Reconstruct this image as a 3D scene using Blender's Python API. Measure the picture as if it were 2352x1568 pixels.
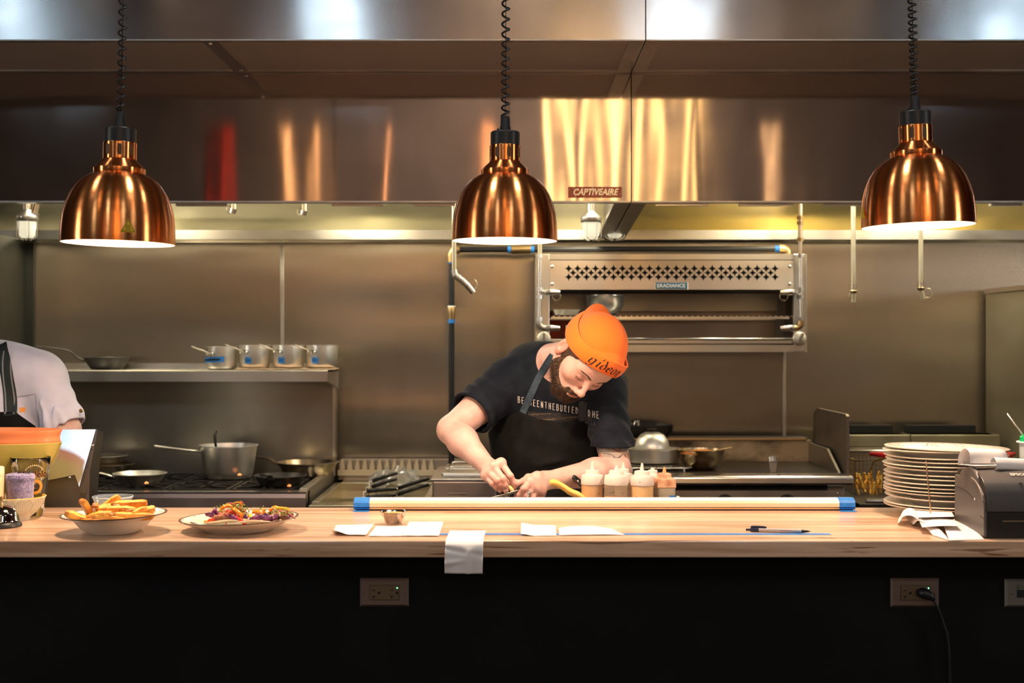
import bpy, bmesh, math, random
import numpy as np
from mathutils import Vector, Matrix, Euler
from mathutils.bvhtree import BVHTree
random.seed(7); np.random.seed(7)
for o in list(bpy.data.objects): bpy.data.objects.remove(o)
S = bpy.context.scene
COL = S.collection
PI = math.pi

# ---------------------------------------------------------------- camera, world, exposure
FPX, ZC, ZT = 3050.0, 1.52, 1.07
cam_d = bpy.data.cameras.new('camera'); cam = bpy.data.objects.new('camera', cam_d); COL.objects.link(cam)
cam.location = (0, 0, ZC); cam.rotation_euler = (PI/2, 0, 0)
cam_d.sensor_width = 36; cam_d.lens = 36*FPX/2352; cam_d.clip_end = 60
cam_d.dof.use_dof = True; cam_d.dof.focus_distance = 3.62; cam_d.dof.aperture_fstop = 4.5
S.camera = cam
w = bpy.data.worlds.new('world'); S.world = w; w.use_nodes = True
w.node_tree.nodes['Background'].inputs[0].default_value = (.62, .56, .50, 1)
w.node_tree.nodes['Background'].inputs[1].default_value = .05
S.view_settings.view_transform = 'Standard'; S.view_settings.look = 'None'
S.view_settings.exposure = 0.0; S.view_settings.gamma = 1; S.view_settings.use_curve_mapping = False
S.cycles.max_bounces = 8; S.cycles.glossy_bounces = 5; S.cycles.transmission_bounces = 8
S.cycles.sample_clamp_indirect = 6; S.cycles.caustics_refractive = False; S.cycles.blur_glossy = .5

HEAT_W, HOOD_W, COOL_E, PREP_W, AMBER_E, DINING_W = 36, 28, 28, 32, 5.0, 5

def W(px, py, D):                      # a point of the photograph at depth D, in metres
    return Vector(((px-1176)/FPX*D, D, ZC-(py-784)/FPX*D))
def ct(px, py):                        # a point of the counter top seen at that pixel
    D = (ZC-ZT)*FPX/(py-784); return Vector(((px-1176)/FPX*D, D, ZT))

# ---------------------------------------------------------------- materials
MATS = {}
def _n(nt, t, **k):
    n = nt.nodes.new(t)
    for a, v in k.items(): setattr(n, a, v)
    return n
def mat(name, col, rough=.5, metal=0, col2=None, scale=(8, 8, 8), detail=3, contrast=(.35, .65), bump=0, bscale=60, bstretch=(1, 1, 1),
        aniso=0, tang=None, emit=None, estr=0, trans=0, ior=1.45, coat=0, sss=0, alpha=1, attr=None, wave=None, sheen=0, rvar=0, spec=.5):
    if name in MATS: return MATS[name]
    if metal and rough < .275 < rough+rvar: rough, rvar = (rough, .27-rough) if rough < .255 else (.28, rvar)
    m = bpy.data.materials.new(name); m.use_nodes = True; nt = m.node_tree; b = nt.nodes['Principled BSDF']
    I = b.inputs; L = nt.links.new
    I['Base Color'].default_value = (*col, 1); I['Roughness'].default_value = rough; I['Metallic'].default_value = metal
    I['IOR'].default_value = ior; I['Transmission Weight'].default_value = trans; I['Coat Weight'].default_value = coat
    I['Alpha'].default_value = alpha; I['Sheen Weight'].default_value = sheen; I['Specular IOR Level'].default_value = spec
    I['Coat Roughness'].default_value = .08
    if sss:
        I['Subsurface Weight'].default_value = sss; I['Subsurface Radius'].default_value = (.012, .004, .002); I['Subsurface Scale'].default_value = 1
    tc = _n(nt, 'ShaderNodeTexCoord')
    def noise(sc, st, det):
        mp = _n(nt, 'ShaderNodeMapping'); mp.inputs['Scale'].default_value = st; L(tc.outputs['Object'], mp.inputs[0])
        nz = _n(nt, 'ShaderNodeTexNoise'); nz.inputs['Scale'].default_value = sc; nz.inputs['Detail'].default_value = det
        L(mp.outputs[0], nz.inputs['Vector']); return nz
    if col2 is not None or rvar:
        nz = noise(1, scale, detail)
        mr = _n(nt, 'ShaderNodeMapRange'); mr.inputs[1].default_value = contrast[0]; mr.inputs[2].default_value = contrast[1]
        L(nz.outputs[0], mr.inputs[0])
        if col2 is not None:
            mx = _n(nt, 'ShaderNodeMix', data_type='RGBA'); mx.inputs[6].default_value = (*col, 1); mx.inputs[7].default_value = (*col2, 1)
            L(mr.outputs[0], mx.inputs[0]); L(mx.outputs[2], I['Base Color'])
        if rvar:
            r2 = _n(nt, 'ShaderNodeMapRange'); r2.inputs[3].default_value = rough; r2.inputs[4].default_value = rough+rvar
            L(mr.outputs[0], r2.inputs[0]); L(r2.outputs[0], I['Roughness'])
    if attr:
        at = _n(nt, 'ShaderNodeVertexColor', layer_name=attr); mx = _n(nt, 'ShaderNodeMix', data_type='RGBA', blend_type='MULTIPLY')
        mx.inputs[0].default_value = 1; src = I['Base Color'].links[0].from_socket if I['Base Color'].links else None
        if src: L(src, mx.inputs[6])
        else: mx.inputs[6].default_value = (*col, 1)
        L(at.outputs[0], mx.inputs[7]); L(mx.outputs[2], I['Base Color'])
    hsock = None
    if bump:
        nb = noise(bscale, bstretch, 3); hsock = nb.outputs[0]
        bp = _n(nt, 'ShaderNodeBump'); bp.inputs['Strength'].default_value = 1; bp.inputs['Distance'].default_value = bump
        L(hsock, bp.inputs['Height']); L(bp.outputs[0], I['Normal']); last = bp
    if wave:                            # (scale vector, noise scale, distance): slow dents of sheet metal, or ribs from UV
        st, sc, dist = wave
        nb = noise(sc, st, 1.5); bp2 = _n(nt, 'ShaderNodeBump'); bp2.inputs['Strength'].default_value = 1; bp2.inputs['Distance'].default_value = dist
        if 'Filter Width' in bp2.inputs: bp2.inputs['Filter Width'].default_value = 4.0
        L(nb.outputs[0], bp2.inputs['Height'])
        if bump: L(bp2.outputs[0], bp.inputs['Normal'])
        else: L(bp2.outputs[0], I['Normal'])
    if aniso:
        I['Anisotropic'].default_value = aniso
        if tang:
            cv = _n(nt, 'ShaderNodeCombineXYZ')
            for i in range(3): cv.inputs[i].default_value = tang[i]
            L(cv.outputs[0], I['Tangent'])
    if emit: I['Emission Color'].default_value = (*emit, 1); I['Emission Strength'].default_value = estr
    MATS[name] = m; return m

STEEL = (.50, .48, .45)
m_hood = mat('hood_steel', (.54, .48, .44), .05, 1, aniso=.5, tang=(0, 0, 1), wave=((1.8, 1, .35), 2.0, .0026), rvar=.02, scale=(2, 2, 5))
m_plen = mat('plenum_steel', (.55, .53, .52), .17, 1, aniso=.6, tang=(0, 0, 1), wave=((1.5, 1, .5), 2.0, .003), rvar=.05, scale=(2, 2, 4))
m_wall = mat('wall_steel', (.60, .54, .45), .19, .94, aniso=.93, tang=(1, 0, 0), wave=((.4, 1, 1.4), 1.8, .009), rvar=.06, col2=(.42, .36, .28), contrast=(.34, .70), scale=(1.1, 3, 2.2), detail=2)
m_steel = mat('brushed_steel', (.64, .61, .56), .27, 1, detail=1, rvar=.1, scale=(6, 6, 9), bump=.00008, bscale=30, bstretch=(1, 1, 14))
m_steel_d = mat('worn_steel', (.36, .33, .29), .36, 1, detail=1, rvar=.12, scale=(5, 5, 8))
m_bright = mat('bright_steel', (.80, .78, .72), .22, 1, detail=1, rvar=.08, scale=(6, 6, 6))
m_mirror = mat('polished_steel', (.75, .74, .72), .1, 1, rvar=.06, scale=(9, 9, 9))
m_alu = mat('aluminium', (.80, .77, .70), .32, 1, rvar=.14, scale=(14, 14, 3), aniso=.4)
m_copper = mat('copper', (.96, .35, .11), .24, 1, aniso=.92, tang=(0, 0, 1))
m_lampin = mat('lamp_lining', (.95, .85, .70), .45, 0)
m_black = mat('black_plastic', (.012, .012, .013), .38)
m_rubber = mat('black_cord', (.014, .015, .017), .35)
m_iron = mat('cast_iron', (.018, .017, .016), .42, .3, col2=(.04, .034, .03), scale=(20, 20, 20))
m_dark = mat('dark_void', (.006, .006, .006), .8)
m_gold = mat('seasoned_steel', (.50, .36, .20), .3, 1, col2=(.62, .55, .44), scale=(9, 9, 9))
m_brass = mat('brass', (.55, .38, .18), .35, 1)
m_pipe = mat('black_pipe', (.018, .018, .02), .3, .2)
m_tape = mat('blue_tape', (.02, .20, .62), .55, col2=(.015, .16, .52), scale=(60, 60, 60))
m_ink = mat('black_ink', (.01, .01, .02), .5)
m_white = mat('white_print', (.85, .85, .83), .5)
m_paper = mat('receipt_paper', (.86, .82, .79), .75, col2=(.80, .77, .75), scale=(30, 30, 30), bump=.0006, bscale=14)
m_china = mat('china', (.84, .78, .68), .22, col2=(.80, .74, .64), scale=(12, 12, 12), coat=.3)
m_band = mat('brown_band', (.10, .045, .025), .25, coat=.3)
m_pan = mat('painted_panel', (.006, .006, .0062), .8, col2=(.008, .008, .0082), scale=(6, 6, 6), spec=.12)
m_plate = mat('outlet_plate', (.16, .11, .09), .42, .2)
m_recep = mat('outlet_face', (.13, .085, .045), .5)
m_led = mat('green_led', (.1, .9, .4), .3, emit=(.1, 1, .35), estr=14)
m_floor = mat('floor_tile', (.05, .022, .016), .45, col2=(.035, .018, .014), scale=(7, 7, 7))
m_drywall = mat('dark_paint', (.17, .13, .105), .8, col2=(.13, .10, .08), scale=(2, 2, 2))
m_redwall = mat('red_paint', (.12, .02, .015), .7, col2=(.09, .016, .013), scale=(2, 2, 2))
m_ceil = mat('ceiling_paint', (.10, .085, .075), .9, col2=(.08, .07, .06), scale=(3, 3, 3))
m_wall_d = mat('dark_side_panel', (.035, .037, .03), .35, .6, rvar=.2, scale=(2, 2, 2))

def wood():
    m = bpy.data.materials.new('counter_laminate'); m.use_nodes = True; nt = m.node_tree; b = nt.nodes['Principled BSDF']; L = nt.links.new
    tc = _n(nt, 'ShaderNodeTexCoord')
    def nz(st, det, dist=0):
        mp = _n(nt, 'ShaderNodeMapping'); mp.inputs['Scale'].default_value = st; L(tc.outputs['Object'], mp.inputs[0])
        n = _n(nt, 'ShaderNodeTexNoise'); n.inputs['Scale'].default_value = 1; n.inputs['Detail'].default_value = det; n.inputs['Distortion'].default_value = dist
        L(mp.outputs[0], n.inputs[0]); return n.outputs[0]
    def ramp(s, pts):
        r = _n(nt, 'ShaderNodeValToRGB'); L(s, r.inputs[0]); e = r.color_ramp.elements
        while len(e) < len(pts): e.new(.5)
        for k, (p, c) in enumerate(pts): e[k].position = p; e[k].color = (*c, 1)
        return r.outputs[0]
    base = ramp(nz((1.6, 26, 40), 6, .6), [(.28, (.42, .25, .14)), (.46, (.64, .43, .285)), (.60, (.78, .565, .41)), (.78, (.56, .36, .225))])
    streak = ramp(nz((2.2, 42, 60), 5, 1.4), [(.0, (.16, .075, .035)), (.30, (.28, .15, .08)), (.36, (1, 1, 1)), (1, (1, 1, 1))])
    plank = ramp(nz((.55, 7.5, 9), 1), [(.35, (.80, .78, .76)), (.65, (1.08, 1.04, 1.0))])
    a = _n(nt, 'ShaderNodeMix', data_type='RGBA', blend_type='MULTIPLY'); a.inputs[0].default_value = .8; L(base, a.inputs[6]); L(streak, a.inputs[7])
    c = _n(nt, 'ShaderNodeMix', data_type='RGBA', blend_type='MULTIPLY'); c.inputs[0].default_value = .8; L(a.outputs[2], c.inputs[6]); L(plank, c.inputs[7])
    L(c.outputs[2], b.inputs['Base Color']); b.inputs['Roughness'].default_value = .2; b.inputs['Specular IOR Level'].default_value = .6
    return m
m_wood = wood()

# ---------------------------------------------------------------- object helpers
def tag(o, label=None, cat=None, group=None, kind=None):
    if label: o['label'] = label
    if cat: o['category'] = cat
    if group: o['group'] = group
    if kind: o['kind'] = kind
    return o
def thing(name, label, cat, loc=(0, 0, 0), rotz=0, group=None):
    o = bpy.data.objects.new(name, None); COL.objects.link(o); o.location = loc; o.rotation_euler = (0, 0, rotz); o.empty_display_size = .05
    return tag(o, label, cat, group)
def root_loc(p):
    while p is not None and p.parent is not None: p = p.parent
    return p.location.copy() if p is not None else Vector((0, 0, 0))
def obj(name, bm, m, parent=None, smooth=False, bevel=0, sub=0, world=True, label=None, solid=0, origin=None, seg=2, auto=None):
    """links one mesh object; coordinates are world metres, made local to the thing's base (world=False: already local)"""
    me = bpy.data.meshes.new(name)
    if isinstance(bm, tuple):
        me.from_pydata([tuple(v) for v in bm[0]], [], [tuple(f) for f in bm[1]])
    else:
        bmesh.ops.recalc_face_normals(bm, faces=bm.faces[:]); bm.to_mesh(me); bm.free()
    if parent is not None and world: me.transform(Matrix.Translation(-root_loc(parent)))
    if parent is None:
        if origin is None:
            if len(me.vertices):
                co = np.empty(len(me.vertices)*3); me.vertices.foreach_get('co', co); co = co.reshape(-1, 3)
                lo, hi = co.min(0), co.max(0); origin = ((lo[0]+hi[0])/2, (lo[1]+hi[1])/2, lo[2])
            else: origin = (0, 0, 0)
        me.transform(Matrix.Translation(-Vector(origin)))
    o = bpy.data.objects.new(name, me); COL.objects.link(o)
    for mm in (m if isinstance(m, (list, tuple)) else [m]): me.materials.append(mm)
    if parent is not None: o.parent = parent
    else: o.location = origin
    if smooth:
        me.polygons.foreach_set('use_smooth', [True]*len(me.polygons))
        if auto: 
            try: me.set_sharp_from_angle(angle=math.radians(auto))
            except Exception: pass
    if solid:
        md = o.modifiers.new('solid', 'SOLIDIFY'); md.thickness = solid; md.offset = 0
    if bevel:
        md = o.modifiers.new('bevel', 'BEVEL'); md.width = bevel; md.segments = seg; md.limit_method = 'ANGLE'; md.angle_limit = math.radians(40)
    if sub:
        md = o.modifiers.new('sub', 'SUBSURF'); md.levels = sub; md.render_levels = sub
    if label: o['label'] = label
    return o
def struct(name, bm, m, **k):
    o = obj(name, bm, m, **k); o['kind'] = 'structure'; return o
def dup(root, loc=None, rot=None, label=None, group=None):
    def cp(o, par):
        c = o.copy(); COL.objects.link(c); c.parent = par
        for ch in [x for x in o.children]: cp(ch, c)
        return c
    r = cp(root, None)
    if loc is not None: r.location = loc
    if rot is not None: r.rotation_euler = rot
    if label: r['label'] = label
    if group: r['group'] = group
    return r

def NB(): return bmesh.new()
def box(bm, c, s, R=None, mi=0):
    vs = []
    for x in (-1, 1):
        for y in (-1, 1):
            for z in (-1, 1):
                v = Vector((x*s[0]/2, y*s[1]/2, z*s[2]/2))
                if R is not None: v = R @ v
                vs.append(bm.verts.new(Vector(c)+v))
    for f in ((0, 1, 3, 2), (4, 6, 7, 5), (0, 4, 5, 1), (2, 3, 7, 6), (0, 2, 6, 4), (1, 5, 7, 3)):
        bm.faces.new([vs[i] for i in f]).material_index = mi
    return bm
def bx(x0, x1, y0, y1, z0, z1, bm=None):
    return box(bm or NB(), ((x0+x1)/2, (y0+y1)/2, (z0+z1)/2), (abs(x1-x0), abs(y1-y0), abs(z1-z0)))
def frame_of(d):
    d = Vector(d).normalized(); a = Vector((0, 0, 1)) if abs(d.z) < .95 else Vector((1, 0, 0))
    u = d.cross(a).normalized(); return u, d.cross(u).normalized()
def tube(bm, pts, r, n=10, caps=True, close=False, flat=1.0):
    pts = [Vector(p) for p in pts]; N = len(pts); rr = r if isinstance(r, (list, tuple)) else [r]*N
    rings = []; u = None
    for i, p in enumerate(pts):
        if close: d = pts[(i+1) % N]-pts[i-1]
        else: d = pts[min(i+1, N-1)]-pts[max(i-1, 0)]
        if d.length < 1e-9: d = Vector((0, 0, 1))
        d.normalize()
        if u is None: u, v = frame_of(d)
        else:
            u = (u-d*u.dot(d)); u = u.normalized() if u.length > 1e-6 else frame_of(d)[0]; v = d.cross(u).normalized()
        rings.append([bm.verts.new(p+(u*math.cos(2*PI*k/n)+v*math.sin(2*PI*k/n)*flat)*rr[i]) for k in range(n)])
    for i in range(N if close else N-1):
        a, b = rings[i], rings[(i+1) % N]
        for k in range(n): bm.faces.new((a[k], a[(k+1) % n], b[(k+1) % n], b[k]))
    if caps and not close:
        bm.faces.new(rings[0][::-1]); bm.faces.new(rings[-1])
    return bm
def cyl(bm, p0, p1, r0, r1=None, n=20): return tube(bm, [p0, p1], [r0, r1 if r1 is not None else r0], n)
def lathe(bm, prof, n=40, c=(0, 0, 0), R=None, mis=None, closed=False, wob=None):
    c = Vector(c); rings = []
    for (r, z) in prof:
        ring = []
        if abs(r) < 1e-6: 
            v = Vector((0, 0, z)); v = R @ v if R is not None else v; ring = [bm.verts.new(c+v)]
        else:
            for k in range(n):
                a = 2*PI*k/n; q = r*(1+(wob(a, z) if wob else 0)); v = Vector((q*math.cos(a), q*math.sin(a), z)); v = R @ v if R is not None else v
                ring.append(bm.verts.new(c+v))
        rings.append(ring)
    m = len(rings)
    for i in range(m if closed else m-1):
        a, b = rings[i], rings[(i+1) % m]; mi = mis[i] if mis else 0
        for k in range(n):
            k2 = (k+1) % n
            if len(a) == 1 and len(b) == 1: continue
            if len(a) == 1: f = (a[0], b[k], b[k2])
            elif len(b) == 1: f = (a[k], a[k2], b[0])
            else: f = (a[k], a[k2], b[k2], b[k])
            bm.faces.new(f).material_index = mi
    return bm
def prism(bm, poly, axis, a0, a1):
    """poly: 2-D outline; axis 'x' -> (y,z), 'y' -> (x,z), 'z' -> (x,y)"""
    def P(p, a): return {'x': (a, p[0], p[1]), 'y': (p[0], a, p[1]), 'z': (p[0], p[1], a)}[axis]
    A = [bm.verts.new(P(p, a0)) for p in poly]; B = [bm.verts.new(P(p, a1)) for p in poly]; n = len(poly)
    bm.faces.new(A[::-1]); bm.faces.new(B)
    for i in range(n): bm.faces.new((A[i], A[(i+1) % n], B[(i+1) % n], B[i]))
    return bm
def grid(bm, f, nu, nv, mi=0):
    V = [[bm.verts.new(f(i/nu, j/nv)) for j in range(nv+1)] for i in range(nu+1)]
    for i in range(nu):
        for j in range(nv): bm.faces.new((V[i][j], V[i+1][j], V[i+1][j+1], V[i][j+1])).material_index = mi
    return bm
def rotx(a): return Matrix.Rotation(a, 3, 'X')
def roty(a): return Matrix.Rotation(a, 3, 'Y')
def rotz(a): return Matrix.Rotation(a, 3, 'Z')
def aim(d, spin=0):
    """rotation taking +Z to d"""
    return Vector((0, 0, 1)).rotation_difference(Vector(d)).to_matrix() @ rotz(spin)
def bez(p, n=12):
    out = []; p = [Vector(q) for q in p]
    P = [p[0]*2-p[1]]+p+[p[-1]*2-p[-2]]
    for i in range(1, len(P)-2):
        for k in range(n):
            t = k/n; a, b, c, d = P[i-1], P[i], P[i+1], P[i+2]
            out.append(.5*((2*b)+(c-a)*t+(2*a-5*b+4*c-d)*t*t+(3*b-a-3*c+d)*t**3))
    out.append(p[-1]); return out
def sm(a, b, x):
    t = min(1, max(0, (x-a)/(b-a))); return t*t*(3-2*t)

def text2d(s, size, font=None, spacing=1, sx=1, shear=0, thick=0):
    """flat lettering as (verts2d, faces), centred on the origin"""
    cu = bpy.data.curves.new('t', 'FONT'); cu.body = s; cu.size = size; cu.align_x = 'CENTER'; cu.align_y = 'CENTER'; cu.space_character = spacing
    cu.resolution_u = 3; cu.shear = shear; cu.offset = thick
    o = bpy.data.objects.new('t', cu); COL.objects.link(o)
    dg = bpy.context.evaluated_depsgraph_get(); dg.update(); ev = o.evaluated_get(dg); me = ev.to_mesh()
    v = [(p.co.x*sx, p.co.y) for p in me.vertices]; f = [tuple(q.vertices) for q in me.polygons]
    ev.to_mesh_clear(); bpy.data.objects.remove(o); bpy.data.curves.remove(cu)
    return v, f
def place2d(t, fn, bm=None):
    bm = bm or NB(); V = [bm.verts.new(fn(x, y)) for x, y in t[0]]
    for f in t[1]:
        try: bm.faces.new([V[i] for i in f])
        except ValueError: pass
    return bm
def strokes2d(polys, wd, ang=None):
    """pen strokes as flat quads; ang = broad-nib angle"""
    V, F = [], []
    for pl in polys:
        for i in range(len(pl)-1):
            (x0, y0), (x1, y1) = pl[i], pl[i+1]
            if ang is None:
                L = math.hypot(x1-x0, y1-y0) or 1; nx, ny = -(y1-y0)/L*wd/2, (x1-x0)/L*wd/2; ex, ey = (x1-x0)/L*wd*.3, (y1-y0)/L*wd*.3
            else: nx, ny = math.cos(ang)*wd/2, math.sin(ang)*wd/2; ex = ey = 0
            k = len(V); V += [(x0-nx-ex, y0-ny-ey), (x1-nx+ex, y1-ny+ey), (x1+nx+ex, y1+ny+ey), (x0+nx-ex, y0+ny-ey)]; F.append((k, k+1, k+2, k+3))
    return V, F

# ---------------------------------------------------------------- implicit surfaces for bodies and cloth
def nrm(a): return np.sqrt((a*a).sum(-1))
def smin(a, b, k):
    h = np.clip(.5+.5*(b-a)/k, 0, 1); return b*(1-h)+a*h-k*h*(1-h)
def smax(a, b, k): return -smin(-a, -b, k)
def cap(p, a, b, ra, rb=None):
    rb = ra if rb is None else rb; a = np.array(a, float); b = np.array(b, float); ba = b-a; pa = p-a
    h = np.clip((pa@ba)/(ba@ba), 0, 1); return nrm(pa-h[:, None]*ba)-(ra+(rb-ra)*h)
def ell(p, c, r, R=None):
    q = p-np.array(c, float)
    if R is not None: q = q@R
    r = np.array(r, float); k0 = nrm(q/r); k1 = nrm(q/(r*r)); return k0*(k0-1)/np.maximum(k1, 1e-9)
def surf(f, lo, hi, vox, block=8):
    lo = np.array(lo, float); hi = np.array(hi, float)
    nb = np.ceil((hi-lo)/(vox*block)).astype(int); n = nb*block+1
    G = np.full(n, 1.0, np.float32)
    bi = np.stack(np.meshgrid(*[np.arange(k) for k in nb], indexing='ij'), -1).reshape(-1, 3)
    cen = lo+(bi+.5)*block*vox; dc = f(cen); rad = block*vox*.5*1.7321*1.35+.004
    act = bi[np.abs(dc) < rad]; ins = bi[dc <= -rad]
    for b in ins: G[b[0]*block:(b[0]+1)*block+1, b[1]*block:(b[1]+1)*block+1, b[2]*block:(b[2]+1)*block+1] = -1
    loc = np.stack(np.meshgrid(*[np.arange(block+1)]*3, indexing='ij'), -1).reshape(-1, 3)
    CH = 600
    for i in range(0, len(act), CH):
        A = act[i:i+CH]; idx = (A[:, None, :]*block+loc[None]).reshape(-1, 3)
        G[idx[:, 0], idx[:, 1], idx[:, 2]] = f(lo+idx*vox)
    ng = G < 0
    c = np.zeros(np.array(G.shape)-1, np.int8)
    for dx in (0, 1):
        for dy in (0, 1):
            for dz in (0, 1): c += ng[dx:n[0]-1+dx, dy:n[1]-1+dy, dz:n[2]-1+dz]
    cells = np.argwhere((c > 0) & (c < 8)); ID = np.full(c.shape, -1, np.int32); ID[tuple(cells.T)] = np.arange(len(cells))
    acc = np.zeros((len(cells), 3)); cnt = np.zeros(len(cells))
    corners = [(a, b, d) for a in (0, 1) for b in (0, 1) for d in (0, 1)]
    for a in corners:
        for ax in range(3):
            if a[ax]: continue
            b = list(a); b[ax] = 1; ia = cells+np.array(a); ib = cells+np.array(b)
            va = G[tuple(ia.T)]; vb = G[tuple(ib.T)]; m = (va < 0) != (vb < 0)
            t = np.where(m, va/np.where(m, va-vb, 1), 0); pt = np.array(a)[None]*1.0+np.zeros((len(cells), 3)); pt[:, ax] = t
            acc[m] += pt[m]; cnt[m] += 1
    V = lo+(cells+acc/cnt[:, None])*vox
    g = np.stack([(f(V+e)-f(V-e)) for e in np.eye(3)*vox*.4], -1)/(vox*.8); gl = (g*g).sum(-1)
    V = V-g*(np.clip(f(V), -vox, vox)/np.maximum(gl, .2))[:, None]*.8
    F = []
    for ax in range(3):
        sh = [slice(None)]*3; s1 = list(sh); s0 = list(sh); s0[ax] = slice(0, -1); s1[ax] = slice(1, None)
        a = ng[tuple(s0)]; b = ng[tuple(s1)]; E = np.argwhere(a != b)
        o1, o2 = [k for k in range(3) if k != ax]
        ok = (E[:, o1] > 0) & (E[:, o2] > 0) & (E[:, o1] < c.shape[o1]) & (E[:, o2] < c.shape[o2]); E = E[ok]
        d1 = np.zeros(3, int); d1[o1] = 1; d2 = np.zeros(3, int); d2[o2] = 1
        q = np.stack([ID[tuple((E-d1-d2).T)], ID[tuple((E-d2).T)], ID[tuple(E.T)], ID[tuple((E-d1).T)]], -1)
        fl = a[tuple(E.T)]
        if ax == 1: fl = ~fl
        q[~fl] = q[~fl][:, ::-1]; F.append(q[(q >= 0).all(1)])
    return V, np.concatenate(F)
def surf_obj(name, VF, m, parent, colf=None):
    V, F = VF; me = bpy.data.meshes.new(name); off = np.array(root_loc(parent)) if parent is not None else 0
    me.vertices.add(len(V)); me.vertices.foreach_set('co', (V-off).ravel())
    me.loops.add(len(F)*4); me.loops.foreach_set('vertex_index', F.ravel().astype(np.int32))
    me.polygons.add(len(F)); me.polygons.foreach_set('loop_start', np.arange(len(F), dtype=np.int32)*4)
    me.polygons.foreach_set('use_smooth', np.ones(len(F), bool)); me.update(calc_edges=True); me.validate()
    if colf is not None:
        ca = me.color_attributes.new('Col', 'FLOAT_COLOR', 'POINT'); c = np.ones((len(V), 4)); c[:, :3] = colf(V)
        ca.data.foreach_set('color', c.ravel())
    me.materials.append(m); o = bpy.data.objects.new(name, me); COL.objects.link(o)
    if parent is not None: o.parent = parent
    return o
def bvh_of(VF): return BVHTree.FromPolygons([tuple(v) for v in VF[0]], [tuple(int(i) for i in f) for f in VF[1]])
def hit(bvhs, x, z, off=.001, y0=3.0, d=(0, 1, 0)):
    best = None
    for b in bvhs:
        r = b.ray_cast(Vector((x, y0, z)), Vector(d))
        if r[0] is not None and (best is None or r[3] < best[1]): best = (r[0]-Vector(d)*off, r[3])
    return best[0] if best else None
def sinn(p, s, seed=0.0):
    x, y, z = p[:, 0]*s+seed, p[:, 1]*s+seed*1.7, p[:, 2]*s-seed
    return (np.sin(x+1.3*np.sin(y*1.1+.7))*np.sin(y*1.2+1.1*np.sin(z*.9+2))+np.sin(z*1.3+1.2*np.sin(x*.8+1)))*.5

# ================================================================ THE ROOM
YB = 6.3; XL = -2.295; ZCEIL = 5.3
struct('floor', bx(-6, 6, -5.2, YB+.1, -.05, 0), m_floor)
struct('ceiling', bx(-6, 6, -5.2, YB+.1, ZCEIL, ZCEIL+.08), m_ceil)
struct('wall_back', bx(-6, 6, YB, YB+.1, 0, ZCEIL), m_wall)
struct('wall_left', bx(-6.1, -6, -5.2, YB, 0, ZCEIL), m_drywall)
struct('wall_right', bx(6, 6.1, -5.2, YB, 0, ZCEIL), m_redwall)
struct('wall_front', bx(-6, 6, -5.3, -5.2, 0, ZCEIL), m_drywall)
struct('wall_kitchen_left', bx(XL-.08, XL, 4.9, YB, 0, 2.0), m_wall_d)
struct('wall_counter', bx(-4, 4, 3.1, 3.22, 0, ZT-.038), m_pan)
# the steel lining of the back wall: joint strips and the sill under the hood
for i, (px, y0, y1) in enumerate(((648, 560, 1075), (1801, 808, 1040))):
    a, b = W(px-4, y1, YB), W(px+4, y0, YB)
    struct('trim_%d' % (i+1), bx(a.x, b.x, YB-.006, YB, a.z, b.z), m_steel, bevel=.002)
struct('trim_3', prism(NB(), [(YB-.07, 2.012), (YB-.07, 1.996), (YB-.05, 1.985), (YB-.002, 1.985), (YB-.002, 2.03)], 'x', XL, 2.9), m_bright)
struct('trim_4', bx(XL, XL+.035, YB-.03, YB-.002, 0, 1.985), m_wall_d)
struct('trim_5', bx(XL-.002, XL+.012, 5.70, 5.78, 0, 1.99), m_steel)

# ---------------------------------------------------------------- exhaust hoods and their supply plenums
YH, ZH0, ZH1, YP = 5.1, 2.06, 2.555, 4.55
XS = .456
def hood(label, x0, x1, strap=None):
    t = thing('exhaust_hood', label, 'exhaust hood', (x0, YH, ZH0), group=None)
    m = NB(); bx(x0, x1, YH, YH+.02, ZH0, ZH1, m); bx(x0, x1, YH+.02, YB-.25, ZH1-.02, ZH1, m)
    obj('canopy', m, m_hood, t)
    m = NB(); prism(m, [(YH, ZH0), (YH, ZH0-.006), (YH+.05, ZH0-.006), (YH+.05, ZH0+.012), (YH+.046, ZH0+.012), (YH+.046, ZH0)], 'x', x0, x1)
    obj('front_lip', m, m_steel, t)
    for s, x in ((0, x0), (1, x1)):
        xa, xb = (x+.0005, x+.03) if s == 0 else (x-.03, x-.0005)
        m = NB(); prism(m, [(YH+.02, ZH0), (YB-.08, 1.995), (YB-.08, ZH1), (YH+.02, ZH1-.02)], 'x', xa, xb)
        prism(m, [(YH+.02, ZH0-.004), (YB-.08, 1.99), (YB-.08, 2.005), (YH+.02, ZH0+.012)], 'x', xa-(0 if s == 0 else .03), xb+(.03 if s == 0 else 0))
        obj('end_panel', m, m_steel_d, t)
    obj('baffle_panel', prism(NB(), [(YB-.075, 2.03), (YB-.09, 2.03), (YB-.52, ZH1-.02), (YB-.5, ZH1-.02)], 'x', x0+.03, x1-.03), mat('greasy_steel' if x0 > 0 else 'filmy_steel', (.58, .50, .27) if x0 > 0 else (.42, .40, .30), .33, 1, col2=(.55, .43, .14) if x0 > 0 else (.48, .45, .34), scale=(2.5, 2, 6), rvar=.2, wave=((1, 1, 1), 2, .01)), t)
    obj('grease_trough', prism(NB(), [(YB-.072, 2.035), (YB-.16, 2.035), (YB-.16, 1.992), (YB-.15, 1.992), (YB-.15, 2.015), (YB-.072, 2.015)], 'x', x0+.03, x1-.03), m_bright, t)
    return t
hood_l = hood('wide stainless steel exhaust hood with the red maker sticker at its lower corner', -3.6, XS)
hood_r = hood('stainless steel exhaust hood over the broiler and fryer, next to the sticker hood', XS+.004, 3.4)
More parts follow.
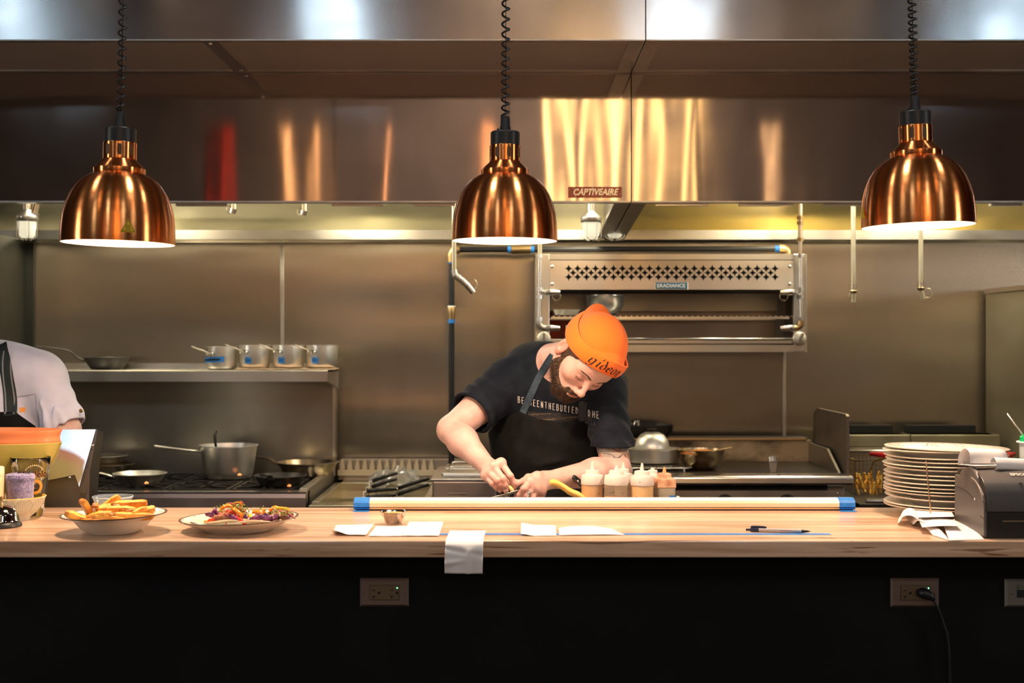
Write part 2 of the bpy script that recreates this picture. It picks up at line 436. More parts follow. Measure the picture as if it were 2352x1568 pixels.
for px0, px1 in ((401, 520), (760, 880), (950, 1045)):
    a, b = W(px0, 465, YH+.03), W(px1, 465, YH+.03); obj('light_clip', bx(a.x, b.x, YH+.045, YH+.075, ZH0-.014, ZH0-.006), m_bright, hood_l)
for px0, px1 in ((1508, 1630), (1700, 1826), (1895, 1985), (2280, 2352)):
    a, b = W(px0, 465, YH+.03), W(px1, 465, YH+.03); obj('light_clip', bx(a.x, b.x, YH+.045, YH+.075, ZH0-.014, ZH0-.006), m_bright, hood_r)
# red sticker on the left hood
m_redst = mat('red_sticker', (.55, .008, .008), .25, 0, col2=(.75, .30, .14), scale=(60, 1, 60), contrast=(.56, .62), detail=6, bump=.001, bscale=60, coat=.5)
a, b = W(1305, 454, YH), W(1428, 429, YH)
st = obj('maker_sticker', bx(a.x, b.x, YH-.0015, YH-.0003, a.z, b.z), m_redst, hood_l, label='red maker sticker with silver lettering, worn on one side')
c = (a+b)/2
obj('lettering', place2d(text2d('CAPTIVEAIRE', .034, sx=.86, shear=.3, thick=.0007), lambda x, y: Vector((c.x+x, YH-.0022, c.z+y))), mat('silver_print', (.8, .75, .68), .25, .8), st)
def plenum(label, x0, x1, perf):
    t = thing('supply_plenum', label, 'air plenum', (x0, YP, ZH1))
    obj('front_face', bx(x0, x1, YP, YP+.02, ZH1, 3.1), m_plen, t)
    obj('perforated_underside', bx(x0+.01, x1-.01, YP+.03, YH-.004, ZH1+.002, ZH1+.008), mat('perforated_steel', (.40, .34, .29), .42, .6, bump=.0012, bscale=1, bstretch=(900, 60, 1)), t)
    m = NB(); bx(x0, x1, YP, YP+.03, ZH1-.004, ZH1+.002, m); bx(x0, x1, YH-.03, YH-.002, ZH1-.003, ZH1+.004, m)
    for (xa, xb) in perf: bx(xa, xb, YP+.03, YH-.03, ZH1-.004, ZH1+.002, m)
    obj('edge_frame', m, m_steel, t)
    obj('casing', bx(x0, x1, YP+.02, YH+.3, ZH1+.01, 3.1), m_steel_d, t)
    return t
pl = plenum('long steel air plenum above the sticker hood, perforated underneath', -3.6, XS, ((XS-.055, XS), (-1.065, -1.01)))
pr = plenum('steel air plenum above the hood over the broiler', XS+.004, 3.4, ((XS+.004, XS+.055),))
for xx, yy in ((-1.045, YP+.05), (-1.03, YH-.05)): obj('screw', lathe(NB(), [(0, -.004), (.006, -.003), (.007, 0)], 12, (xx, yy, ZH1-.004)), m_bright, pl, smooth=True)
# notched ceiling above the plenum so the kitchen is closed off
struct('wall_bulkhead', bx(-6, 6, YP+.01, YP+.1, 3.1, ZCEIL), m_drywall)

# ---------------------------------------------------------------- lamps of the kitchen
def light(name, kind, loc, col, watts, rad=.05, parent=None, **k):
    d = bpy.data.lights.new(name, kind); d.color = col; d.energy = watts
    if kind in ('POINT', 'SPOT'): d.shadow_soft_size = rad
    for a, v in k.items(): setattr(d, a, v)
    o = bpy.data.objects.new(name, d); COL.objects.link(o); o.location = loc
    if parent is not None: o.parent = parent; o.location = Vector(loc)-root_loc(parent)
    return o
m_jar = mat('frosted_glass', (.9, .9, .85), .25, 0, trans=.5, emit=(1, .93, .7), estr=.35)
HOODC = (1, .90, .66)
def jar(px, py, D, label, par=None):
    p = W(px, py, D)
    t = thing('hood_light', label, 'light', p)
    obj('glass_jar', lathe(NB(), [(.0, -.048), (.024, -.048), (.033, -.036), (.037, 0), (.038, .028), (.038, .033)], 28, p), m_jar, t, smooth=True)
    m = NB(); lathe(m, [(.042, .02), (.046, .025), (.046, .042), (.036, .052), (.016, .07), (.016, .13)], 28, p)
    for k in range(6):
        a = k*PI/3; tube(m, [p+Vector((.043*math.cos(a), .043*math.sin(a), z)) for z in (.03, -.042)]+[p+Vector((.016*math.cos(a), .016*math.sin(a), -.058))], .0017, 6)
    obj('guard', m, m_steel, t, smooth=True, auto=40)
    return t
jar(1358, 522, 5.72, 'caged round hood light beside the slanted hood strut, under its stub of pipe')
jar(1412, 522, 6.0, 'caged round hood light half hidden by the slanted hood strut')
jar(62, 520, 5.6, 'caged round hood light in the hood corner over the dark side panel')
tt = thing('light_stub', 'short grimy pipe stub hanging over the middle hood light', 'pipe', W(1357, 500, 5.72))
obj('pipe', tube(NB(), [W(1357, 470, 5.74), W(1357, 500, 5.72)], .012), m_gold, tt, smooth=True, auto=40)
obj('collar', cyl(NB(), W(1357, 497, 5.72), W(1357, 508, 5.72), .019), m_steel_d, tt, smooth=True, auto=40)
tt = thing('light_stub', 'slanting pipe stub over the hood light in the corner', 'pipe', W(78, 492, 5.6))
obj('pipe', tube(NB(), [W(84, 468, 5.6), W(76, 500, 5.6)], .014), m_gold, tt, smooth=True, auto=40)
obj('collar', cyl(NB(), W(79, 488, 5.6), W(75, 502, 5.6), .02), m_steel_d, tt, smooth=True, auto=40)
for x in (-1.9, -.75, .36, 1.35, 2.1): light('hood_bulb', 'POINT', (x, 5.65, 2.28), HOODC, HOOD_W, .11)

# heat lamps
def lamp_proto():
    t = thing('heat_lamp', 'lamp', 'heat lamp')          # origin: centre of the opening
    s = .27/256
    P = [(128, 0), (128.5, 12), (127, 40), (124, 66), (118, 90), (109, 112), (97, 131), (83, 146), (68, 156), (57, 161)]
    pr = [(r*s, z*s) for r, z in P]
    prof = []
    for i in range(len(pr)-1):
        for k in range(3): prof.append((pr[i][0]+(pr[i+1][0]-pr[i][0])*k/3, pr[i][1]+(pr[i+1][1]-pr[i][1])*k/3))
    prof.append(pr[-1])
    o = obj('shade', lathe(NB(), prof, 72), m_copper, t, smooth=True, world=False, solid=0)
    inn = [(r-.0022, z+.0004) for r, z in pr]
    obj('lining', lathe(NB(), [(pr[0][0], 0), (pr[0][0]-.0022, 0)]+inn[1:]+[(.02, 163*s)], 64), m_lampin, o, smooth=True, world=False, label='cream inner side of the shade')
    obj('collar_ring', lathe(NB(), [(57*s, 160*s), (58*s, 162*s), (58*s, 172*s), (55*s, 174*s), (50*s, 180*s), (41*s, 188*s), (37*s, 193*s), (36*s, 194*s)], 64), m_copper, t, smooth=True, world=False, auto=35)
    nk = obj('neck', lathe(NB(), [(36*s, 193*s), (37.5*s, 194*s), (37.5*s, 231*s), (36*s, 232*s)], 64), m_copper, t, smooth=True, world=False, auto=35)
    for k in range(8):
        a = -PI/2+.26+k*PI/4; c = Vector((37.6*s*math.cos(a), 37.6*s*math.sin(a), 213*s)); R = rotz(a+PI/2)
        pts = [(5*s*math.cos(q), (8 if math.sin(q) > 0 else -8)*s+5*s*math.sin(q)) for q in [2*PI*j/16+.01 for j in range(16)]]
        m = NB(); A = [m.verts.new(c+R@Vector((x, 0, y))) for x, y in pts]; B = [m.verts.new(c+R@Vector((x*.95, .003, y*.95))) for x, y in pts]
        m.faces.new(A); [m.faces.new((A[i], A[(i+1) % 16], B[(i+1) % 16], B[i])) for i in range(16)]
        obj('vent_slot', m, mat('slot_dark', (.10, .045, .01), .5), nk, world=False)
    obj('cap', lathe(NB(), [(34*s, 229*s), (35.5*s, 231*s), (35.5*s, 262*s), (33*s, 265*s), (0, 265*s)], 48), m_black, t, smooth=True, world=False, auto=35)
    m = NB(); lathe(m, [(13*s, 264*s), (13*s, 275*s), (11.5*s, 280*s), (11*s, 300*s), (8*s, 303*s), (0, 303*s)], 24); 
    obj('cord_grip', m, m_black, t, smooth=True, world=False, auto=35)
    obj('set_screw', cyl(NB(), (-17*s, -4*s, 264*s), (-17*s, -4*s, 272*s), 3*s, n=10), m_black, t, world=False)
    bl = NB(); lathe(bl, [(0, .045), (.03, .052), (.047, .072), (.04, .1), (.022, .125), (.018, .16)], 28)
    obj('bulb', bl, mat('bulb_glow', (1, .8, .6), .4, emit=(1, .66, .36), estr=30), t, smooth=True, world=False)
    return t
def coil(t, z0, z1, ztop, n0, ph, lean=0):
    pts = []; r = .0092; turns = n0; N = turns*12
    for i in range(N+1):
        u = i/N; z = z0+(z1-z0)*(u*.8+.2*u*u); a = ph+2*PI*turns*u
        pts.append(Vector((r*math.cos(a), r*math.sin(a), z)))
    m = NB(); tube(m, pts, .0029, 7); m2 = NB(); tube(m2, [(0, 0, z0), (0, 0, z1)], .0012, 6)
    tube(m2, [(0, 0, z1), (0, 0, ztop)], .004, 8)
    c = obj('coiled_cord', m, m_rubber, t, smooth=True, world=False); obj('straight_cord', m2, m_rubber, t, smooth=True, world=False)
    obj('ceiling_rose', lathe(NB(), [(0, ztop-.05), (.03, ztop-.05), (.05, ztop-.02), (.05, ztop)], 28), m_black, t, world=False, smooth=True, auto=40)
LP = [(271, 559.5, 3.217, 1.2, 23, .4, 'copper heat lamp hanging over the bowl of fries, with a yellow warning triangle'),
      (1159, 553.5, 3.40, .3, 21, 2.2, 'copper heat lamp hanging in the middle, above the cook in the orange beanie'),
      (2109, 519.5, 3.24, -1.6, 27, 1.0, 'copper heat lamp hanging above the stack of plates')]
proto = lamp_proto(); lamps = []
for i, (px, py, D, tl, n, ph, lab) in enumerate(LP):
    p = W(px, py, D); t = proto if i == 0 else dup(proto)
    t['label'] = lab; t['group'] = 'copper heat lamps over the counter'; t.location = p; t.rotation_euler = (0, math.radians(tl), 0)
    lamps.append((t, p))
for i, (t, p) in enumerate(lamps):
    coil(t, 300*.27/256, 300*.27/256+LP[i][4]*.0262, ZCEIL-p.z, LP[i][4]*(2 if i == 2 else 1)//1 if i != 2 else 38, LP[i][5])
    l = light('heat_bulb', 'SPOT', (0, 0, 0), (1, .68, .47), HEAT_W, .045, spot_size=math.radians(165), spot_blend=.25); l.parent = t; l.location = (0, 0, .035)
# warning triangles on the first and third shade
def on_shade(phi, z0, r):
    return lambda x, y: Vector(((r+.0012)*math.cos(phi+x/r), (r+.0012)*math.sin(phi+x/r), z0+y))
def triangle(t, phi, z0):
    r = .1358; f = on_shade(phi, z0, r)
    def tri(s, n=10):
        pts = [(-s*.5, -s*.36), (s*.5, -s*.36), (0, s*.5)]; V, F = [], []
        for i in range(n+1):
            for j in range(n+1-i):
                a, b = i/n, j/n; c = 1-a-b; V.append((a*pts[0][0]+b*pts[1][0]+c*pts[2][0], a*pts[0][1]+b*pts[1][1]+c*pts[2][1]))
        off = [0]
        for i in range(n+1): off.append(off[-1]+n+1-i)
        for i in range(n):
            for j in range(n-i):
                F.append((off[i]+j, off[i+1]+j, off[i]+j+1))
                if j < n-i-1: F.append((off[i]+j+1, off[i+1]+j, off[i+1]+j+1))
        return V, F
    ylw = mat('yellow_sticker', (.78, .55, .02), .35)
    o = obj('warning_sticker', place2d(tri(.036), f), ylw, t, world=False, label='yellow hot-surface warning triangle')
    f2 = lambda x, y: f(x, y)*1.0+Vector((math.cos(phi), math.sin(phi), 0))*.0005
    pts = [(-.0148, -.0108), (.0148, -.0108), (0, .0148), (-.0148, -.0108)]
    pl = []
    for i in range(3):
        for k in range(5): pl.append((pts[i][0]+(pts[i+1][0]-pts[i][0])*k/5, pts[i][1]+(pts[i+1][1]-pts[i][1])*k/5))
    pl.append(pts[-1]); P = [pl]
    P.append([(-.006, -.0075), (.006, -.0075)])
    for q in (-.0035, 0, .0035): P.append([(q+.0009*math.sin(k*1.1), -.0052+k*.0013) for k in range(8)])
    obj('hot_surface_symbol', place2d(strokes2d(P, .0011), f2), m_ink, o, world=False)
triangle(lamps[0][0], -PI/2+.45, .032)
triangle(lamps[2][0], PI+.05, .035)

# ---------------------------------------------------------------- dining side, behind the camera (seen in the steel)
m_tubeL = mat('cool_diffuser', (.9, .95, 1), .4, emit=(.62, .83, 1), estr=COOL_E)
for i, x in enumerate((-3.94, -1.36, 1.27, 3.83)):
    t = thing('ceiling_light', 'long cool white ceiling light of the dining room', 'ceiling light', (x, -1.2, 4.0), group='dining room ceiling lights')
    obj('diffuser', bx(x-.11, x+.11, -1.9, -.7, 3.985, 4.0), m_tubeL, t)
    obj('housing', bx(x-.13, x+.13, -1.95, -.65, 4.0, 4.06), m_steel_d, t)
    m = NB()
    for yy in (-1.8, -.7): tube(m, [(x, yy, 4.06), (x, yy, ZCEIL)], .004, 6)
    obj('hanger', m, m_steel_d, t)
m_amber = mat('amber_backlight', (.9, .6, .3), .5, emit=(1, .60, .22), estr=AMBER_E)
struct('window_1', bx(.46, 1.22, -5.19, -5.17, 1.9, 4.52), m_amber)
struct('window_2', bx(1.42, 2.16, -5.19, -5.17, 1.9, 4.50), m_amber)
t = thing('slat_screen', 'dark wooden slats in front of the lit dining room windows', 'screen', (1.4, -5.0, 1.8))
for x, wd in ((.60, .11), (.80, .15), (1.0, .11), (1.32, .2), (1.58, .13), (1.80, .15), (2.02, .12)):
    obj('slat', bx(x-wd/2, x+wd/2, -5.08, -5.05, 1.8, 4.7), m_drywall, t)
obj('rail', bx(.2, 2.6, -5.1, -5.04, 1.78, 1.84), m_drywall, t)
for x, wd, col in ((-2.55, .10, (1, .5, .2)), (-2.2, .05, (1, .5, .2)), (-1.55, .05, (1, .45, .2)), (-.3, .07, (1, .4, .15)), (3.1, .06, (1, .6, .3)), (-3.3, .05, (.8, .05, .02))):
    t = thing('wall_light', 'slim vertical light on the dining room wall', 'wall light', (x, -5.15, 2.2), group='slim dining room wall lights')
    obj('glow_tube', bx(x-wd/2, x+wd/2, -5.17, -5.12, 2.0, 4.0), mat('glow_%d' % int(col[1]*100), col, .5, emit=col, estr=2.2 if col[1] > .1 else .5), t)
    obj('backplate', bx(x-wd, x+wd, -5.195, -5.17, 1.95, 4.05), m_drywall, t)
m_day = mat('daylight_glass', (.9, .95, 1), .3, emit=(1, .93, .86), estr=11)  # glowing side panes, added for the bright bands on the copper shades
for i, s in ((3, -1), (4, 1)):
    o = struct('window_%d' % i, bx(s*5.98, s*5.995, .82, 1.62, 1.0, 2.9), m_day)
    m = NB()
    for yy in (.76, 1.62): bx(s*5.94, s*6.0, yy, yy+.06, .94, 2.96, m)
    for zz_ in (.94, 2.9): bx(s*5.95, s*6.0, .80, 1.64, zz_, zz_+.06, m)
    obj('window_frame', m, m_black, o, world=True) if False else struct('trim_%d' % (i+5), m, m_black)
for x, y in ((-2.6, .2), (0, -.4), (2.6, .2)):
    l = light('dining_lamp', 'AREA', (x, y, 4.45), (1, .70, .45), DINING_W, size=.5); l.data.shape = 'DISK'
l = light('back_room_lamp', 'AREA', (.4, -2.4, 4.7), (1, .82, .68), 230, size=1.6); l.rotation_euler = (math.radians(-62), 0, 0)  # added unseen fill on the dining wall, so the hood reflects brown
for x, k_ in ((-1.75, .5), (-.48, 1), (.52, 1), (1.75, .5)):
    t = thing('prep_downlight', 'small round spotlight hanging above the pass', 'ceiling light', (x, 3.06, 3.2), group='spotlights above the pass')
    obj('can', lathe(NB(), [(.085, 0), (.09, 0), (.09, .12), (.0, .12)], 28, (x, 3.06, 3.2)), m_black, t, smooth=True, auto=40)
    obj('stem', tube(NB(), [(x, 3.06, 3.32), (x, 3.06, ZCEIL)], .008, 8), m_black, t)
    l = light('spot', 'SPOT', (x, 3.06, 3.21), (1, .97, .95), PREP_W*k_, .09, parent=t, spot_size=math.radians(120), spot_blend=.9); l.rotation_euler = (0, 0, 0)

# ================================================================ COOKING LINE
def rcap(bm, p0, p1, r, n=12): return tube(bm, [p0, p1], r, n)
# --- range with back shelf
RX0, RX1, RY0, RZ = -2.19, -.822, 5.3, .917
t = thing('gas_range', 'wide black-topped gas range with steel back panel and high shelf', 'range', (RX0, RY0, 0))
obj('body', bx(RX0+.01, RX1-.01, RY0+.04, 6.16, .15, .84), m_steel_d, t)
m = NB()
for x in (RX0+.08, RX1-.08):
    for y in (RY0+.1, 6.1): obj('leg', cyl(NB(), (x, y, 0), (x, y, .16), .025), m_steel, t, smooth=True, auto=40)
obj('front_rail', prism(NB(), [(RY0, .83), (RY0-.012, .842), (RY0-.012, RZ-.02), (RY0-.006, RZ-.004), (RY0+.01, RZ), (RY0+.09, RZ), (RY0+.09, .83)], 'x', RX0, RX1), mat('rail_steel', (.34, .29, .29), .35, 1, rvar=.1), t)
obj('front_ledge', bx(RX0, RX1, RY0-.004, RY0+.05, RZ, RZ+.003), m_bright, t)
obj('drip_tray', bx(RX0+.02, RX1-.06, RY0+.06, 6.13, .86, .885), m_iron, t)
obj('side_rail', bx(RX1-.035, RX1, RY0+.05, 6.14, .84, RZ+.012), m_steel_d, t, bevel=.004)
obj('back_panel', bx(RX0, RX1, 6.14, 6.2, .88, 1.40), mat('back_panel_steel', (.46, .42, .34), .22, .85, rvar=.04, detail=1, scale=(3, 3, 3), aniso=.6, tang=(0, 0, 1), wave=((2, 1, 1), 1.5, .006)), t)
obj('back_ledge', bx(RX0, RX1-.02, 6.11, 6.14, 1.392, 1.42), m_steel, t)
sh = obj('high_shelf', prism(NB(), [(5.83, 1.344), (5.83, 1.39), (5.836, 1.394), (6.2, 1.394), (6.2, 1.385), (5.845, 1.385), (5.845, 1.344)], 'x', RX0, RX1+.012), m_steel, t)
obj('shelf_bracket', prism(NB(), [(5.84, 1.344), (5.84, 1.392), (6.2, 1.392), (6.2, 1.30)], 'x', RX1+.002, RX1+.012), m_steel, t)
obj('side_edge', bx(RX1-.006, RX1+.006, 6.13, 6.2, .9, 1.44), m_bright, t)
# oven doors hidden below, handle bar
obj('oven_door', bx(RX0+.06, RX1-.06, RY0+.01, RY0+.045, .22, .74), m_steel, t, bevel=.006)
obj('door_handle', tube(NB(), [(RX0+.12, RY0-.03, .70), (RX1-.12, RY0-.03, .70)], .012), m_steel, t, smooth=True)
for i in range(6):
    x = RX0+.14+i*.218; obj('knob', lathe(NB(), [(.0, -.03), (.026, -.028), (.03, 0)], 20, (x, RY0-.0, .79), rotx(-PI/2)), m_black, t, smooth=True, auto=40)
# grates: six burner stations
m_grate = m_iron
for i in range(5):
    for j in range(2):
        cx = RX1-.06-.13-i*.262; cy = RY0+.24+j*.34; m = NB()
        h = RZ+.004
        for a in range(8):
            q = a*PI/4+PI/8*0; d = Vector((math.cos(q), math.sin(q), 0)); e = .155 if a % 2 else .118
            box(m, Vector((cx, cy, h-.004))+d*(e*.62), (e*.75, .012, .016), rotz(q))
        for x0, x1, y0, y1 in ((cx-.125, cx+.125, cy-.16, cy-.148), (cx-.125, cx+.125, cy+.148, cy+.16), (cx-.125, cx-.113, cy-.15, cy+.15), (cx+.113, cx+.125, cy-.15, cy+.15)):
            bx(x0, x1, y0, y1, h-.018, h+.001, m)
        gr = obj('burner_grate', m, m_grate, t)
        obj('burner', lathe(NB(), [(.05, .885), (.052, .9), (.03, .906), (0, .906)], 24, (cx, cy, 0)), m_iron, gr, smooth=True)
m_flame = mat('flame', (1, .4, .1), .5, emit=(1, .28, .08), estr=1.3)
for k, (px, py, D) in enumerate(((336, 1110, 5.45), (550, 1091, 5.68), (664, 1116, 5.45))):
    p = W(px, py, D); obj('flame', lathe(NB(), [(0, -.002), (.009, 0), (.008, .003), (.003, .007), (0, .009)], 10, p, wob=lambda a, z: .2*math.sin(3*a)), m_flame, t, smooth=True, label='small orange gas flame')

def pan_profile(r, h, rb, th=.003, lip=.004):
    return [(0, 0), (rb*.96, 0), (rb, .004), (rb+(r-rb)*.55, h*.5), (r, h), (r+lip, h+.001), (r+lip, h+.003), (r, h+.004), (r-th, h), (rb+(r-rb)*.55-th, h*.5), (rb-th, .007), (0, .006)]
def frypan(name, lab, cat, c, r, h, rb, mt, hd, hlen=.2, hw=.012, up=.06, hm=None, group=None, flat=.45, n=40):
    t = thing(name, lab, cat, c, group=group); c = Vector(c)
    obj('pan_body', lathe(NB(), pan_profile(r, h, rb), n, c), mt, t, smooth=True, auto=50)
    d = Vector((math.cos(hd), math.sin(hd), 0)); p0 = c+d*(r-.005)+Vector((0, 0, h*.75))
    pts = [p0, p0+d*.03+Vector((0, 0, .012)), p0+d*hlen*.4+Vector((0, 0, up*.75)), p0+d*hlen+Vector((0, 0, up))]
    obj('handle', tube(NB(), bez(pts, 6), [hw*1.1]*7+[hw]*12, 10, flat=flat), hm or mt, t, smooth=True, auto=60)
    return t
# cookware on the range
p = W(321, 1104, 5.56); frypan('frying_pan', 'shallow aluminium frying pan at the front corner of the gas range', 'pan', (p.x, 5.56, .922), .108, .045, .075, m_alu, math.radians(205), .19, .011, .03)
p = W(247, 1090, 5.9); frypan('frying_pan', 'deep steel pan at the back of the gas range beside the steel guard', 'pan', (p.x, 5.93, .922), .105, .05, .08, m_gold, math.radians(200), .18, .011, .05)
p = W(232, 1066, 5.95); frypan('frying_pan', 'tilted steel pan lid resting on the deep pan at the back of the range', 'pan', (p.x+.02, 5.93, .985), .10, .025, .08, m_alu, math.radians(190), .12, .011, .03)
p = W(644, 1108, 5.52); frypan('skillet', 'black skillet on the front burner with its handle toward the cook', 'pan', (p.x, 5.52, .922), .105, .04, .08, m_iron, math.radians(262), .13, .014, .035, hm=m_black)
p = W(710, 1085, 5.93); frypan('frying_pan', 'wide browned steel frying pan at the back corner of the range', 'pan', (p.x-.005, 5.93, .922), .132, .058, .1, m_gold, math.radians(170), .16, .012, .04)
p = W(245, 848, 6.0); frypan('skillet', 'black iron skillet on the high shelf, handle toward the corner', 'pan', (p.x, 6.0, 1.396), .098, .05, .072, m_iron, math.radians(190), .21, .009, .065)
# stock pot with ladle
p = W(525, 1092, 5.80); c = Vector((p.x, 5.80, .922))
t = thing('stock_pot', 'tall aluminium sauce pot on the range with a long handle', 'pot', c)
obj('pot_body', lathe(NB(), [(0, 0), (.088, 0), (.10, .008), (.106, .03), (.123, .142), (.128, .143), (.128, .147), (.121, .147), (.103, .03), (.09, .01), (0, .008)], 48, c), m_alu, t, smooth=True, auto=50)
obj('handle', tube(NB(), bez([c+Vector((-.115, -.03, .12)), c+Vector((-.16, -.06, .128)), c+Vector((-.30, -.10, .15))], 6), .01, 10, flat=.5), m_alu, t, smooth=True)
obj('contents', lathe(NB(), [(0, .10), (.112, .10)], 32, c), mat('broth', (.10, .05, .02), .2), t, smooth=True)
t = thing('ladle', 'black handled ladle standing in the tall sauce pot', 'ladle', c+Vector((-.06, 0, .1)))
obj('handle', tube(NB(), [c+Vector((-.055, .0, .13)), c+Vector((-.06, 0, .19)), c+Vector((-.055, .01, .205))], [.010, .012, .007], 10, flat=.5), m_black, t, smooth=True)
obj('ladle_bowl', lathe(NB(), [(0, 0), (.02, .006), (.035, .03)], 20, c+Vector((-.04, 0, .02))), m_steel, t, smooth=True)
# saucepans on the high shelf
def saucepan():
    t = thing('saucepan', '', 'saucepan')
    r, h = .070, .098
    obj('pan_body', lathe(NB(), [(0, 0), (r-.012, 0), (r-.004, .006), (r, .016), (r, h), (r+.003, h+.001), (r+.003, h+.003), (r-.002, h+.003), (r-.003, h), (r-.003, .016), (0, .005)], 48), m_alu, t, smooth=True, world=False, auto=50)
    a = math.radians(238); d = Vector((math.cos(a), math.sin(a), 0)); e = Vector((-d.y, d.x, 0))
    m = NB(); c0 = d*(r+.002)+Vector((0, 0, .07))
    pts = [(.027*math.cos(q)*(1 if abs(math.cos(q)) > .3 else 1), .011*math.sin(q)) for q in [2*PI*k/20 for k in range(20)]]
    V = [m.verts.new(d*(math.sqrt(max(0, (r+.0035)**2-x*x)))+e*x+Vector((0, 0, .07+y))) for x, y in pts]; m.faces.new(V)
    hp = obj('handle_plate', m, m_steel_d, t, world=False)
    for x in (-.017, 0, .017):
        cc = d*math.sqrt((r+.004)**2-x*x)+e*x+Vector((0, 0, .07)); obj('rivet', lathe(NB(), [(.0065, 0), (.0055, .003), (0, .0045)], 12, cc, aim(d)), m_bright, hp, smooth=True, world=False)
    q = d*(r+.004)+Vector((0, 0, .072))
    obj('handle', tube(NB(), bez([q, q+d*.03+Vector((-.005, 0, .012)), q+d*.05+Vector((-.015, 0, .02)), q+d*.075+Vector((-.024, 0, .031))], 5), .006, 10, flat=.5), m_steel, t, smooth=True, world=False)
    return t
def curved_tape(t, r, a0, a1, z0, z1, skew, mt, name='tape_label', text=None, par=None):
    f = lambda u, v: Vector((r*math.cos(a0+(a1-a0)*u), r*math.sin(a0+(a1-a0)*u), z0+(z1-z0)*v+skew*u))
    o = obj(name, grid(NB(), f, 14, 3), mt, t, world=False, smooth=True)
    if text:
        P = []
        for k in range(text):
            u0 = .12+.76*k/text; P.append([(u0, .3), (u0+.25/text, .75), (u0+.45/text, .35), (u0+.65/text, .65)])
        V, F = strokes2d([[(x, y) for x, y in pl] for pl in P], .05)
        r2 = r+.0006; g = lambda x, y: Vector((r2*math.cos(a0+(a1-a0)*x), r2*math.sin(a0+(a1-a0)*x), z0+(z1-z0)*y+skew*x))
        obj('handwriting', place2d((V, F), g), m_ink, o, world=False)
pz = [(508.5, 'saucepan wrapped in a long band of blue tape, first on the shelf after the skillet', 0), (585, 'saucepan on the folded towel nearest to the long-taped pan, short blue tape label', 1), (662, 'saucepan on the towel between two other small-labelled saucepans', 1), (740, 'saucepan at the open end of the high shelf, small blue tape label', 1)]
sp0 = saucepan(); tops = []
for i, (px, lab, k) in enumerate(pz):
    t = sp0 if i == 0 else dup(sp0); p = W(px, 850, 5.95)
    t.location = (p.x, 5.95, 1.3955+(.007 if k else .0)); t['label'] = lab; t['group'] = 'aluminium saucepans on the high shelf'; tops.append(t)
for i, t in enumerate(tops):
    if i == 0: curved_tape(t, .0722, math.radians(188), math.radians(292), .028, .052, .006, m_tape, text=6)
    else: curved_tape(t, .0722, math.radians(248-i*3), math.radians(272-i*3), .022, .048, -.002, m_tape, text=2)
a, b = W(543, 852, 5.87), W(768, 846, 5.87)
t = obj('folded_towel', grid(NB(), lambda u, v: Vector((a.x+(b.x-a.x)*u, 5.86+.16*v, 1.3985+.001*math.sin(u*31)+.0008*math.sin(v*9+u*4))), 60, 8), mat('tan_cloth', (.45, .30, .2), .9, col2=(.6, .45, .32), scale=(40, 40, 40)), solid=.005)
tag(t, 'thin tan towel folded flat under three of the saucepans', 'towel')

# --- open fryer beside the range
FX0, FX1 = -.80, -.33
t = thing('fryer', 'low steel fryer beside the gas range with three wire baskets in it', 'fryer', (FX0, 5.22, 0))
obj('cabinet', bx(FX0, FX1, 5.22, 6.14, .1, .80), m_steel, t)
m = NB()
for a_ in ((FX0, FX1, 5.22, 5.30, .80, .876), (FX0, FX0+.03, 5.30, 6.14, .80, .882), (FX1-.03, FX1, 5.30, 6.14, .80, .882), (FX0, FX1, 6.0, 6.14, .80, .882)): bx(*a_, m)
obj('tank_rim', m, mat('oily_steel', (.55, .53, .42), .25, 1, rvar=.2, scale=(6, 6, 6)), t, bevel=.004)
obj('oil', bx(FX0+.03, FX1-.03, 5.30, 6.0, .80, .845), mat('fry_oil', (.10, .085, .03), .06, coat=.5), t)
obj('flue_back', bx(FX0, FX1+.16, 6.14, 6.26, .6, .97), m_steel_d, t)
m = NB()
for k in range(13):
    x = FX0+.01+k*.034; prism(m, [(x, .925), (x+.022, .925), (x+.022, .945), (x+.016, .978), (x+.008, .978), (x, .945)], 'y', 6.10, 6.112)
bx(FX0, FX1, 6.095, 6.115, .905, .93, m)
obj('basket_hanger', m, mat('cream_steel', (.62, .56, .42), .4, .7), t)
for k in range(4):
    x = FX0+.06+k*.11; obj('leg', cyl(NB(), (x, 5.3, 0), (x, 5.3, .1), .02), m_steel, t, smooth=True, auto=40) if k in (0, 3) else None
def basket(lab, x, y, z, px_h, grp='fry baskets in the low fryer'):
    c = Vector((x, y, z)); t = thing('fry_basket', lab, 'fry basket', c, group=grp)
    m = NB()
    for i in range(5):
        zz = z-.005-i*.022
        tube(m, [c+Vector((sx*.055, sy*.12, zz-z)) for sx, sy in ((-1, -1), (1, -1), (1, 1), (-1, 1))], .0014 if i else .003, 5, close=True)
    for i in range(9):
        yy = -.12+i*.03; tube(m, [c+Vector((-.055, yy, 0)), c+Vector((-.052, yy, -.09)), c+Vector((.052, yy, -.09)), c+Vector((.055, yy, 0))], .0012, 4)
    obj('wire_mesh', m, m_steel_d, t)
    m = NB(); h0 = c+Vector((0, -.12, 0))
    for s in (-.02, .02): tube(m, [h0+Vector((s, 0, -.03)), h0+Vector((s, -.004, .03)), h0+Vector((s*.6, -.04, .045))], .003, 6)
    obj('handle_wire', m, m_steel, t)
    return t, h0
FB = [((840, 910), (1142, 1136), 5.32, 'basket handle lying lowest, nearest the range'), ((853, 912), (1118, 1099), 5.5, 'basket with the raised black handle over the fryer middle'), ((912, 985), (1135, 1112), 5.36, 'basket handle at the far side, by the steel box')]
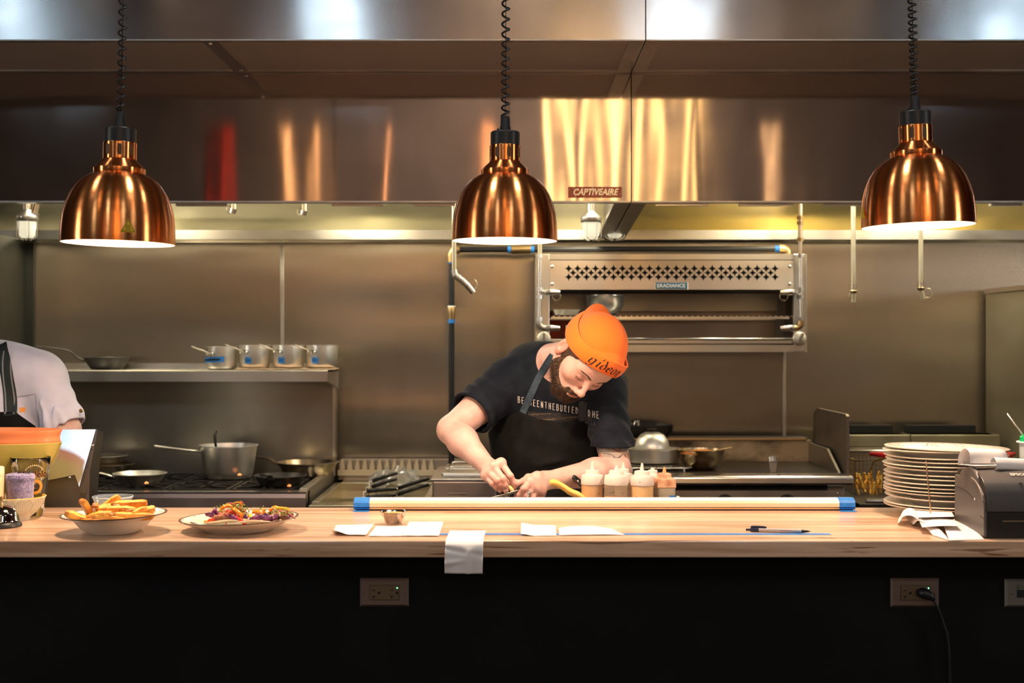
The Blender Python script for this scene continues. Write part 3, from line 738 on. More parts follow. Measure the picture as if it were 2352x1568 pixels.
for (xa, xb), (ya, yb), D, lab in FB:
    pa, pb = W(xa, ya, D), W(xb, yb, D)
    t = thing('fry_basket', 'wire fryer '+lab, 'fry basket', ((pa.x+pb.x)/2, D+.1, .86), group='fry baskets in the low fryer')
    for dz in (0, .022):
        obj('grip', tube(NB(), [pa+Vector((.002, dz, dz)), (pa+pb)/2+Vector((0, dz, dz+.002)), pb+Vector((0, dz, dz))], [.008, .009, .007], 10), m_black, t, smooth=True)
    m = NB(); base = .845
    for q in (pa, pa+Vector((.012, .022, .022)), pa+(pb-pa)*.4): tube(m, [q, q+Vector((-.022, 0, -.002)), Vector((q.x-.024, D, base))], .0028, 6)
    tube(m, [Vector((pa.x-.03, D, base+.01)), Vector((pb.x-.02, D, base+.01)), Vector((pb.x-.02, D+.25, base+.01)), Vector((pa.x-.03, D+.25, base+.01))], .003, 6, close=True)
    for k in range(7):
        xx = pa.x-.03+(pb.x-pa.x+.01)*k/6; tube(m, [(xx, D, base+.01), (xx, D+.25, base+.01)], .0012, 5)
    obj('wire_frame', m, m_steel, t, smooth=True)
# crumpled clear bag
c = W(905, 1098, 5.75); bm = NB()
lathe(bm, [(0, .03), (.05, .028), (.085, .01), (.10, -.01), (.10, -.03)], 40, c, wob=lambda a, z: .18*math.sin(3*a+z*60)+.1*math.sin(7*a-z*90)+.06*math.sin(13*a))
for v in bm.verts: v.co.z += .018*math.sin(v.co.x*70+v.co.y*40)+.01*math.sin(v.co.x*160)
o = obj('plastic_bag', bm, mat('clear_plastic', (.9, .9, .9), .18, trans=.85, alpha=.45, bump=.003, bscale=35), smooth=False); tag(o, 'crumpled clear plastic bag lying on the fryer behind the basket handles', 'plastic bag')
o.modifiers.new('s', 'SOLIDIFY').thickness = .001

# --- steel food warmer box behind the cook
x0, x1 = W(993, 1100, 5.0).x, W(1142, 1100, 5.0).x
t = thing('food_warmer', 'squat steel warming box with louvres and two pan lids, behind the cook', 'food warmer', (x0, 5.0, .5))
obj('box_body', bx(x0, x1, 5.0, 5.5, .5, .994), mat('warmer_steel', (.42, .36, .33), .35, 1, rvar=.12), t, bevel=.006)
for k in range(5):
    zz = .945-k*.011; obj('louvre', bx(x0+.058, x0+.128, 4.994, 5.001, zz, zz+.004), m_steel_d, t)
obj('top_rim', bx(x0-.006, x1+.006, 4.995, 5.5, .994, 1.003), m_bright, t, bevel=.003)
for k, (ya, yb) in enumerate(((5.06, 5.22), (5.26, 5.44))):
    m = bx(x0+.03, x1-.03, ya, yb, 1.003, 1.02); lid = obj('pan_lid', m, m_bright, t, bevel=.008)
    obj('lid_handle', tube(NB(), bez([(x0+.06, (ya+yb)/2, 1.02), (x0+.07, (ya+yb)/2, 1.034), (x1-.07, (ya+yb)/2, 1.034), (x1-.06, (ya+yb)/2, 1.02)], 5), .004, 8), m_steel, lid, smooth=True)
for x in (x0+.05, x1-.05): obj('leg', cyl(NB(), (x, 5.25, 0), (x, 5.25, .5), .02), m_steel, t, smooth=True, auto=40)

# --- gas pipes
def pipe_thing(name, lab, cat, segs, m_=m_pipe, r=.0135):
    t = thing(name, lab, cat, segs[0][0]); 
    for s in segs: obj('pipe', tube(NB(), s, r, 16), m_, t, smooth=True, auto=50)
    return t
PD = 6.1
t = pipe_thing('gas_pipe', 'black gas pipe running up the back wall and across above the broiler', 'pipe', [[W(1037, 1075, PD), W(1037, 600, PD)], [W(1050, 573, PD), W(1795, 571, PD)]])
for a, b, mm, r in (((1030, 578), (1045, 578), m_brass, .022),):
    obj('elbow', tube(NB(), bez([W(1037, 602, PD), W(1037, 584, PD), W(1043, 575, PD), W(1056, 573, PD)], 5), .019, 16), m_brass, t, smooth=True, auto=60)
obj('elbow', tube(NB(), bez([W(1790, 571, PD), W(1802, 572, PD), W(1808, 578, PD), W(1809, 592, PD)], 5), .019, 16), m_brass, t, smooth=True, auto=60)
for (xa, ya), (xb, yb) in (((1051, 573), (1055, 573)), ((1166, 573), (1174, 573)), ((1219, 572.6), (1227, 572.6)), ((1779, 571.3), (1790, 571.3)), ((1037, 598), (1037, 605)), ((1037, 733), (1037, 742))):
    obj('tape_joint', tube(NB(), [W(xa, ya, PD), W(xb, yb, PD)], .0155, 16), m_tape, t, smooth=True, auto=50)
obj('pipe_union', tube(NB(), [W(1174, 573, PD), W(1219, 572.6, PD)], .019, 12), m_brass, t, smooth=True, auto=50)
v = obj('valve', tube(NB(), [W(1037, 702, PD), W(1037, 710, PD), W(1037, 720, PD), W(1037, 733, PD)], [.016, .02, .018, .016], 12), m_brass, t, smooth=True, auto=50)
obj('valve_cap', tube(NB(), [W(1037, 702, PD), W(1037, 709, PD)], .0175, 12), m_white, v)
# --- fire suppression drops
def ring_loop(c, r, n=14): return [c+Vector((r*math.cos(2*PI*k/n), 0, r*math.sin(2*PI*k/n))) for k in range(n)]
m_cream = mat('pale_conduit', (.62, .60, .50), .35, .5, col2=(.5, .44, .28), scale=(20, 20, 6))
def drop(lab, px, y0, y1, D, kind, r=.0095):
    t = thing('suppression_pipe', lab, 'sprinkler pipe', W(px, y1, D), group='fire suppression drops under the hood')
    a, b = W(px, y0, D), W(px, y1, D); obj('conduit', tube(NB(), [a, b], r, 14), m_cream, t, smooth=True, auto=50)
    if kind == 'bent':
        q = [b, W(px+3, y1+12, D), W(px+18, y1+24, D), W(px+30, y1+35, D)]
        obj('swivel_joint', tube(NB(), bez(q, 4), [.013]*4+[.016, .013, .016, .012, .014]+[.013]*4, 12), m_steel, t, smooth=True, auto=50)
        obj('nozzle', tube(NB(), [q[-1], W(px+44, y1+52, D)], [.014, .012], 12), m_bright, t, smooth=True, auto=50)
        obj('cap_loop', tube(NB(), ring_loop(W(px+40, y1+33, D), .024), .0018, 6, close=True), m_gold, t, smooth=True)
    elif kind == 'down':
        obj('fitting', tube(NB(), [b, W(px, y1+14, D), W(px, y1+16, D), W(px, y1+22, D)], [.013, .013, .018, .012], 12), m_gold, t, smooth=True, auto=50)
        obj('nozzle', tube(NB(), [W(px, y1+22, D), W(px+(6 if px > 2000 else 0), y1+42, D)], [.012, .011], 12), m_cream, t, smooth=True, auto=50)
        obj('cap_loop', tube(NB(), ring_loop(W(px+(16 if px > 2000 else -4), y1+28, D), .02 if px > 2000 else .012), .0018, 6, close=True), m_gold, t, smooth=True)
    elif kind == 'short':
        obj('nozzle', tube(NB(), [b, W(px-3, y1+10, D)], [.014, .012], 12), m_bright, t, smooth=True, auto=50)
        obj('cap_loop', tube(NB(), ring_loop(W(px-8, y1+2, D), .016), .0018, 6, close=True), m_gold, t, smooth=True)
    return t
drop('pale conduit beside the middle heat lamp, ending in a bent nozzle', 1043, 232, 620, 5.62, 'bent')
drop('pale conduit hanging straight down between the broiler and the lamp over the plates', 1960, 232, 652, 5.7, 'down', .010)
drop('pale conduit coming out below the heat lamp over the plates', 2115, 232, 645, 5.7, 'down')
drop('short nozzle under the hood lip nearest the lamp over the fries', 537, 232, 480, 5.6, 'short')
drop('short nozzle under the hood lip between two heat lamps', 699, 232, 484, 5.6, 'short')
# two drops feeding the broiler, with side nozzles
for px, lab, s, y0 in ((1240, 'steel conduit running down the broiler side behind the middle heat lamp', 1, 240), (1838, 'steel conduit with brass joints running down the far side of the broiler', -1, 240)):
    D = 5.76; t = thing('suppression_pipe', lab, 'sprinkler pipe', W(px, 770, D), group='fire suppression drops under the hood')
    obj('conduit', tube(NB(), [W(px, y0, D), W(px, 590, D)], .0095, 14), m_cream if s > 0 else m_gold, t, smooth=True, auto=50)
    obj('conduit', tube(NB(), [W(px, 590, D), W(px-s*2, 738, D)], .0085, 14), m_bright, t, smooth=True, auto=50)
    for yy in (500, 512, 550, 588, 664, 682, 732): obj('fitting', tube(NB(), [W(px, yy-4, D), W(px, yy+4, D)], .0145, 8), m_steel if yy > 560 else (m_brass if s < 0 else m_steel), t, auto=40, smooth=True)
    for yy in (671, 753):
        obj('side_nozzle', tube(NB(), [W(px, yy, D), W(px+s*12, yy, D), W(px+s*14, yy, D), W(px+s*26, yy, D), W(px+s*46, yy+1, D)], [.01, .01, .014, .014, .010], 12), m_bright, t, smooth=True, auto=50)
    obj('cap_loop', tube(NB(), ring_loop(W(px+s*38, 681, D), .018), .0016, 6, close=True), m_gold, t, smooth=True)
    obj('bottom_elbow', tube(NB(), bez([W(px-s*2, 736, D), W(px, 747, D), W(px+s*8, 753, D), W(px+s*16, 753, D)], 4), .0135, 12), m_steel if s > 0 else m_brass, t, smooth=True, auto=60)

# --- salamander broiler
D = 5.85; X0, X1 = W(1230, 0, D).x, W(1853, 0, D).x; zt, zb = W(0, 583, D).z, W(0, 808, D).z
t = thing('salamander_broiler', 'wall mounted steel salamander broiler with star cut-outs and a blue name badge', 'broiler', ((X0+X1)/2, D, zb))
def zz(y): return W(0, y, D).z
def xx(x): return W(x, 0, D).x
m = NB(); bx(X0, X1, D+.01, YB-.01, zt-.01, zt, m); bx(X0, X0+.01, D+.01, YB-.01, zb, zt, m); bx(X1-.01, X1, D+.01, YB-.01, zb, zt, m)
bx(X0, X1, YB-.03, YB-.01, zb, zt, m); bx(X0, X1, D+.01, YB-.01, zb, zb+.01, m); obj('shell', m, m_steel_d, t)
for a_, b_ in ((1230, 1262), (1822, 1853)): obj('side_column', bx(xx(a_), xx(b_), D-.004, D+.02, zb, zt), m_steel, t, bevel=.003)
for a_ in (1232, 1848): obj('column_edge', bx(xx(a_-2), xx(a_+3), D-.014, D-.004, zb, zt), m_bright, t)
obj('top_strip', bx(xx(1262), xx(1822), D, D+.02, zz(596), zt), m_steel, t)
# pierced upper panel
m = NB(); P0 = [(xx(1262), zz(665)), (xx(1822), zz(665)), (xx(1822), zz(598)), (xx(1262), zz(598))]; ed = []
def loop(pts):
    v = [m.verts.new((x, D-.004, z)) for x, z in pts]
    return [m.edges.new((v[i], v[(i+1) % len(v)])) for i in range(len(v))]
ed += loop(P0)
pit = 20.6/FPX*D
for row, (yy, n, off) in enumerate(((616.6, 24, 0), (626.3, 23, .5), (636, 24, 0))):
    for k in range(n):
        cx, cz = xx(1306)+(k+off)*pit, zz(yy); pts = []
        for j in range(16):
            a = 2*PI*j/16+PI/2; p_ = .62; rr = .0180/(abs(math.cos(a))**p_+abs(math.sin(a))**p_)**(1/p_)*(1 if row != 1 else .92)
            pts.append((cx+rr*math.cos(a), cz+rr*math.sin(a)))
        ed += loop(pts)
bmesh.ops.triangle_fill(m, edges=ed, use_beauty=True)
o = obj('pierced_panel', m, mat('panel_steel', (.62, .56, .50), .27, 1, rvar=.1, scale=(5, 5, 9), aniso=.5, tang=(0, 0, 1)), t, solid=.003)
obj('panel_back', bx(xx(1266), xx(1820), D+.02, D+.03, zz(664), zz(600)), m_dark, t)
for px in (1268, 1813):
    for py in (612, 652): obj('rivet', lathe(NB(), [(.008, 0), (.006, .004), (0, .005)], 12, (xx(px), D-.006, zz(py)), rotx(PI/2)), m_bright, t, smooth=True)
bd = obj('badge', bx(xx(1505), xx(1578), D-.010, D-.006, zz(664), zz(649)), mat('badge_blue', (.03, .17, .30), .3), t, bevel=.002, label='blue and silver name badge')
obj('badge_border', bx(xx(1503), xx(1580), D-.0085, D-.0058, zz(665.5), zz(647.5)), m_bright, bd, bevel=.002)
m = place2d(text2d('RADIANCE', .0215, sx=1.06, thick=.0006), lambda x, y: Vector((xx(1544)+x, D-.0112, zz(656.5)+y)))
for k in range(4): bx(xx(1508)+k*.003, xx(1508)+k*.003+.0018, D-.0115, D-.0108, zz(661), zz(652), m)
obj('badge_lettering', m, m_white, bd)
# burner box inside, rack, bars
obj('burner_panel', bx(xx(1266), xx(1820), YB-.12, YB-.1, zz(700)-.02, zz(668)), m_steel_d, t)
obj('inner_back', bx(xx(1264), xx(1820), YB-.07, YB-.06, zz(780), zz(665)), mat('cavity_steel', (.30, .24, .20), .3, 1, rvar=.2, scale=(3, 3, 3)), t)
obj('hot_patch', bx(xx(1264), xx(1330), YB-.085, YB-.075, zz(786), zz(700)), mat('red_glaze', (.50, .04, .02), .4, .3, col2=(.2, .03, .02), scale=(9, 9, 9)), t, label='red tinted corner of the broiler back')
m = NB(); zr = zz(729)
for yy in (D+.02, D+.33): bx(xx(1266), xx(1815), yy, yy+.012, zr-.006, zr+.004, m)
for k in range(44): tube(m, [(xx(1266)+.012+k*.0245, D+.014, zr+.006), (xx(1266)+.012+k*.0245, D+.34, zr+.006)], .0035, 6)
obj('broiling_rack', m, m_bright, t, smooth=False)
obj('lower_bar', bx(xx(1262), xx(1822), D+.0, D+.05, zz(790), zz(778)), m_steel, t, bevel=.004)
obj('lower_bar_lip', tube(NB(), [(xx(1300), D-.005, zz(778)), (xx(1822), D-.005, zz(778))], .006, 10), m_bright, t, smooth=True)
obj('bottom_rail', bx(X0, X1, D-.002, D+.02, zb, zz(792)), m_steel, t)
obj('burner_manifold', tube(NB(), [(xx(1300), D+.02, zz(753)), (xx(1345), D+.02, zz(753))], .012, 12), m_steel, t, smooth=True)
for px, py, mm in ((1249, 777, m_mirror), (1834, 777, m_brass)):
    c = Vector((xx(px), D-.018, zz(py))); k = obj('control_knob', lathe(NB(), [(.028, -.012), (.030, -.006), (.030, .006), (.024, .012), (0, .013)], 28, c, rotx(PI/2)), mat('knob_steel', (.72, .68, .58), .42, .6), t, smooth=True, auto=50)
    obj('knob_grip', box(NB(), c+Vector((0, -.018, 0)), (.010, .014, .052), roty(.0 if px < 1500 else .5)), m_steel_d, k, bevel=.002)
# bowl and little tray on the rack
p = W(1390, 722, 5.96); c = Vector((p.x, 5.98, zr+.0105))
o = obj('mixing_bowl', lathe(NB(), [(0, 0), (.045, 0), (.065, .012), (.083, .045), (.090, .085), (.098, .088), (.098, .092), (.088, .090), (.081, .047), (.062, .014), (0, .004)], 48, c), mat('bowl_steel', (.82, .80, .74), .24, .72), smooth=True, auto=60); tag(o, 'shiny steel mixing bowl on the broiler rack just above the orange beanie', 'bowl')
p = W(1300, 722, 5.94); c = Vector((p.x, 5.98, zr+.0105))
bm = NB(); 
def tray(bm, c, w, d, h, wb, db, th=.002):
    A = [(-w/2, -d/2), (w/2, -d/2), (w/2, d/2), (-w/2, d/2)]; B = [(-wb/2, -db/2), (wb/2, -db/2), (wb/2, db/2), (-wb/2, db/2)]
    R = [[bm.verts.new(c+Vector((x, y, z))) for x, y in P] for P, z in (([(q[0]*1.08, q[1]*1.06) for q in A], h), (A, h), (B, th), )]
    for i in range(2):
        for k in range(4): bm.faces.new((R[i][k], R[i][(k+1) % 4], R[i+1][(k+1) % 4], R[i+1][k]))
    bm.faces.new(R[2])
tray(bm, c, .12, .16, .026, .095, .13); o = obj('steel_tray', bm, m_alu, solid=.002, bevel=.002); tag(o, 'small shallow steel tray on the broiler rack beside the mixing bowl', 'tray')

# --- griddle
GX0, GX1, GY0 = .15, 1.362, 5.3; gz = W(0, 1093, GY0).z
t = thing('griddle', 'flat-top steel griddle with tall side splash and black knobs', 'griddle', (GX0, GY0, 0))
obj('stand', bx(GX0+.03, GX1-.03, GY0+.08, 6.0, .12, .72), m_steel_d, t)
for x in (GX0+.08, GX1-.08): obj('leg', cyl(NB(), (x, GY0+.2, 0), (x, GY0+.2, .13), .025), m_steel, t, smooth=True, auto=40)
obj('front_panel', bx(GX0, GX1-.02, GY0+.06, GY0+.09, .70, gz-.05), mat('griddle_front', (.36, .31, .28), .38, 1, rvar=.1), t, bevel=.004)
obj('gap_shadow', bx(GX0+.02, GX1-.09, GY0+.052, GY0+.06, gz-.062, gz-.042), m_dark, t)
obj('front_gutter', prism(NB(), [(GY0, gz-.036), (GY0-.008, gz-.03), (GY0-.006, gz-.006), (GY0+.002, gz), (GY0+.085, gz+.004), (GY0+.085, gz-.036)], 'x', GX0, GX1), mat('gutter_steel', (.60, .55, .52), .22, 1, rvar=.1), t, bevel=.003)
obj('cooking_plate', bx(GX0+.01, GX1-.02, GY0+.088, 5.95, gz-.03, gz+.002), mat('griddle_black', (.010, .007, .005), .38, 0, spec=.3, col2=(.025, .015, .010), scale=(5, 5, 5)), t)
obj('back_splash', prism(NB(), [(5.93, gz), (5.96, 1.075), (5.98, 1.08), (6.0, 1.08), (6.0, gz-.02)], 'x', GX0, GX1-.02), mat('scorched_steel', (.24, .17, .10), .45, .8, col2=(.03, .018, .012), scale=(6, 6, 12), contrast=(.42, .66), detail=6), t)
obj('splash_edge', bx(GX0, GX1-.04, 5.955, 5.985, 1.078, 1.086), m_brass, t)
obj('back_box', bx(GX0, GX1-.02, 6.0, 6.12, .9, 1.085), m_iron, t)
obj('side_splash', prism(NB(), [(GY0+.06, gz), (GY0+.06, gz+.02), (GY0+.06, 1.218), (GY0+.075, 1.226), (5.87, 1.226), (5.95, 1.2), (5.95, gz-.02)], 'x', GX1-.012, GX1), mat('splash_steel', (.20, .16, .13), .4, .9, rvar=.15), t)
obj('side_shield', prism(NB(), [(GY0+.06, gz), (GY0+.09, gz), (GY0+.30, gz+.085), (5.93, gz+.085), (5.95, gz-.01)], 'x', GX1-.035, GX1-.025), m_steel_d, t)
obj('screw', lathe(NB(), [(.008, 0), (.006, .004), (0, .005)], 12, (GX1-.004, GY0+.07, 1.205), rotx(PI/2)), m_bright, t, smooth=True)
obj('screw', lathe(NB(), [(.006, 0), (.005, .003), (0, .004)], 12, (GX1-.05, GY0+.059, gz-.075), rotx(PI/2)), m_bright, t, smooth=True)
for px in (1665, 1808):
    c = Vector((W(px, 0, GY0+.05).x, GY0+.045, gz-.118)); k = obj('knob', lathe(NB(), [(.035, -.0), (.034, .02), (.028, .03), (0, .032)], 28, c, rotx(PI/2)), m_black, t, smooth=True, auto=50)
    obj('knob_bezel', lathe(NB(), [(.040, -.003), (.040, .004), (.034, .005)], 28, c, rotx(PI/2)), m_iron, k, smooth=True)
def on(px, D, z): return Vector(((px-1176)/FPX*D, D, z))
gp = gz+.003
# wire grate, big pan, dome lid
c = on(1500, 5.62, gp); t = thing('wire_rack', 'round-edged wire cooling rack lying on the griddle beneath the wide pan', 'rack', c); m = NB()
x0, x1, y0, y1 = on(1438, 5.62, 0).x, on(1576, 5.62, 0).x, 5.46, 5.74
m = NB()
for k in range(24): xk = x0+(x1-x0)*k/23; tube(m, [(xk, y0, gp+.016), (xk, y1, gp+.016)], .0028, 5)
obj('wires', m, m_bright, t)
obj('rim', tube(NB(), [(x0, y0, gp+.012), (x1-.02, y0, gp+.012), (x1, y0+.02, gp+.012), (x1, y1, gp+.012), (x0, y1, gp+.012)], .004, 8, close=True), m_steel, t, smooth=True)
for xx_, yy_ in ((x0+.01, y0), (x1-.03, y0), (x1-.02, y1), (x0+.01, y1)): obj('foot', cyl(NB(), (xx_, yy_, gp-.001), (xx_, yy_, gp+.012), .004, n=8), m_steel, t)
c = on(1500, 5.64, gp+.0195)
o = obj('wide_pan', lathe(NB(), [(0, 0), (.098, 0), (.108, .006), (.116, .058), (.119, .059), (.119, .062), (.113, .060), (.104, .008), (0, .006)], 48, c), m_alu, smooth=True, auto=50); tag(o, 'wide straight-sided aluminium pan on the wire rack, under the dome', 'pan')
c2 = c+Vector((-.002, .02, .062)); t = thing('dome_cover', 'round aluminium dome cover sitting over the wide pan', 'lid', c2)
obj('dome', lathe(NB(), [(.074, 0), (.073, .012), (.066, .035), (.05, .056), (.03, .066), (0, .069)], 40, c2), m_alu, t, smooth=True)
obj('knob', lathe(NB(), [(.006, .067), (.006, .073), (.02, .076), (.02, .081), (0, .083)], 20, c2), m_iron, t, smooth=True, auto=50)
# bowl with orange sauce
c = on(1610, 5.56, gp); t = thing('mixing_bowl', 'wide steel bowl of orange sauce on the griddle', 'bowl', c)
obj('bowl_body', lathe(NB(), [(0, 0), (.05, 0), (.07, .012), (.090, .045), (.098, .080), (.104, .082), (.104, .085), (.096, .083), (.087, .046), (.068, .014), (0, .004)], 48, c), mat('golden_steel', (.66, .52, .32), .2, 1, rvar=.1), t, smooth=True, auto=60)
o = obj('orange_sauce', lathe(NB(), [(0, .077), (.04, .079), (.08, .073), (.0935, .068)], 36, c, wob=lambda a, z: .05*math.sin(2*a)), mat('orange_sauce', (.85, .32, .02), .3, col2=(.7, .2, .02), scale=(25, 25, 25)), smooth=True); tag(o, 'orange sauce filling the steel bowl on the griddle', 'sauce')
t = thing('spoon', 'steel spoon with a rusty-looking tip leaning out of the sauce bowl', 'spoon', c+Vector((.06, 0, .07)))
obj('handle', tube(NB(), [c+Vector((.03, 0, .072)), c+Vector((.128, -.01, .092))], .0045, 8, flat=.4), m_brass, t, smooth=True)
obj('spoon_bowl', lathe(NB(), [(0, 0), (.016, .004), (.02, .01)], 16, c+Vector((.02, 0, .062))), m_steel, t, smooth=True)
# griddle scraper
c = on(1775, 5.42, gz+.004); t = thing('scraper', 'steel grill scraper standing on the griddle front', 'scraper', c)
obj('blade', prism(NB(), [(-.011+c.x, c.z), (.011+c.x, c.z), (.018+c.x, c.z+.045), (-.018+c.x, c.z+.045)], 'y', 5.415, 5.425), m_steel_d, t)
obj('grip', cyl(NB(), c+Vector((0, 0, .038)), c+Vector((0, .01, .056)), .018, .02), m_steel, t, smooth=True, auto=50)
# small steel hardware behind the cook's elbow
c = W(1462, 988, 5.9); t = thing('wall_bracket', 'small pale bracket on the wall just past the cook\'s sleeve', 'bracket', c)
obj('arm', tube(NB(), [W(1455, 990, 6.0), W(1460, 968, 6.0), W(1468, 966, 6.0)], .008, 8), m_bright, t, smooth=True)
obj('hook', tube(NB(), [W(1466, 966, 6.0), W(1466, 994, 6.0), W(1452, 996, 6.0)], .006, 8), m_cream, t, smooth=True)
obj('mount', bx(W(1450, 0, 6.0).x, W(1458, 0, 6.0).x, 6.0, YB, W(0, 995, 6.0).z, W(0, 975, 6.0).z), m_iron, t)
c = on(1485, 6.2, 1.03)
o = obj('black_pan', lathe(NB(), [(0, 0), (.11, 0), (.13, .02), (.135, .055), (.13, .056), (.12, .02), (0, .006)], 36, (.60, 6.06, 1.088)), m_iron, smooth=True, auto=50); tag(o, 'low black pan on the griddle back ledge behind the dome cover', 'pan')

# --- second fryer with hanging baskets
HX0, HX1 = 1.39, 2.20
t = thing('fryer', 'double steel fryer past the griddle with black flue openings', 'fryer', (HX0, 5.3, 0))
obj('cabinet', bx(HX0, HX1, 5.3, 6.1, .1, .84), m_steel, t)
obj('tank_deck', bx(HX0, HX1, 5.3, 6.0, .84, .87), m_iron, t)
obj('front_rail', tube(NB(), [(HX0+.02, 5.29, .885), (HX1-.02, 5.29, .885)], .010, 10), m_steel, t, smooth=True)
obj('back_riser', bx(HX0, HX1, 6.0, 6.12, .84, 1.10), m_steel, t)
for a_, b_ in ((1.395, 1.79), (1.795, 2.195)): obj('riser_cap', bx(a_, b_, 5.97, 6.13, 1.045, 1.10), mat('riser_steel', (.42, .41, .29), .35, 1, rvar=.15), t, bevel=.004)
obj('hanger_rail', tube(NB(), [(HX0, 5.93, 1.03), (HX1, 5.93, 1.03)], .008, 10), m_bright, t, smooth=True)
for a_, b_ in ((1950, 2046), (2080, 2236)):
    p0, p1 = W(a_, 1003, 6.13), W(b_, 976, 6.13); obj('flue_opening', bx(p0.x, p1.x, 6.1, 6.16, 1.08, p1.z), m_dark, t)
for x in (HX0+.06, HX1-.06): obj('leg', cyl(NB(), (x, 5.4, 0), (x, 5.4, .1), .02), m_steel, t, smooth=True, auto=40)
m_fry = mat('golden_potato', (.95, .60, .12), .5, col2=(.85, .45, .06), scale=(45, 45, 45), sss=.1)
m_red = mat('red_grip', (.62, .02, .03), .35)
for j, (px0, px1, lab, hx) in enumerate(((1952, 2034, 'wire basket of raw-gold fries with a red handle, hanging beside the griddle', 2000), (2240, 2300, 'wire basket with a red handle, mostly hidden by the stack of plates', 2330))):
    Db = 5.72; xa, xb = on(px0, Db, 0).x, on(px1, Db, 0).x; zt_, zb_ = 1.015, .86
    t = thing('fry_basket', lab, 'fry basket', ((xa+xb)/2, Db, zb_), group='baskets of the far fryer')
    m = NB(); ym = 5.62, 5.9
    for k in range(9): zk = zb_+(zt_-zb_)*k/8; tube(m, [(xa, ym[0], zk), (xb, ym[0], zk), (xb, ym[1], zk), (xa, ym[1], zk)], .0016, 4, close=True)
    for k in range(10):
        xk = xa+(xb-xa)*k/9
        for y_ in ym: tube(m, [(xk, y_, zb_), (xk, y_, zt_)], .0014, 4)
    for k in range(12):
        yk = ym[0]+(ym[1]-ym[0])*k/11
        for x_ in (xa, xb): tube(m, [(x_, yk, zb_), (x_, yk, zt_)], .0014, 4)
    obj('wire_mesh', m, mat('wire_brass', (.35, .28, .17), .35, 1), t)
    m = NB(); tube(m, [(xa, ym[0], zt_), (xb, ym[0], zt_), (xb, ym[1], zt_), (xa, ym[1], zt_)], .004, 8, close=True)
    hc = (xa+xb)/2; tube(m, [(hc-.02, ym[0], zt_-.05), (hc-.012, ym[0]-.05, zt_+.005), (hc+.01, ym[0]-.16, zt_+.03)], .004, 6); tube(m, [(hc+.05, ym[0], zt_-.05), (hc+.035, ym[0]-.05, zt_+.002), (hc+.01, ym[0]-.16, zt_+.03)], .004, 6)
    obj('rim', m, m_brass, t, smooth=True)
    pa, pb = W(hx, 1042, 5.5), W(hx+55 if j == 0 else hx-24, 1047, 5.35)
    obj('handle_grip', tube(NB(), [pa, (pa+pb)/2, pb], [.008, .012, .010], 10), m_red, t, smooth=True)
    if j == 0:
        f0 = None
        for k in range(22):
            L_ = random.uniform(.05, .08); R = Euler((random.uniform(-.5, .5), random.uniform(-.7, .7), random.uniform(0, 3))).to_matrix()
            cc = Vector((random.uniform(xa+.018, xb-.018), random.uniform(5.65, 5.76), random.uniform(.885, .935)))
            if f0 is None:
                f0 = obj('french_fry', box(NB(), (0, 0, 0), (.010, .010, .065)), m_fry, bevel=.002, origin=(0, 0, 0)); f = f0
            else: f = f0.copy(); COL.objects.link(f)
            f.location = cc; f.rotation_euler = R.to_euler(); tag(f, 'pale yellow fry standing in the wire basket past the griddle', 'french fry', 'fries in the wire basket')
# --- steel side panel at the far right
t = thing('side_cabinet', 'tall steel side panel of the appliance at the end of the line', 'appliance', (2.23, 5.2, 0))
obj('side_panel', bx(2.23, 2.245, 4.6, 6.25, .1, 1.764), mat('olive_steel', (.42, .40, .31), .42, 1, rvar=.15, scale=(2, 2, 3)), t)
obj('top_cap', bx(2.222, 3.0, 4.6, 6.25, 1.745, 1.766), m_steel, t)
obj('body', bx(2.245, 3.0, 4.6, 6.25, .1, 1.745), m_steel_d, t)
obj('base', bx(2.26, 2.98, 4.62, 6.2, 0, .1), m_iron, t)

# --- prep table between cook and pass (mostly hidden behind the counter)
t = thing('prep_table', 'low steel prep table behind the counter where the bottles stand', 'table', (-.6, 3.63, 0))
obj('table_top', bx(-.9, 1.6, 3.625, 3.90, .93, .96), m_steel, t, bevel=.005)
for x in (-.85, 1.55):
    for y in (3.66, 3.88): obj('leg', cyl(NB(), (x, y, 0), (x, y, .93), .02), m_steel, t, smooth=True, auto=40)
obj('under_shelf', bx(-.88, 1.58, 3.64, 3.89, .3, .32), m_steel, t)

# ================================================================ THE COUNTER
o = obj('counter_top', bx(-4, 4, 3.0, 3.602, ZT-.038, ZT), m_wood, bevel=.003, origin=(0, 3.3, ZT-.038)); tag(o, 'long wood-grain laminate counter top of the kitchen pass', 'counter top')
# blue tape line on the counter
a = ct(1010, 1227); bcol = ct(1908, 1227)
o = obj('tape_strip', bx(a.x, bcol.x, a.y-.008, a.y+.016, ZT+.0002, ZT+.0006), m_tape, origin=(0, a.y, ZT)); tag(o, 'thin strip of blue tape stuck lengthwise on the counter', 'tape')
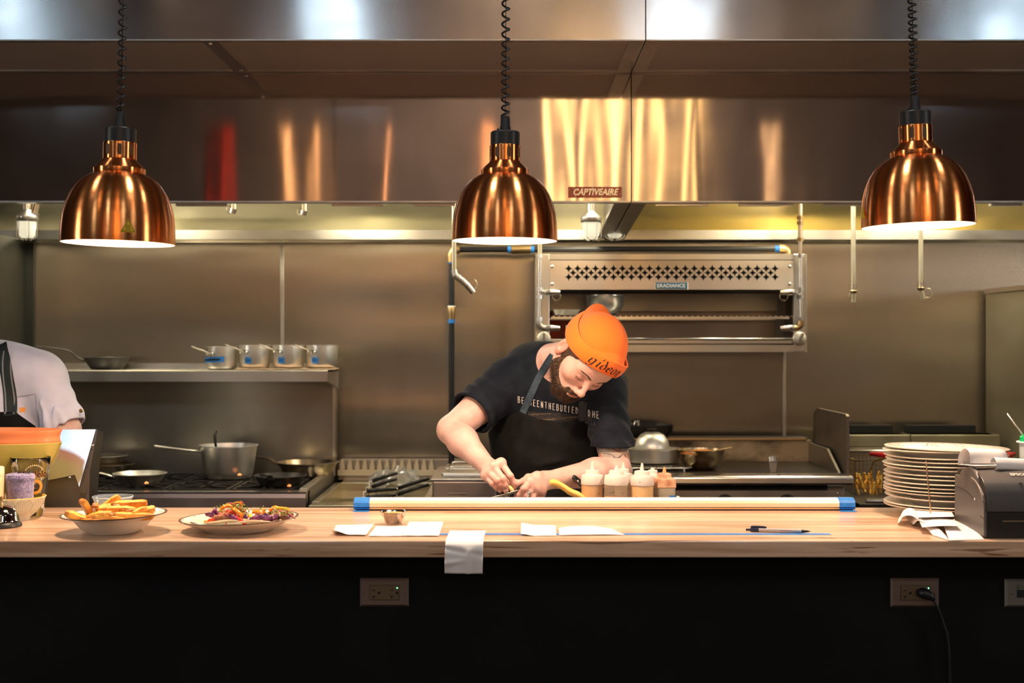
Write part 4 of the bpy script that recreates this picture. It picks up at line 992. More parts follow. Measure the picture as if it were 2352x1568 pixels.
# rail at the back edge
x0, x1 = ct(812, 1173).x, ct(1965, 1173).x; yr = 3.532
t = thing('ticket_rail', 'long white and tan rail along the back edge of the counter with blue taped ends', 'rail', ((x0+x1)/2, yr, ZT))
prf = [(yr, ZT+.004), (yr-.001, ZT+.007), (yr+.003, ZT+.009), (yr+.003, ZT+.0095), (yr-.002, ZT+.010), (yr-.001, ZT+.020), (yr+.004, ZT+.0265), (yr+.018, ZT+.031), (yr+.034, ZT+.031), (yr+.048, ZT+.026), (yr+.05, ZT+.0045)]
obj('rail_body', prism(NB(), prf, 'x', x0+.006, x1-.006), mat('cream_rail', (.74, .55, .36), .35, col2=(.66, .45, .25), scale=(5, 60, 60), contrast=(.55, .75)), t)
obj('rail_top', prism(NB(), [(yr+.003, ZT+.0262), (yr+.017, ZT+.0312), (yr+.035, ZT+.0312), (yr+.047, ZT+.0272), (yr+.034, ZT+.0318), (yr+.018, ZT+.0318)], 'x', x0+.006, x1-.006), mat('white_rail', (.88, .85, .82), .3), t, label='white top strip')
obj('rail_base', bx(x0+.004, x1-.004, yr+.004, yr+.048, ZT, ZT+.006), m_iron, t)
for xa, xb, xc in ((x0, x0+.042, x0+.0), (x1-.042, x1, x1)):
    q = [(yy-.0012 if yy < yr+.02 else yy+.0012, z_+(.0012 if z_ > ZT+.012 else 0)) for yy, z_ in prf]
    w_ = obj('tape_wrap', prism(NB(), q, 'x', xa, xb), m_tape, t, label='blue tape wrapped round the rail end')
    obj('tape_tail', bx(xa, xb, yr-.025, yr, ZT+.0004, ZT+.001), m_tape, w_)
# napkins / blank receipts
def paper(name, lab, pts, cat='paper', curl=None, dz=.0006, grp=None, nu=14, nv=6, m=m_paper):
    P = [ct(*p) for p in pts]              # far-left, far-right, near-right, near-left
    def f(u, v):
        a = P[0].lerp(P[1], u); b = P[3].lerp(P[2], u); q = a.lerp(b, v); q.z = ZT+dz+(curl(u, v) if curl else 0)+.0004*math.sin(u*9+v*5)*0+.0006*abs(math.sin(u*5+1)); return q
    o = obj(name, grid(NB(), f, nu, nv), m, smooth=True, solid=.00025); tag(o, lab, cat, grp); return o
paper('receipt', 'blank paper slip with a folded near corner, farthest from the sauce cup handle side', [(772, 1206), (859, 1204), (841, 1231), (762, 1230)], curl=lambda u, v: .010*sm(.75, 1, v)*sm(.55, 0, u)+.002*v)['label'] = 'blank paper slip with a lifted corner, on the fries side of the sauce cup'
paper('receipt', 'blank paper slip partly under the small steel sauce cup', [(864, 1209), (945, 1209), (935, 1232), (845, 1232)], dz=.0009)
paper('receipt', 'blank paper slip beside the sauce cup, overlapping the slip beneath the cup', [(939, 1199), (1019, 1199), (1008, 1232), (922, 1232)], dz=.0016)
paper('receipt', 'square blank paper slip between the hanging receipt and the long curled slip', [(1197, 1205), (1277, 1207), (1278, 1231), (1196, 1231)], curl=lambda u, v: .004*sm(.4, 0, u))
def longf(u, v): return .006*math.sin(PI*min(1, u*1.05))*(1-v*.8)+.004*sm(.9, 1, v)*0
paper('receipt', 'long blank slip with a rounded curled end pointing at the pen', [(1283, 1213), (1405, 1214), (1436, 1229), (1285, 1230)], curl=longf, nu=24)
# slip hanging over the front edge
a = ct(1033, 1219); wd = .0855; xA = a.x
path = [(a.y, ZT+.0008), (a.y-.05, ZT+.0008), (3.03, ZT+.002), (2.996, ZT-.002), (2.985, ZT-.016), (2.984, ZT-.045), (2.987, ZT-.072)]
path = bez([(0, y_, z_) for y_, z_ in path], 6)
def hang(u, v):
    k = v*(len(path)-1); i = min(int(k), len(path)-2); p = path[i].lerp(path[i+1], k-i)
    fx = u-.62; fv = v-.72; d2 = fx*fx*4+fv*fv*16; dent = .011*math.exp(-math.sqrt(d2)*4.5)
    return Vector((xA-.004*v+wd*u, p.y-dent*sm(.45, .6, v)-.006*math.exp(-abs(fx)/.06)*sm(.72, .85, v)+.004*math.exp(-((v-.66-.1*u)/.03)**2)-.004*math.exp(-((v-.86+.08*u)/.03)**2)*sm(.7, .2, u)+.004*sm(.8, 1, v)*sm(.3, 0, u), p.z))
o = obj('receipt', grid(NB(), hang, 30, 44), m_paper, smooth=True, solid=.0003); tag(o, 'creased paper slip hanging over the front edge of the counter', 'paper', None)
# sauce cup
c = ct(904, 1203); c.z = ZT+.0028
o = obj('sauce_cup', lathe(NB(), [(0, 0), (.0195, 0), (.0205, .001), (.031, .0265), (.0335, .0275), (.0335, .029), (.0305, .0282), (.0195, .003), (0, .002)], 48, c), mat('cup_steel', (.72, .66, .62), .12, 1, rvar=.05), smooth=True, auto=60); tag(o, 'small flared stainless steel sauce cup standing on the paper slips', 'cup')
o = obj('sauce', lathe(NB(), [(0, .0262), (.015, .0265), (.0285, .0245), (.029, .021), (0, .018)], 32, c), mat('yellow_sauce', (.85, .45, .08), .3, col2=(.8, .38, .05), scale=(80, 80, 80)), smooth=True); tag(o, 'yellow orange sauce inside the small steel cup', 'sauce')
# pen
a, b = ct(1713, 1221), ct(1863, 1225); a.z = b.z = ZT+.0052; d = (b-a); L_ = d.length; d.normalize()
t = thing('pen', 'retractable ballpoint pen, dark blue and silver, on the counter', 'pen', (a+b)/2-Vector((0, 0, .0052)))
obj('barrel', tube(NB(), [a+d*.028, b-d*.022], .0048, 16), mat('pen_silver', (.55, .48, .42), .35, .3), t, smooth=True, auto=50)
obj('tip', tube(NB(), [b-d*.022, b-d*.006, b-d*.004, b], [.0046, .0022, .001, .0006], 14), m_black, t, smooth=True, auto=50)
mb = mat('pen_navy', (.015, .018, .05), .3)
obj('upper_sleeve', tube(NB(), [a+d*.010, a+d*.014, a+d*.030], [.004, .0049, .005], 16), mb, t, smooth=True, auto=50)
obj('push_button', tube(NB(), [a, a+d*.010], .0028, 12), mb, t, smooth=True, auto=50)
obj('clip', tube(NB(), bez([a+d*.012+Vector((0, 0, .005)), a+d*.017+Vector((0, 0, .0072)), a+d*.04+Vector((0, 0, .0068)), a+d*.048+Vector((0, 0, .0052))], 4), .0018, 8, flat=1.6), mb, t, smooth=True)
V, F = strokes2d([[(k*.0017, 0), (k*.0017+.0008, .0011), (k*.0017+.0011, -.0006)] for k in range(14)], .0005)
p = a+d*.078; obj('red_print', place2d((V, F), lambda x, y: p+d*x+Vector((0, -.0049, .0004+y))), mat('red_print', (.5, .03, .03), .5), t)
# ---------------------------------------------------------------- bowl of fries
c = ct(262, 1222)
t = thing('fries_bowl', 'wide cream bowl with a brown patterned rim holding the fries', 'bowl', c)
s_ = .123
prf = [(0, .002), (.046, .002), (.048, 0), (.056, 0), (.058, .003), (.075, .012), (.089, .028), (.093, .034), (.108, .038), (s_-.004, .042), (s_, .0435), (s_, .0455), (s_-.006, .0445), (.1, .0405), (.091, .036), (.072, .0145), (.05, .007), (0, .006)]
tl = roty(math.radians(-1.2))
m_chinaband = m_china
mis = [0]*len(prf); mis[8] = 0; mis[9] = 1; mis[10] = 1; mis[11] = 1
obj('bowl_body', lathe(NB(), prf, 96, c, tl, mis), [m_china, m_band], t, smooth=True, auto=60)
m = NB()
for k in range(14):
    a = math.radians(20+k*24.5); q = Vector((.106*math.cos(a), .106*math.sin(a), .0432))
    for j in range(3):
        e = a+j*.03-.03; q = tl@Vector(((.106+.003*(j % 2))*math.cos(e), (.106+.003*(j % 2))*math.sin(e), .0428)); lathe(m, [(.0016, 0), (0, .0006)], 6, c+q)
obj('rim_motif', m, mat('green_motif', (.03, .09, .05), .4), t)
def fry(L_, w_, h_, bend, tw=0, ends=True):
    m = NB(); n = 8; rings = []
    for i in range(n+1):
        u = i/n-.5; sc = 1-.28*abs(2*u)**6; q = []
        for k, (sx, sz) in enumerate(((-1, -1), (1, -1), (1, 1), (-1, 1))):
            q.append(m.verts.new((u*L_, sx*w_/2*sc+.0006*math.sin(9*u+k), sz*h_/2*sc+bend*(1-4*u*u)+.0005*math.sin(13*u+k*2))))
        rings.append(q)
    for i in range(n):
        for k in range(4): f = m.faces.new((rings[i][k], rings[i][(k+1) % 4], rings[i+1][(k+1) % 4], rings[i+1][k])); f.material_index = 1 if (k == 0 or i in ((0,) if ends else ())) else 0
    m.faces.new(rings[0][::-1]).material_index = 1; m.faces.new(rings[-1]).material_index = 1
    return m
m_fa = mat('fried_potato', (.86, .44, .07), .42, col2=(.62, .22, .025), scale=(38, 38, 38), contrast=(.48, .72), bump=.0016, bscale=150, detail=5, sss=.05)
m_fs = mat('potato_skin', (.66, .27, .045), .5, col2=(.26, .08, .018), scale=(50, 50, 50), bump=.0006, bscale=200)
FR = [  # px centre, py centre, depth offset, length, height, width, yaw, pitch, roll, label
 (183, 1188, -.045, .070, .017, .016, 18, -22, 20, 'dark skinned fry end poking over the bowl rim, farthest from the tacos'),
 (200, 1170, -.02, .062, .014, .018, 60, -55, 10, 'upright pale golden fry standing tallest on the side away from the tacos'),
 (220, 1172, -.005, .045, .016, .017, 100, -48, 0, 'short curled fry standing beside the upright golden fry'),
 (252, 1158, .03, .060, .017, .018, 25, 38, 0, 'squared fry tip sticking up in front of the blue tinted cup'),
 (297, 1157, .01, .085, .018, .017, -3, 3, 15, 'thick fry lying across the top of the heap'),
 (276, 1172, -.03, .078, .015, .016, 2, -1, 10, 'middle fry with a brown cut end, second from the top'),
 (304, 1184, -.055, .098, .016, .016, 3, -2, 8, 'longest fry lying along the near side of the heap'),
 (320, 1175, -.045, .040, .012, .012, 40, 20, 0, 'small pointed fry crossing the end of the longest fry'),
 (334, 1171, -.02, .045, .015, .016, 12, 8, 25, 'crinkled short fry nearest the tacos'),
 (228, 1185, -.05, .075, .015, .015, -24, 10, 15, 'fry slanting down from the upright one into the bowl'),
 (245, 1165, .01, .060, .015, .015, 14, 12, 30, 'cheese-dusted fry behind the heap middle'),
 (250, 1192, -.06, .080, .014, .015, -8, -3, 0, 'low fry partly buried along the near rim'),
 (240, 1180, -.03, .06, .014, .014, -40, 0, 0, 'fry under the upright pair, crossing backward'),
 (300, 1176, .02, .08, .016, .016, 20, 0, 0, 'fry hidden under the thick top fry'),
 (215, 1190, -.02, .07, .015, .015, 35, -5, 0, 'fry lying low beneath the dark skinned end'),
 (270, 1182, .0, .08, .016, .016, -15, 0, 0, 'fry buried in the middle of the heap'),
]
for i, (px, py, dd, L_, hh, ww, ya, pi_, ro, lab) in enumerate(FR):
    D_ = c.y+dd; p = W(px, py, D_); o = obj('french_fry', fry(L_, ww, hh, .002 if i % 2 else -.0015), [m_fa, m_fs], origin=(0, 0, 0), bevel=.0022, smooth=False)
    o.location = p; o.rotation_euler = Euler((math.radians(ro), math.radians(-pi_), math.radians(ya))); tag(o, lab, 'french fry', 'seasoned fries in the cream bowl')
m = NB()
for k in range(150):
    a = random.uniform(0, 2*PI); r_ = random.uniform(0, .078); q = Vector((c.x+r_*math.cos(a)*.95, c.y+r_*math.sin(a), c.z+.056+random.uniform(-.012, .012)*(1-r_*8)))
    e = Vector((random.uniform(-1, 1), random.uniform(-1, 1), random.uniform(-.4, .4)))*.0045; tube(m, [q-e, q+e], .00055, 4)
o = obj('grated_cheese', m, mat('cheese_shreds', (.9, .78, .5), .5)); tag(o, 'fine cheese shreds sprinkled over the fries', 'cheese', kind='stuff')
# filler under the heap so it looks full
m = NB(); lathe(m, [(0, .045), (.05, .043), (.085, .036), (.086, .03), (0, .012)], 40, c, wob=lambda a, z: .04*math.sin(5*a))
o = obj('fry_crumbs', m, mat('fry_mass', (.62, .27, .05), .5, col2=(.3, .1, .02), scale=(70, 70, 70), bump=.003, bscale=90), smooth=True); tag(o, 'small broken fries and crumbs filling the bottom of the cream bowl', 'food', kind='stuff')
# clear cup behind
p = W(259, 1152, 3.53)
c2 = Vector((p.x, 3.53, ZT)); s2 = 45.5/FPX*3.53
t = thing('plastic_cup', 'squat bluish clear plastic deli cup behind the bowl of fries', 'cup', c2)
m_clear = mat('cup_plastic', (.66, .78, .86), .12, trans=.6, alpha=.55, ior=1.3)
obj('cup_wall', lathe(NB(), [(0, .001), (s2*.78, .001), (s2*.8, .003), (s2*.92, .028), (s2*.95, .031), (s2, .036), (s2*1.0, .0385), (s2*.97, .0385), (s2*.94, .034)], 48, c2), m_clear, t, smooth=True, auto=60)
obj('rim', lathe(NB(), [(s2*1.0, .036), (s2*1.02, .0375), (s2*1.0, .0395), (s2*.96, .039)], 48, c2), mat('cup_rim', (.55, .66, .72), .2, trans=.2), t, smooth=True)
obj('chopped_herbs', lathe(NB(), [(0, .022), (s2*.85, .021)], 30, c2, wob=lambda a, z: .02*math.sin(9*a)), mat('herb_fill', (.05, .08, .03), .6, col2=(.3, .28, .12), scale=(120, 120, 120), contrast=(.5, .6)), t, smooth=True)

# ---------------------------------------------------------------- plate of tacos
c = ct(550, 1217)
t = thing('dinner_plate', 'cream plate with a brown speckled rim carrying two open tacos', 'plate', c)
tl = roty(math.radians(-1.5)); R_ = .1405
prf = [(0, .0035), (.07, .0035), (.072, 0), (.079, 0), (.082, .0045), (.1, .011), (.12, .0205), (R_-.003, .028), (R_, .0295), (R_, .0312), (R_-.005, .0305), (.12, .0235), (.1, .0145), (.083, .009), (0, .0075)]
mis = [0]*len(prf); mis[8] = mis[9] = 1
obj('plate_body', lathe(NB(), prf, 96, c, tl, mis), [m_china, m_band], t, smooth=True, auto=60)
m = NB()
for k in range(110):
    a = 2*PI*k/110+random.uniform(-.015, .015); r0 = R_-.0045-random.uniform(0, .004)
    q = tl@Vector((r0*math.cos(a), r0*math.sin(a), .0309-(R_-r0)*.25+.0004)); lathe(m, [(random.uniform(.001, .0028), 0), (0, .0005)], 7, c+q)
obj('rim_speckles', m, m_band, t)
m_tort = mat('flour_tortilla', (.74, .57, .37), .6, col2=(.82, .70, .50), scale=(30, 30, 30), bump=.0008, bscale=60, sss=.05)
for (dx, dy, r0, ph, lab) in ((-.040, -.006, .080, .3, 'floury tortilla of the larger open taco, on the fries side'), (.058, -.012, .072, 2.0, 'tortilla under the smaller open taco, on the receipts side')):
    cc = c+Vector((dx, dy, .021))
    def f(u, v, cc=cc, r0=r0, ph=ph, dx=dx):
        a = 2*PI*u; r_ = r0*v*(1+.04*math.sin(3*a+ph)+.03*math.sin(7*a)); x, y = r_*math.cos(a), r_*math.sin(a)*.92
        z = .010*v**3+.0035*math.sin(4*a+ph)*v*v
        q = cc+Vector((x, y, z)); rr_ = (q-c).xy.length
        if rr_ > R_-.004: q.x = c.x+(q.x-c.x)*(R_-.004)/rr_; q.y = c.y+(q.y-c.y)*(R_-.004)/rr_
        q.z = max(q.z, c.z+.015+.018*sm(.085, R_, (q-c).xy.length)); return q
    o = obj('tortilla', grid(NB(), f, 48, 10), m_tort, smooth=True, solid=.0012); tag(o, lab, 'tortilla', 'tortillas on the plate')
def noisy(bm, A, s):
    for v in bm.verts:
        p = v.co*s; v.co += Vector((math.sin(p.y*1.3+p.z), math.sin(p.z*1.7+p.x), math.sin(p.x*1.1+p.y*1.9)))*A
    return bm
def ribbon_piece(L_, w_, arc, tw=.6):
    m = NB()
    def f(u, v):
        a = arc*(u-.5); R0 = L_/max(arc, .1); return Vector((R0*math.sin(a), (v-.5)*w_+.002*math.sin(a*2), R0*math.cos(a)-R0*math.cos(arc/2)))
    return grid(m, f, 16, 2)
FOOD = []
m_or = mat('orange_pepper', (.90, .22, .01), .22, col2=(.92, .36, .02), scale=(40, 40, 40), coat=.4, sss=.1)
m_ye = mat('yellow_pepper', (.88, .48, .015), .22, col2=(.9, .6, .05), scale=(30, 30, 30), coat=.4, sss=.1)
m_rd = mat('red_pepper', (.70, .02, .012), .22, col2=(.8, .06, .02), scale=(30, 30, 30), coat=.4, sss=.05)
m_pk = mat('pickled_onion', (.62, .09, .13), .3, col2=(.75, .25, .28), scale=(50, 50, 50), coat=.3, sss=.1)
m_pu = mat('purple_cabbage', (.07, .008, .055), .3, col2=(.20, .03, .13), scale=(60, 60, 60), coat=.3)
m_mt = mat('roast_meat', (.34, .12, .035), .5, col2=(.16, .05, .02), scale=(60, 60, 60), bump=.001, bscale=150, contrast=(.4, .6))
m_gr = mat('green_herb', (.10, .22, .015), .5, col2=(.30, .42, .04), scale=(90, 90, 90))
m_ch = mat('white_cheese', (.85, .80, .62), .5)
protos = {}
def kind(k, seed):
    random.seed(seed)
    if k == 'strip': return ribbon_piece(random.uniform(.03, .042), .007, random.uniform(1.6, 3.2)), .0035, 'pepper_strip'
    if k == 'chunk':
        m = NB(); bmesh.ops.create_icosphere(m, subdivisions=2, radius=.009)
        for v in m.verts: v.co.x *= 1.5; v.co.z *= .75
        return noisy(m, .0018, 300+seed*7), 0, 'meat_chunk'
    if k == 'bean':
        m = NB(); bmesh.ops.create_icosphere(m, subdivisions=2, radius=.006)
        for v in m.verts: v.co.x *= 1.9; v.co.y *= .9
        return noisy(m, .0016, 420+seed*5), 0, 'cabbage_shred'
    if k == 'onion': return ribbon_piece(random.uniform(.028, .036), .005, .8), .0022, 'onion_slice'
    if k == 'leaf': return ribbon_piece(random.uniform(.010, .016), .004, .8), .0006, 'herb_leaf'
def put(k, mt, px, py, dd, rot, lab, grp, cat, seed=0, sc=1.0):
    bm, sol, nm = kind(k, seed); p = W(px, py, c.y+dd)
    p.z = max(p.z, c.z+(.036 if k in ('chunk', 'bean') else .028))
    o = obj(nm, bm, mt, origin=(0, 0, 0), smooth=True, solid=sol, bevel=0); o.location = p; o.rotation_euler = Euler([math.radians(a) for a in rot]); o.scale = (sc,)*3
    tag(o, lab, cat, grp)
GP, GO, GC, GM, GH = 'pepper strips on the tacos', 'pickled onion slices on the tacos', 'purple cabbage shreds on the tacos', 'meat pieces on the tacos', 'chopped herbs on the tacos'
T1, T2 = 'on the taller taco', 'on the lower taco'
put('strip', m_or, 521, 1172, -.02, (20, 10, 20), 'broad orange pepper loop arching over the front '+T1, GP, 'pepper strip', 1, 1.35)
put('strip', m_or, 543, 1180, -.035, (60, 60, 10), 'orange pepper strip curling down '+T1, GP, 'pepper strip', 2, 1.2)
put('strip', m_ye, 505, 1183, -.03, (10, 75, 30), 'yellow orange pepper strip standing at the cabbage side '+T1, GP, 'pepper strip', 3)
put('strip', m_rd, 552, 1198, -.05, (70, 50, 20), 'bright red pepper piece at the near edge '+T1, GP, 'pepper strip', 4, 1.1)
put('strip', m_rd, 532, 1178, -.03, (70, 35, 0), 'red pepper lining inside the orange loop '+T1, GP, 'pepper strip', 14, 1.0)
put('strip', m_or, 480, 1198, -.05, (80, 0, 10), 'round orange tomato-like pepper curl lowest '+T1, GP, 'pepper strip', 5, .8)
put('strip', m_rd, 487, 1205, -.055, (40, 5, 0), 'red strip under the round orange curl '+T1, GP, 'pepper strip', 6, .7)
put('strip', m_or, 594, 1181, -.03, (50, 30, 30), 'orange pepper loop at the start of the row '+T2, GP, 'pepper strip', 7, 1.2)
put('strip', m_ye, 577, 1190, -.045, (85, 80, 10), 'flat yellow pepper piece facing out '+T2, GP, 'pepper strip', 8, .95)
put('strip', m_or, 610, 1180, -.02, (70, 70, 0), 'thin red orange pepper curl in the middle '+T2, GP, 'pepper strip', 9, 1.0)
put('strip', m_ye, 648, 1168, -.0, (80, 20, 20), 'glossy yellow pepper curl standing highest '+T2, GP, 'pepper strip', 10, 1.1)
put('strip', m_or, 630, 1172, -.0, (20, 0, 40), 'orange pepper strip lying behind the yellow curl '+T2, GP, 'pepper strip', 11)
put('strip', m_or, 545, 1162, .01, (0, 10, 10), 'small orange pepper strip near the very top '+T1, GP, 'pepper strip', 12, .9)
put('strip', m_rd, 552, 1157, .02, (10, 0, 0), 'red pepper scrap at the very top '+T1, GP, 'pepper strip', 13, .55)
for k, (px, py, dd, r_) in enumerate(((498, 1190, -.04, (0, -20, 20)), (526, 1189, -.05, (0, 45, 0)), (560, 1176, -.02, (0, 35, 0)), (535, 1160, .01, (0, 20, 60)), (512, 1192, -.05, (0, 60, 0)))):
    put('onion', m_pk, px, py, dd, r_, 'pink pickled onion slice tucked among the peppers '+T1, GO, 'onion slice', 20+k, 1.1)
for k, (px, py, dd, r_) in enumerate(((665, 1184, -.02, (0, 30, 0)), (650, 1178, -.0, (0, 20, 10)), (570, 1200, -.05, (0, -10, 0)))):
    put('onion', m_pk, px, py, dd, r_, 'pink pickled onion slice tucked into the filling '+T2, GO, 'onion slice', 30+k)
for k, (px, py, dd, r_) in enumerate(((482, 1182, -.0, (20, 20, 0)), (492, 1176, .0, (0, -60, 20)), (490, 1188, -.01, (20, 40, 0)), (500, 1180, .01, (0, 30, 0)))):
    put('bean', m_pu, px, py, dd, r_, 'dark purple cabbage shred piled at the fries side '+T1, GC, 'cabbage shred', 40+k, 1.0)
for k, (px, py, dd, r_) in enumerate(((532, 1200, -.05, (0, 50, 0)), (540, 1206, -.055, (0, 20, 0)), (566, 1188, -.03, (0, 0, 40)))):
    put('bean', m_pu, px, py, dd, r_, 'dark purple cabbage shred at the near foot '+T1, GC, 'cabbage shred', 50+k, 1.0)
for k, (px, py, dd, r_) in enumerate(((592, 1200, -.05, (10, 5, 0)), (606, 1197, -.05, (10, 20, 0)), (616, 1190, -.04, (0, 40, 0)), (628, 1196, -.045, (0, -10, 0)), (612, 1200, -.052, (0, 0, 20)), (655, 1189, -.03, (0, 10, 0)), (586, 1202, -.055, (0, -20, 0)))):
    put('bean', m_pu, px, py, dd, r_, 'purple cabbage shred along the near edge '+T2, GC, 'cabbage shred', 60+k, 1.15)
for k, (px, py, dd, r_) in enumerate(((514, 1203, -.05, (0, 20, 30)), (522, 1200, -.045, (30, 40, 0)), (505, 1205, -.05, (0, 0, 0)), (548, 1186, -.01, (0, 0, 0)), (530, 1185, .0, (0, 0, 60)), (550, 1170, .01, (0, 30, 0)), (515, 1190, .0, (0, 0, 0)), (540, 1195, .0, (0, 0, 0)), (525, 1178, .01, (0, 0, 0)))):
    put('chunk', m_mt, px, py, dd, r_, 'browned meat piece under the peppers '+T1, GM, 'meat', 70+k, 1.25)
for k, (px, py, dd, r_) in enumerate(((630, 1186, -.03, (0, -20, 0)), (650, 1187, -.03, (0, 20, 0)), (640, 1190, -.02, (0, 0, 20)), (600, 1192, -.01, (0, 0, 0)), (620, 1184, 0, (0, 0, 0)), (660, 1184, .01, (0, 0, 0)), (637, 1178, .02, (0, 0, 0)))):
    put('chunk', m_mt, px, py, dd, r_, 'browned meat piece under the peppers '+T2, GM, 'meat', 80+k, 1.2)
random.seed(5); m = NB()
for k in range(130):
    if k < 85: px, py, dd = 545+random.gauss(0, 18), 1165+random.gauss(0, 8)+abs(random.gauss(0, 7)), -.035
    else: px, py, dd = 635+random.gauss(0, 22), 1178+random.gauss(0, 5), -.035
    p = W(px, py, c.y+dd+random.uniform(-.01, .02)); e = Vector((random.uniform(-1, 1), random.uniform(-.5, .5), random.uniform(-.7, .7)))*.003
    box(m, p, (.0055, .0025, .0008), Euler((random.uniform(0, 3), random.uniform(0, 3), random.uniform(0, 3))).to_matrix())
o = obj('chopped_herbs', m, m_gr); tag(o, 'finely chopped green herbs scattered over both tacos', 'herbs', kind='stuff')
m = NB()
for k in range(70):
    p = W(random.choice((545, 630))+random.gauss(0, 26), 1186+random.gauss(0, 11), c.y-.045+random.uniform(-.01, .02)); bmesh.ops.create_icosphere(m, subdivisions=1, radius=random.uniform(.001, .002), matrix=Matrix.Translation(p))
o = obj('cheese_crumbs', m, m_ch); tag(o, 'crumbled white cheese sprinkled over the taco filling', 'cheese', kind='stuff')

# ---------------------------------------------------------------- call bell
c = ct(3, 1209)
t = thing('call_bell', 'shiny chrome call bell on a black base at the counter end', 'bell', c)
obj('base', lathe(NB(), [(0, 0), (.047, 0), (.0485, .002), (.047, .008), (.042, .013), (0, .014)], 48, c), m_black, t, smooth=True, auto=40)
obj('dome', lathe(NB(), [(.042, .0135), (.0435, .015), (.042, .018), (.040, .030), (.033, .042), (.02, .050), (.006, .053), (0, .053)], 64, c), mat('chrome', (.75, .73, .70), .05, 1), t, smooth=True, auto=60)
obj('plunger', lathe(NB(), [(.006, .053), (.006, .057), (.003, .059), (.003, .064), (.0065, .066), (.006, .072), (0, .074)], 20, c), m_brass, t, smooth=True, auto=60)
# patterned bowl
c = ct(30, 1192)
t = thing('patterned_bowl', 'small cream bowl with teal dotted circles holding a rolled towel', 'bowl', c)
prf = [(0, .004), (.034, .004), (.036, 0), (.041, 0), (.042, .006), (.058, .018), (.072, .036), (.079, .056), (.0805, .0575), (.079, .059), (.076, .057), (.069, .037), (.055, .021), (.036, .01), (0, .009)]
mis = [0]*len(prf)
for k in (8, 9, 10, 11, 12, 13): mis[k] = 1
ob = obj('bowl_body', lathe(NB(), prf, 80, c, None, mis), [mat('cream_glaze', (.80, .74, .58), .25, coat=.3), mat('yellow_glaze', (.80, .47, .08), .3, coat=.3)], t, smooth=True, auto=60)
m = NB()
def bsurf(a, z):
    pr = [(.042, .006), (.058, .018), (.072, .036), (.079, .056)]
    for i in range(3):
        if z <= pr[i+1][1]: u = (z-pr[i][1])/(pr[i+1][1]-pr[i][1]); r_ = pr[i][0]+(pr[i+1][0]-pr[i][0])*u; break
    else: r_ = .079
    return c+Vector(((r_+.0008)*math.cos(a), (r_+.0008)*math.sin(a), z))
for cc in range(9):
    a0 = -PI/2+(cc-4)*.62+.1; z0 = .033 if cc % 2 else .036
    for rr_ in (.004, .0085, .013, .0175, .022):
        n = int(rr_*2*PI/.0042)
        for k in range(n):
            q = 2*PI*k/n; z = z0+rr_*math.sin(q)
            if not .012 < z < .054: continue
            pts = [bsurf(a0+(rr_*math.cos(q)+.0012*math.cos(e))/.07, min(.055, z+.0012*math.sin(e))) for e in (0, PI/2, PI, 1.5*PI)]
            m.faces.new([m.verts.new(p) for p in pts])
obj('dot_pattern', m, mat('teal_glaze', (.03, .22, .17), .3), ob)
# rolled purple towel
cc = Vector((W(46, 0, c.y).x, c.y, c.z+.026)); bm = NB()
H_ = .088
lathe(bm, [(0, 0), (.022, 0), (.028, .004), (.031, .03), (.034, .07), (.0365, H_-.008), (.034, H_), (.027, H_+.002), (.024, H_-.004), (.018, H_+.001), (.01, H_-.003), (0, H_)], 110, cc)
bmesh.ops.subdivide_edges(bm, edges=[e for e in bm.edges if e.calc_length() > .006], cuts=5, use_grid_fill=True)
for v in bm.verts:
    q = (v.co-cc); n_ = Vector((q.x, q.y, 0)); n_ = n_.normalized() if n_.length > .01 else Vector((0, 0, 1)); s_ = 950
    v.co += n_*.0016*(math.sin(v.co.x*s_+2*math.sin(v.co.z*s_*.5))*math.sin(v.co.z*s_*.8+math.sin(v.co.x*s_*.7))+.5*math.sin(v.co.z*1700+v.co.x*1500))
o = obj('rolled_towel', bm, mat('purple_terry', (.20, .18, .36), .95, col2=(.34, .31, .50), scale=(140, 140, 140), bump=.002, bscale=330, sheen=.5), smooth=True); tag(o, 'purple grey terry towel rolled up and standing in the teal dotted bowl', 'towel')
# cream candle / bottle at the very edge
c3 = W(-22, 1100, 3.31); c3 = Vector((c3.x, 3.335, ZT+.012))
t = thing('squeeze_bottle', 'cream squeeze bottle cut off by the picture edge, behind the bell', 'bottle', c3)
obj('bottle_body', lathe(NB(), [(0, 0), (.022, 0), (.0235, .003), (.0235, .098), (.0225, .102), (.0, .102)], 32, c3), mat('cream_bottle', (.86, .66, .38), .4, sss=.2), t, smooth=True, auto=50)
obj('bottle_cap', lathe(NB(), [(.0232, .098), (.0240, .1), (.0238, .122), (.022, .124), (0, .124)], 32, c3), mat('cream_cap', (.88, .72, .48), .4), t, smooth=True, auto=50)
# pint glass
c = Vector((W(77, 1187, 3.43).x, 3.43, ZT)); rb, rt, hg = .031, .0505, .150
c.x = W(70, 0, 3.43).x
t = thing('pint_glass', 'printed beer pint glass behind the teal dotted bowl', 'glass', c)
m_glass = mat('clear_glass', (.98, .98, .96), .02, trans=1, ior=1.45)
def gr(z): return rb+(rt-rb)*(z/hg)**.9
prf = [(0, 0), (rb-.002, 0), (rb, .003)]+[(gr(hg*k/8), hg*k/8) for k in range(1, 9)]+[(rt-.001, hg+.002), (rt-.003, hg)]+[(gr(hg*k/8)-.0032, hg*k/8) for k in range(7, 1, -1)]+[(rb-.003, .02), (0, .016)]
gl = obj('glass_body', lathe(NB(), prf, 72, c), m_glass, t, smooth=True, auto=60)
def on_glass(phi, zc_):
    return lambda x, y: Vector((c.x+(gr(zc_+y)+.0006)*math.cos(phi+x/gr(zc_)), c.y+(gr(zc_+y)+.0006)*math.sin(phi+x/gr(zc_)), zc_+y+c.z))
tx = text2d('Modelo', .0235, sx=1.1, thick=.0007)
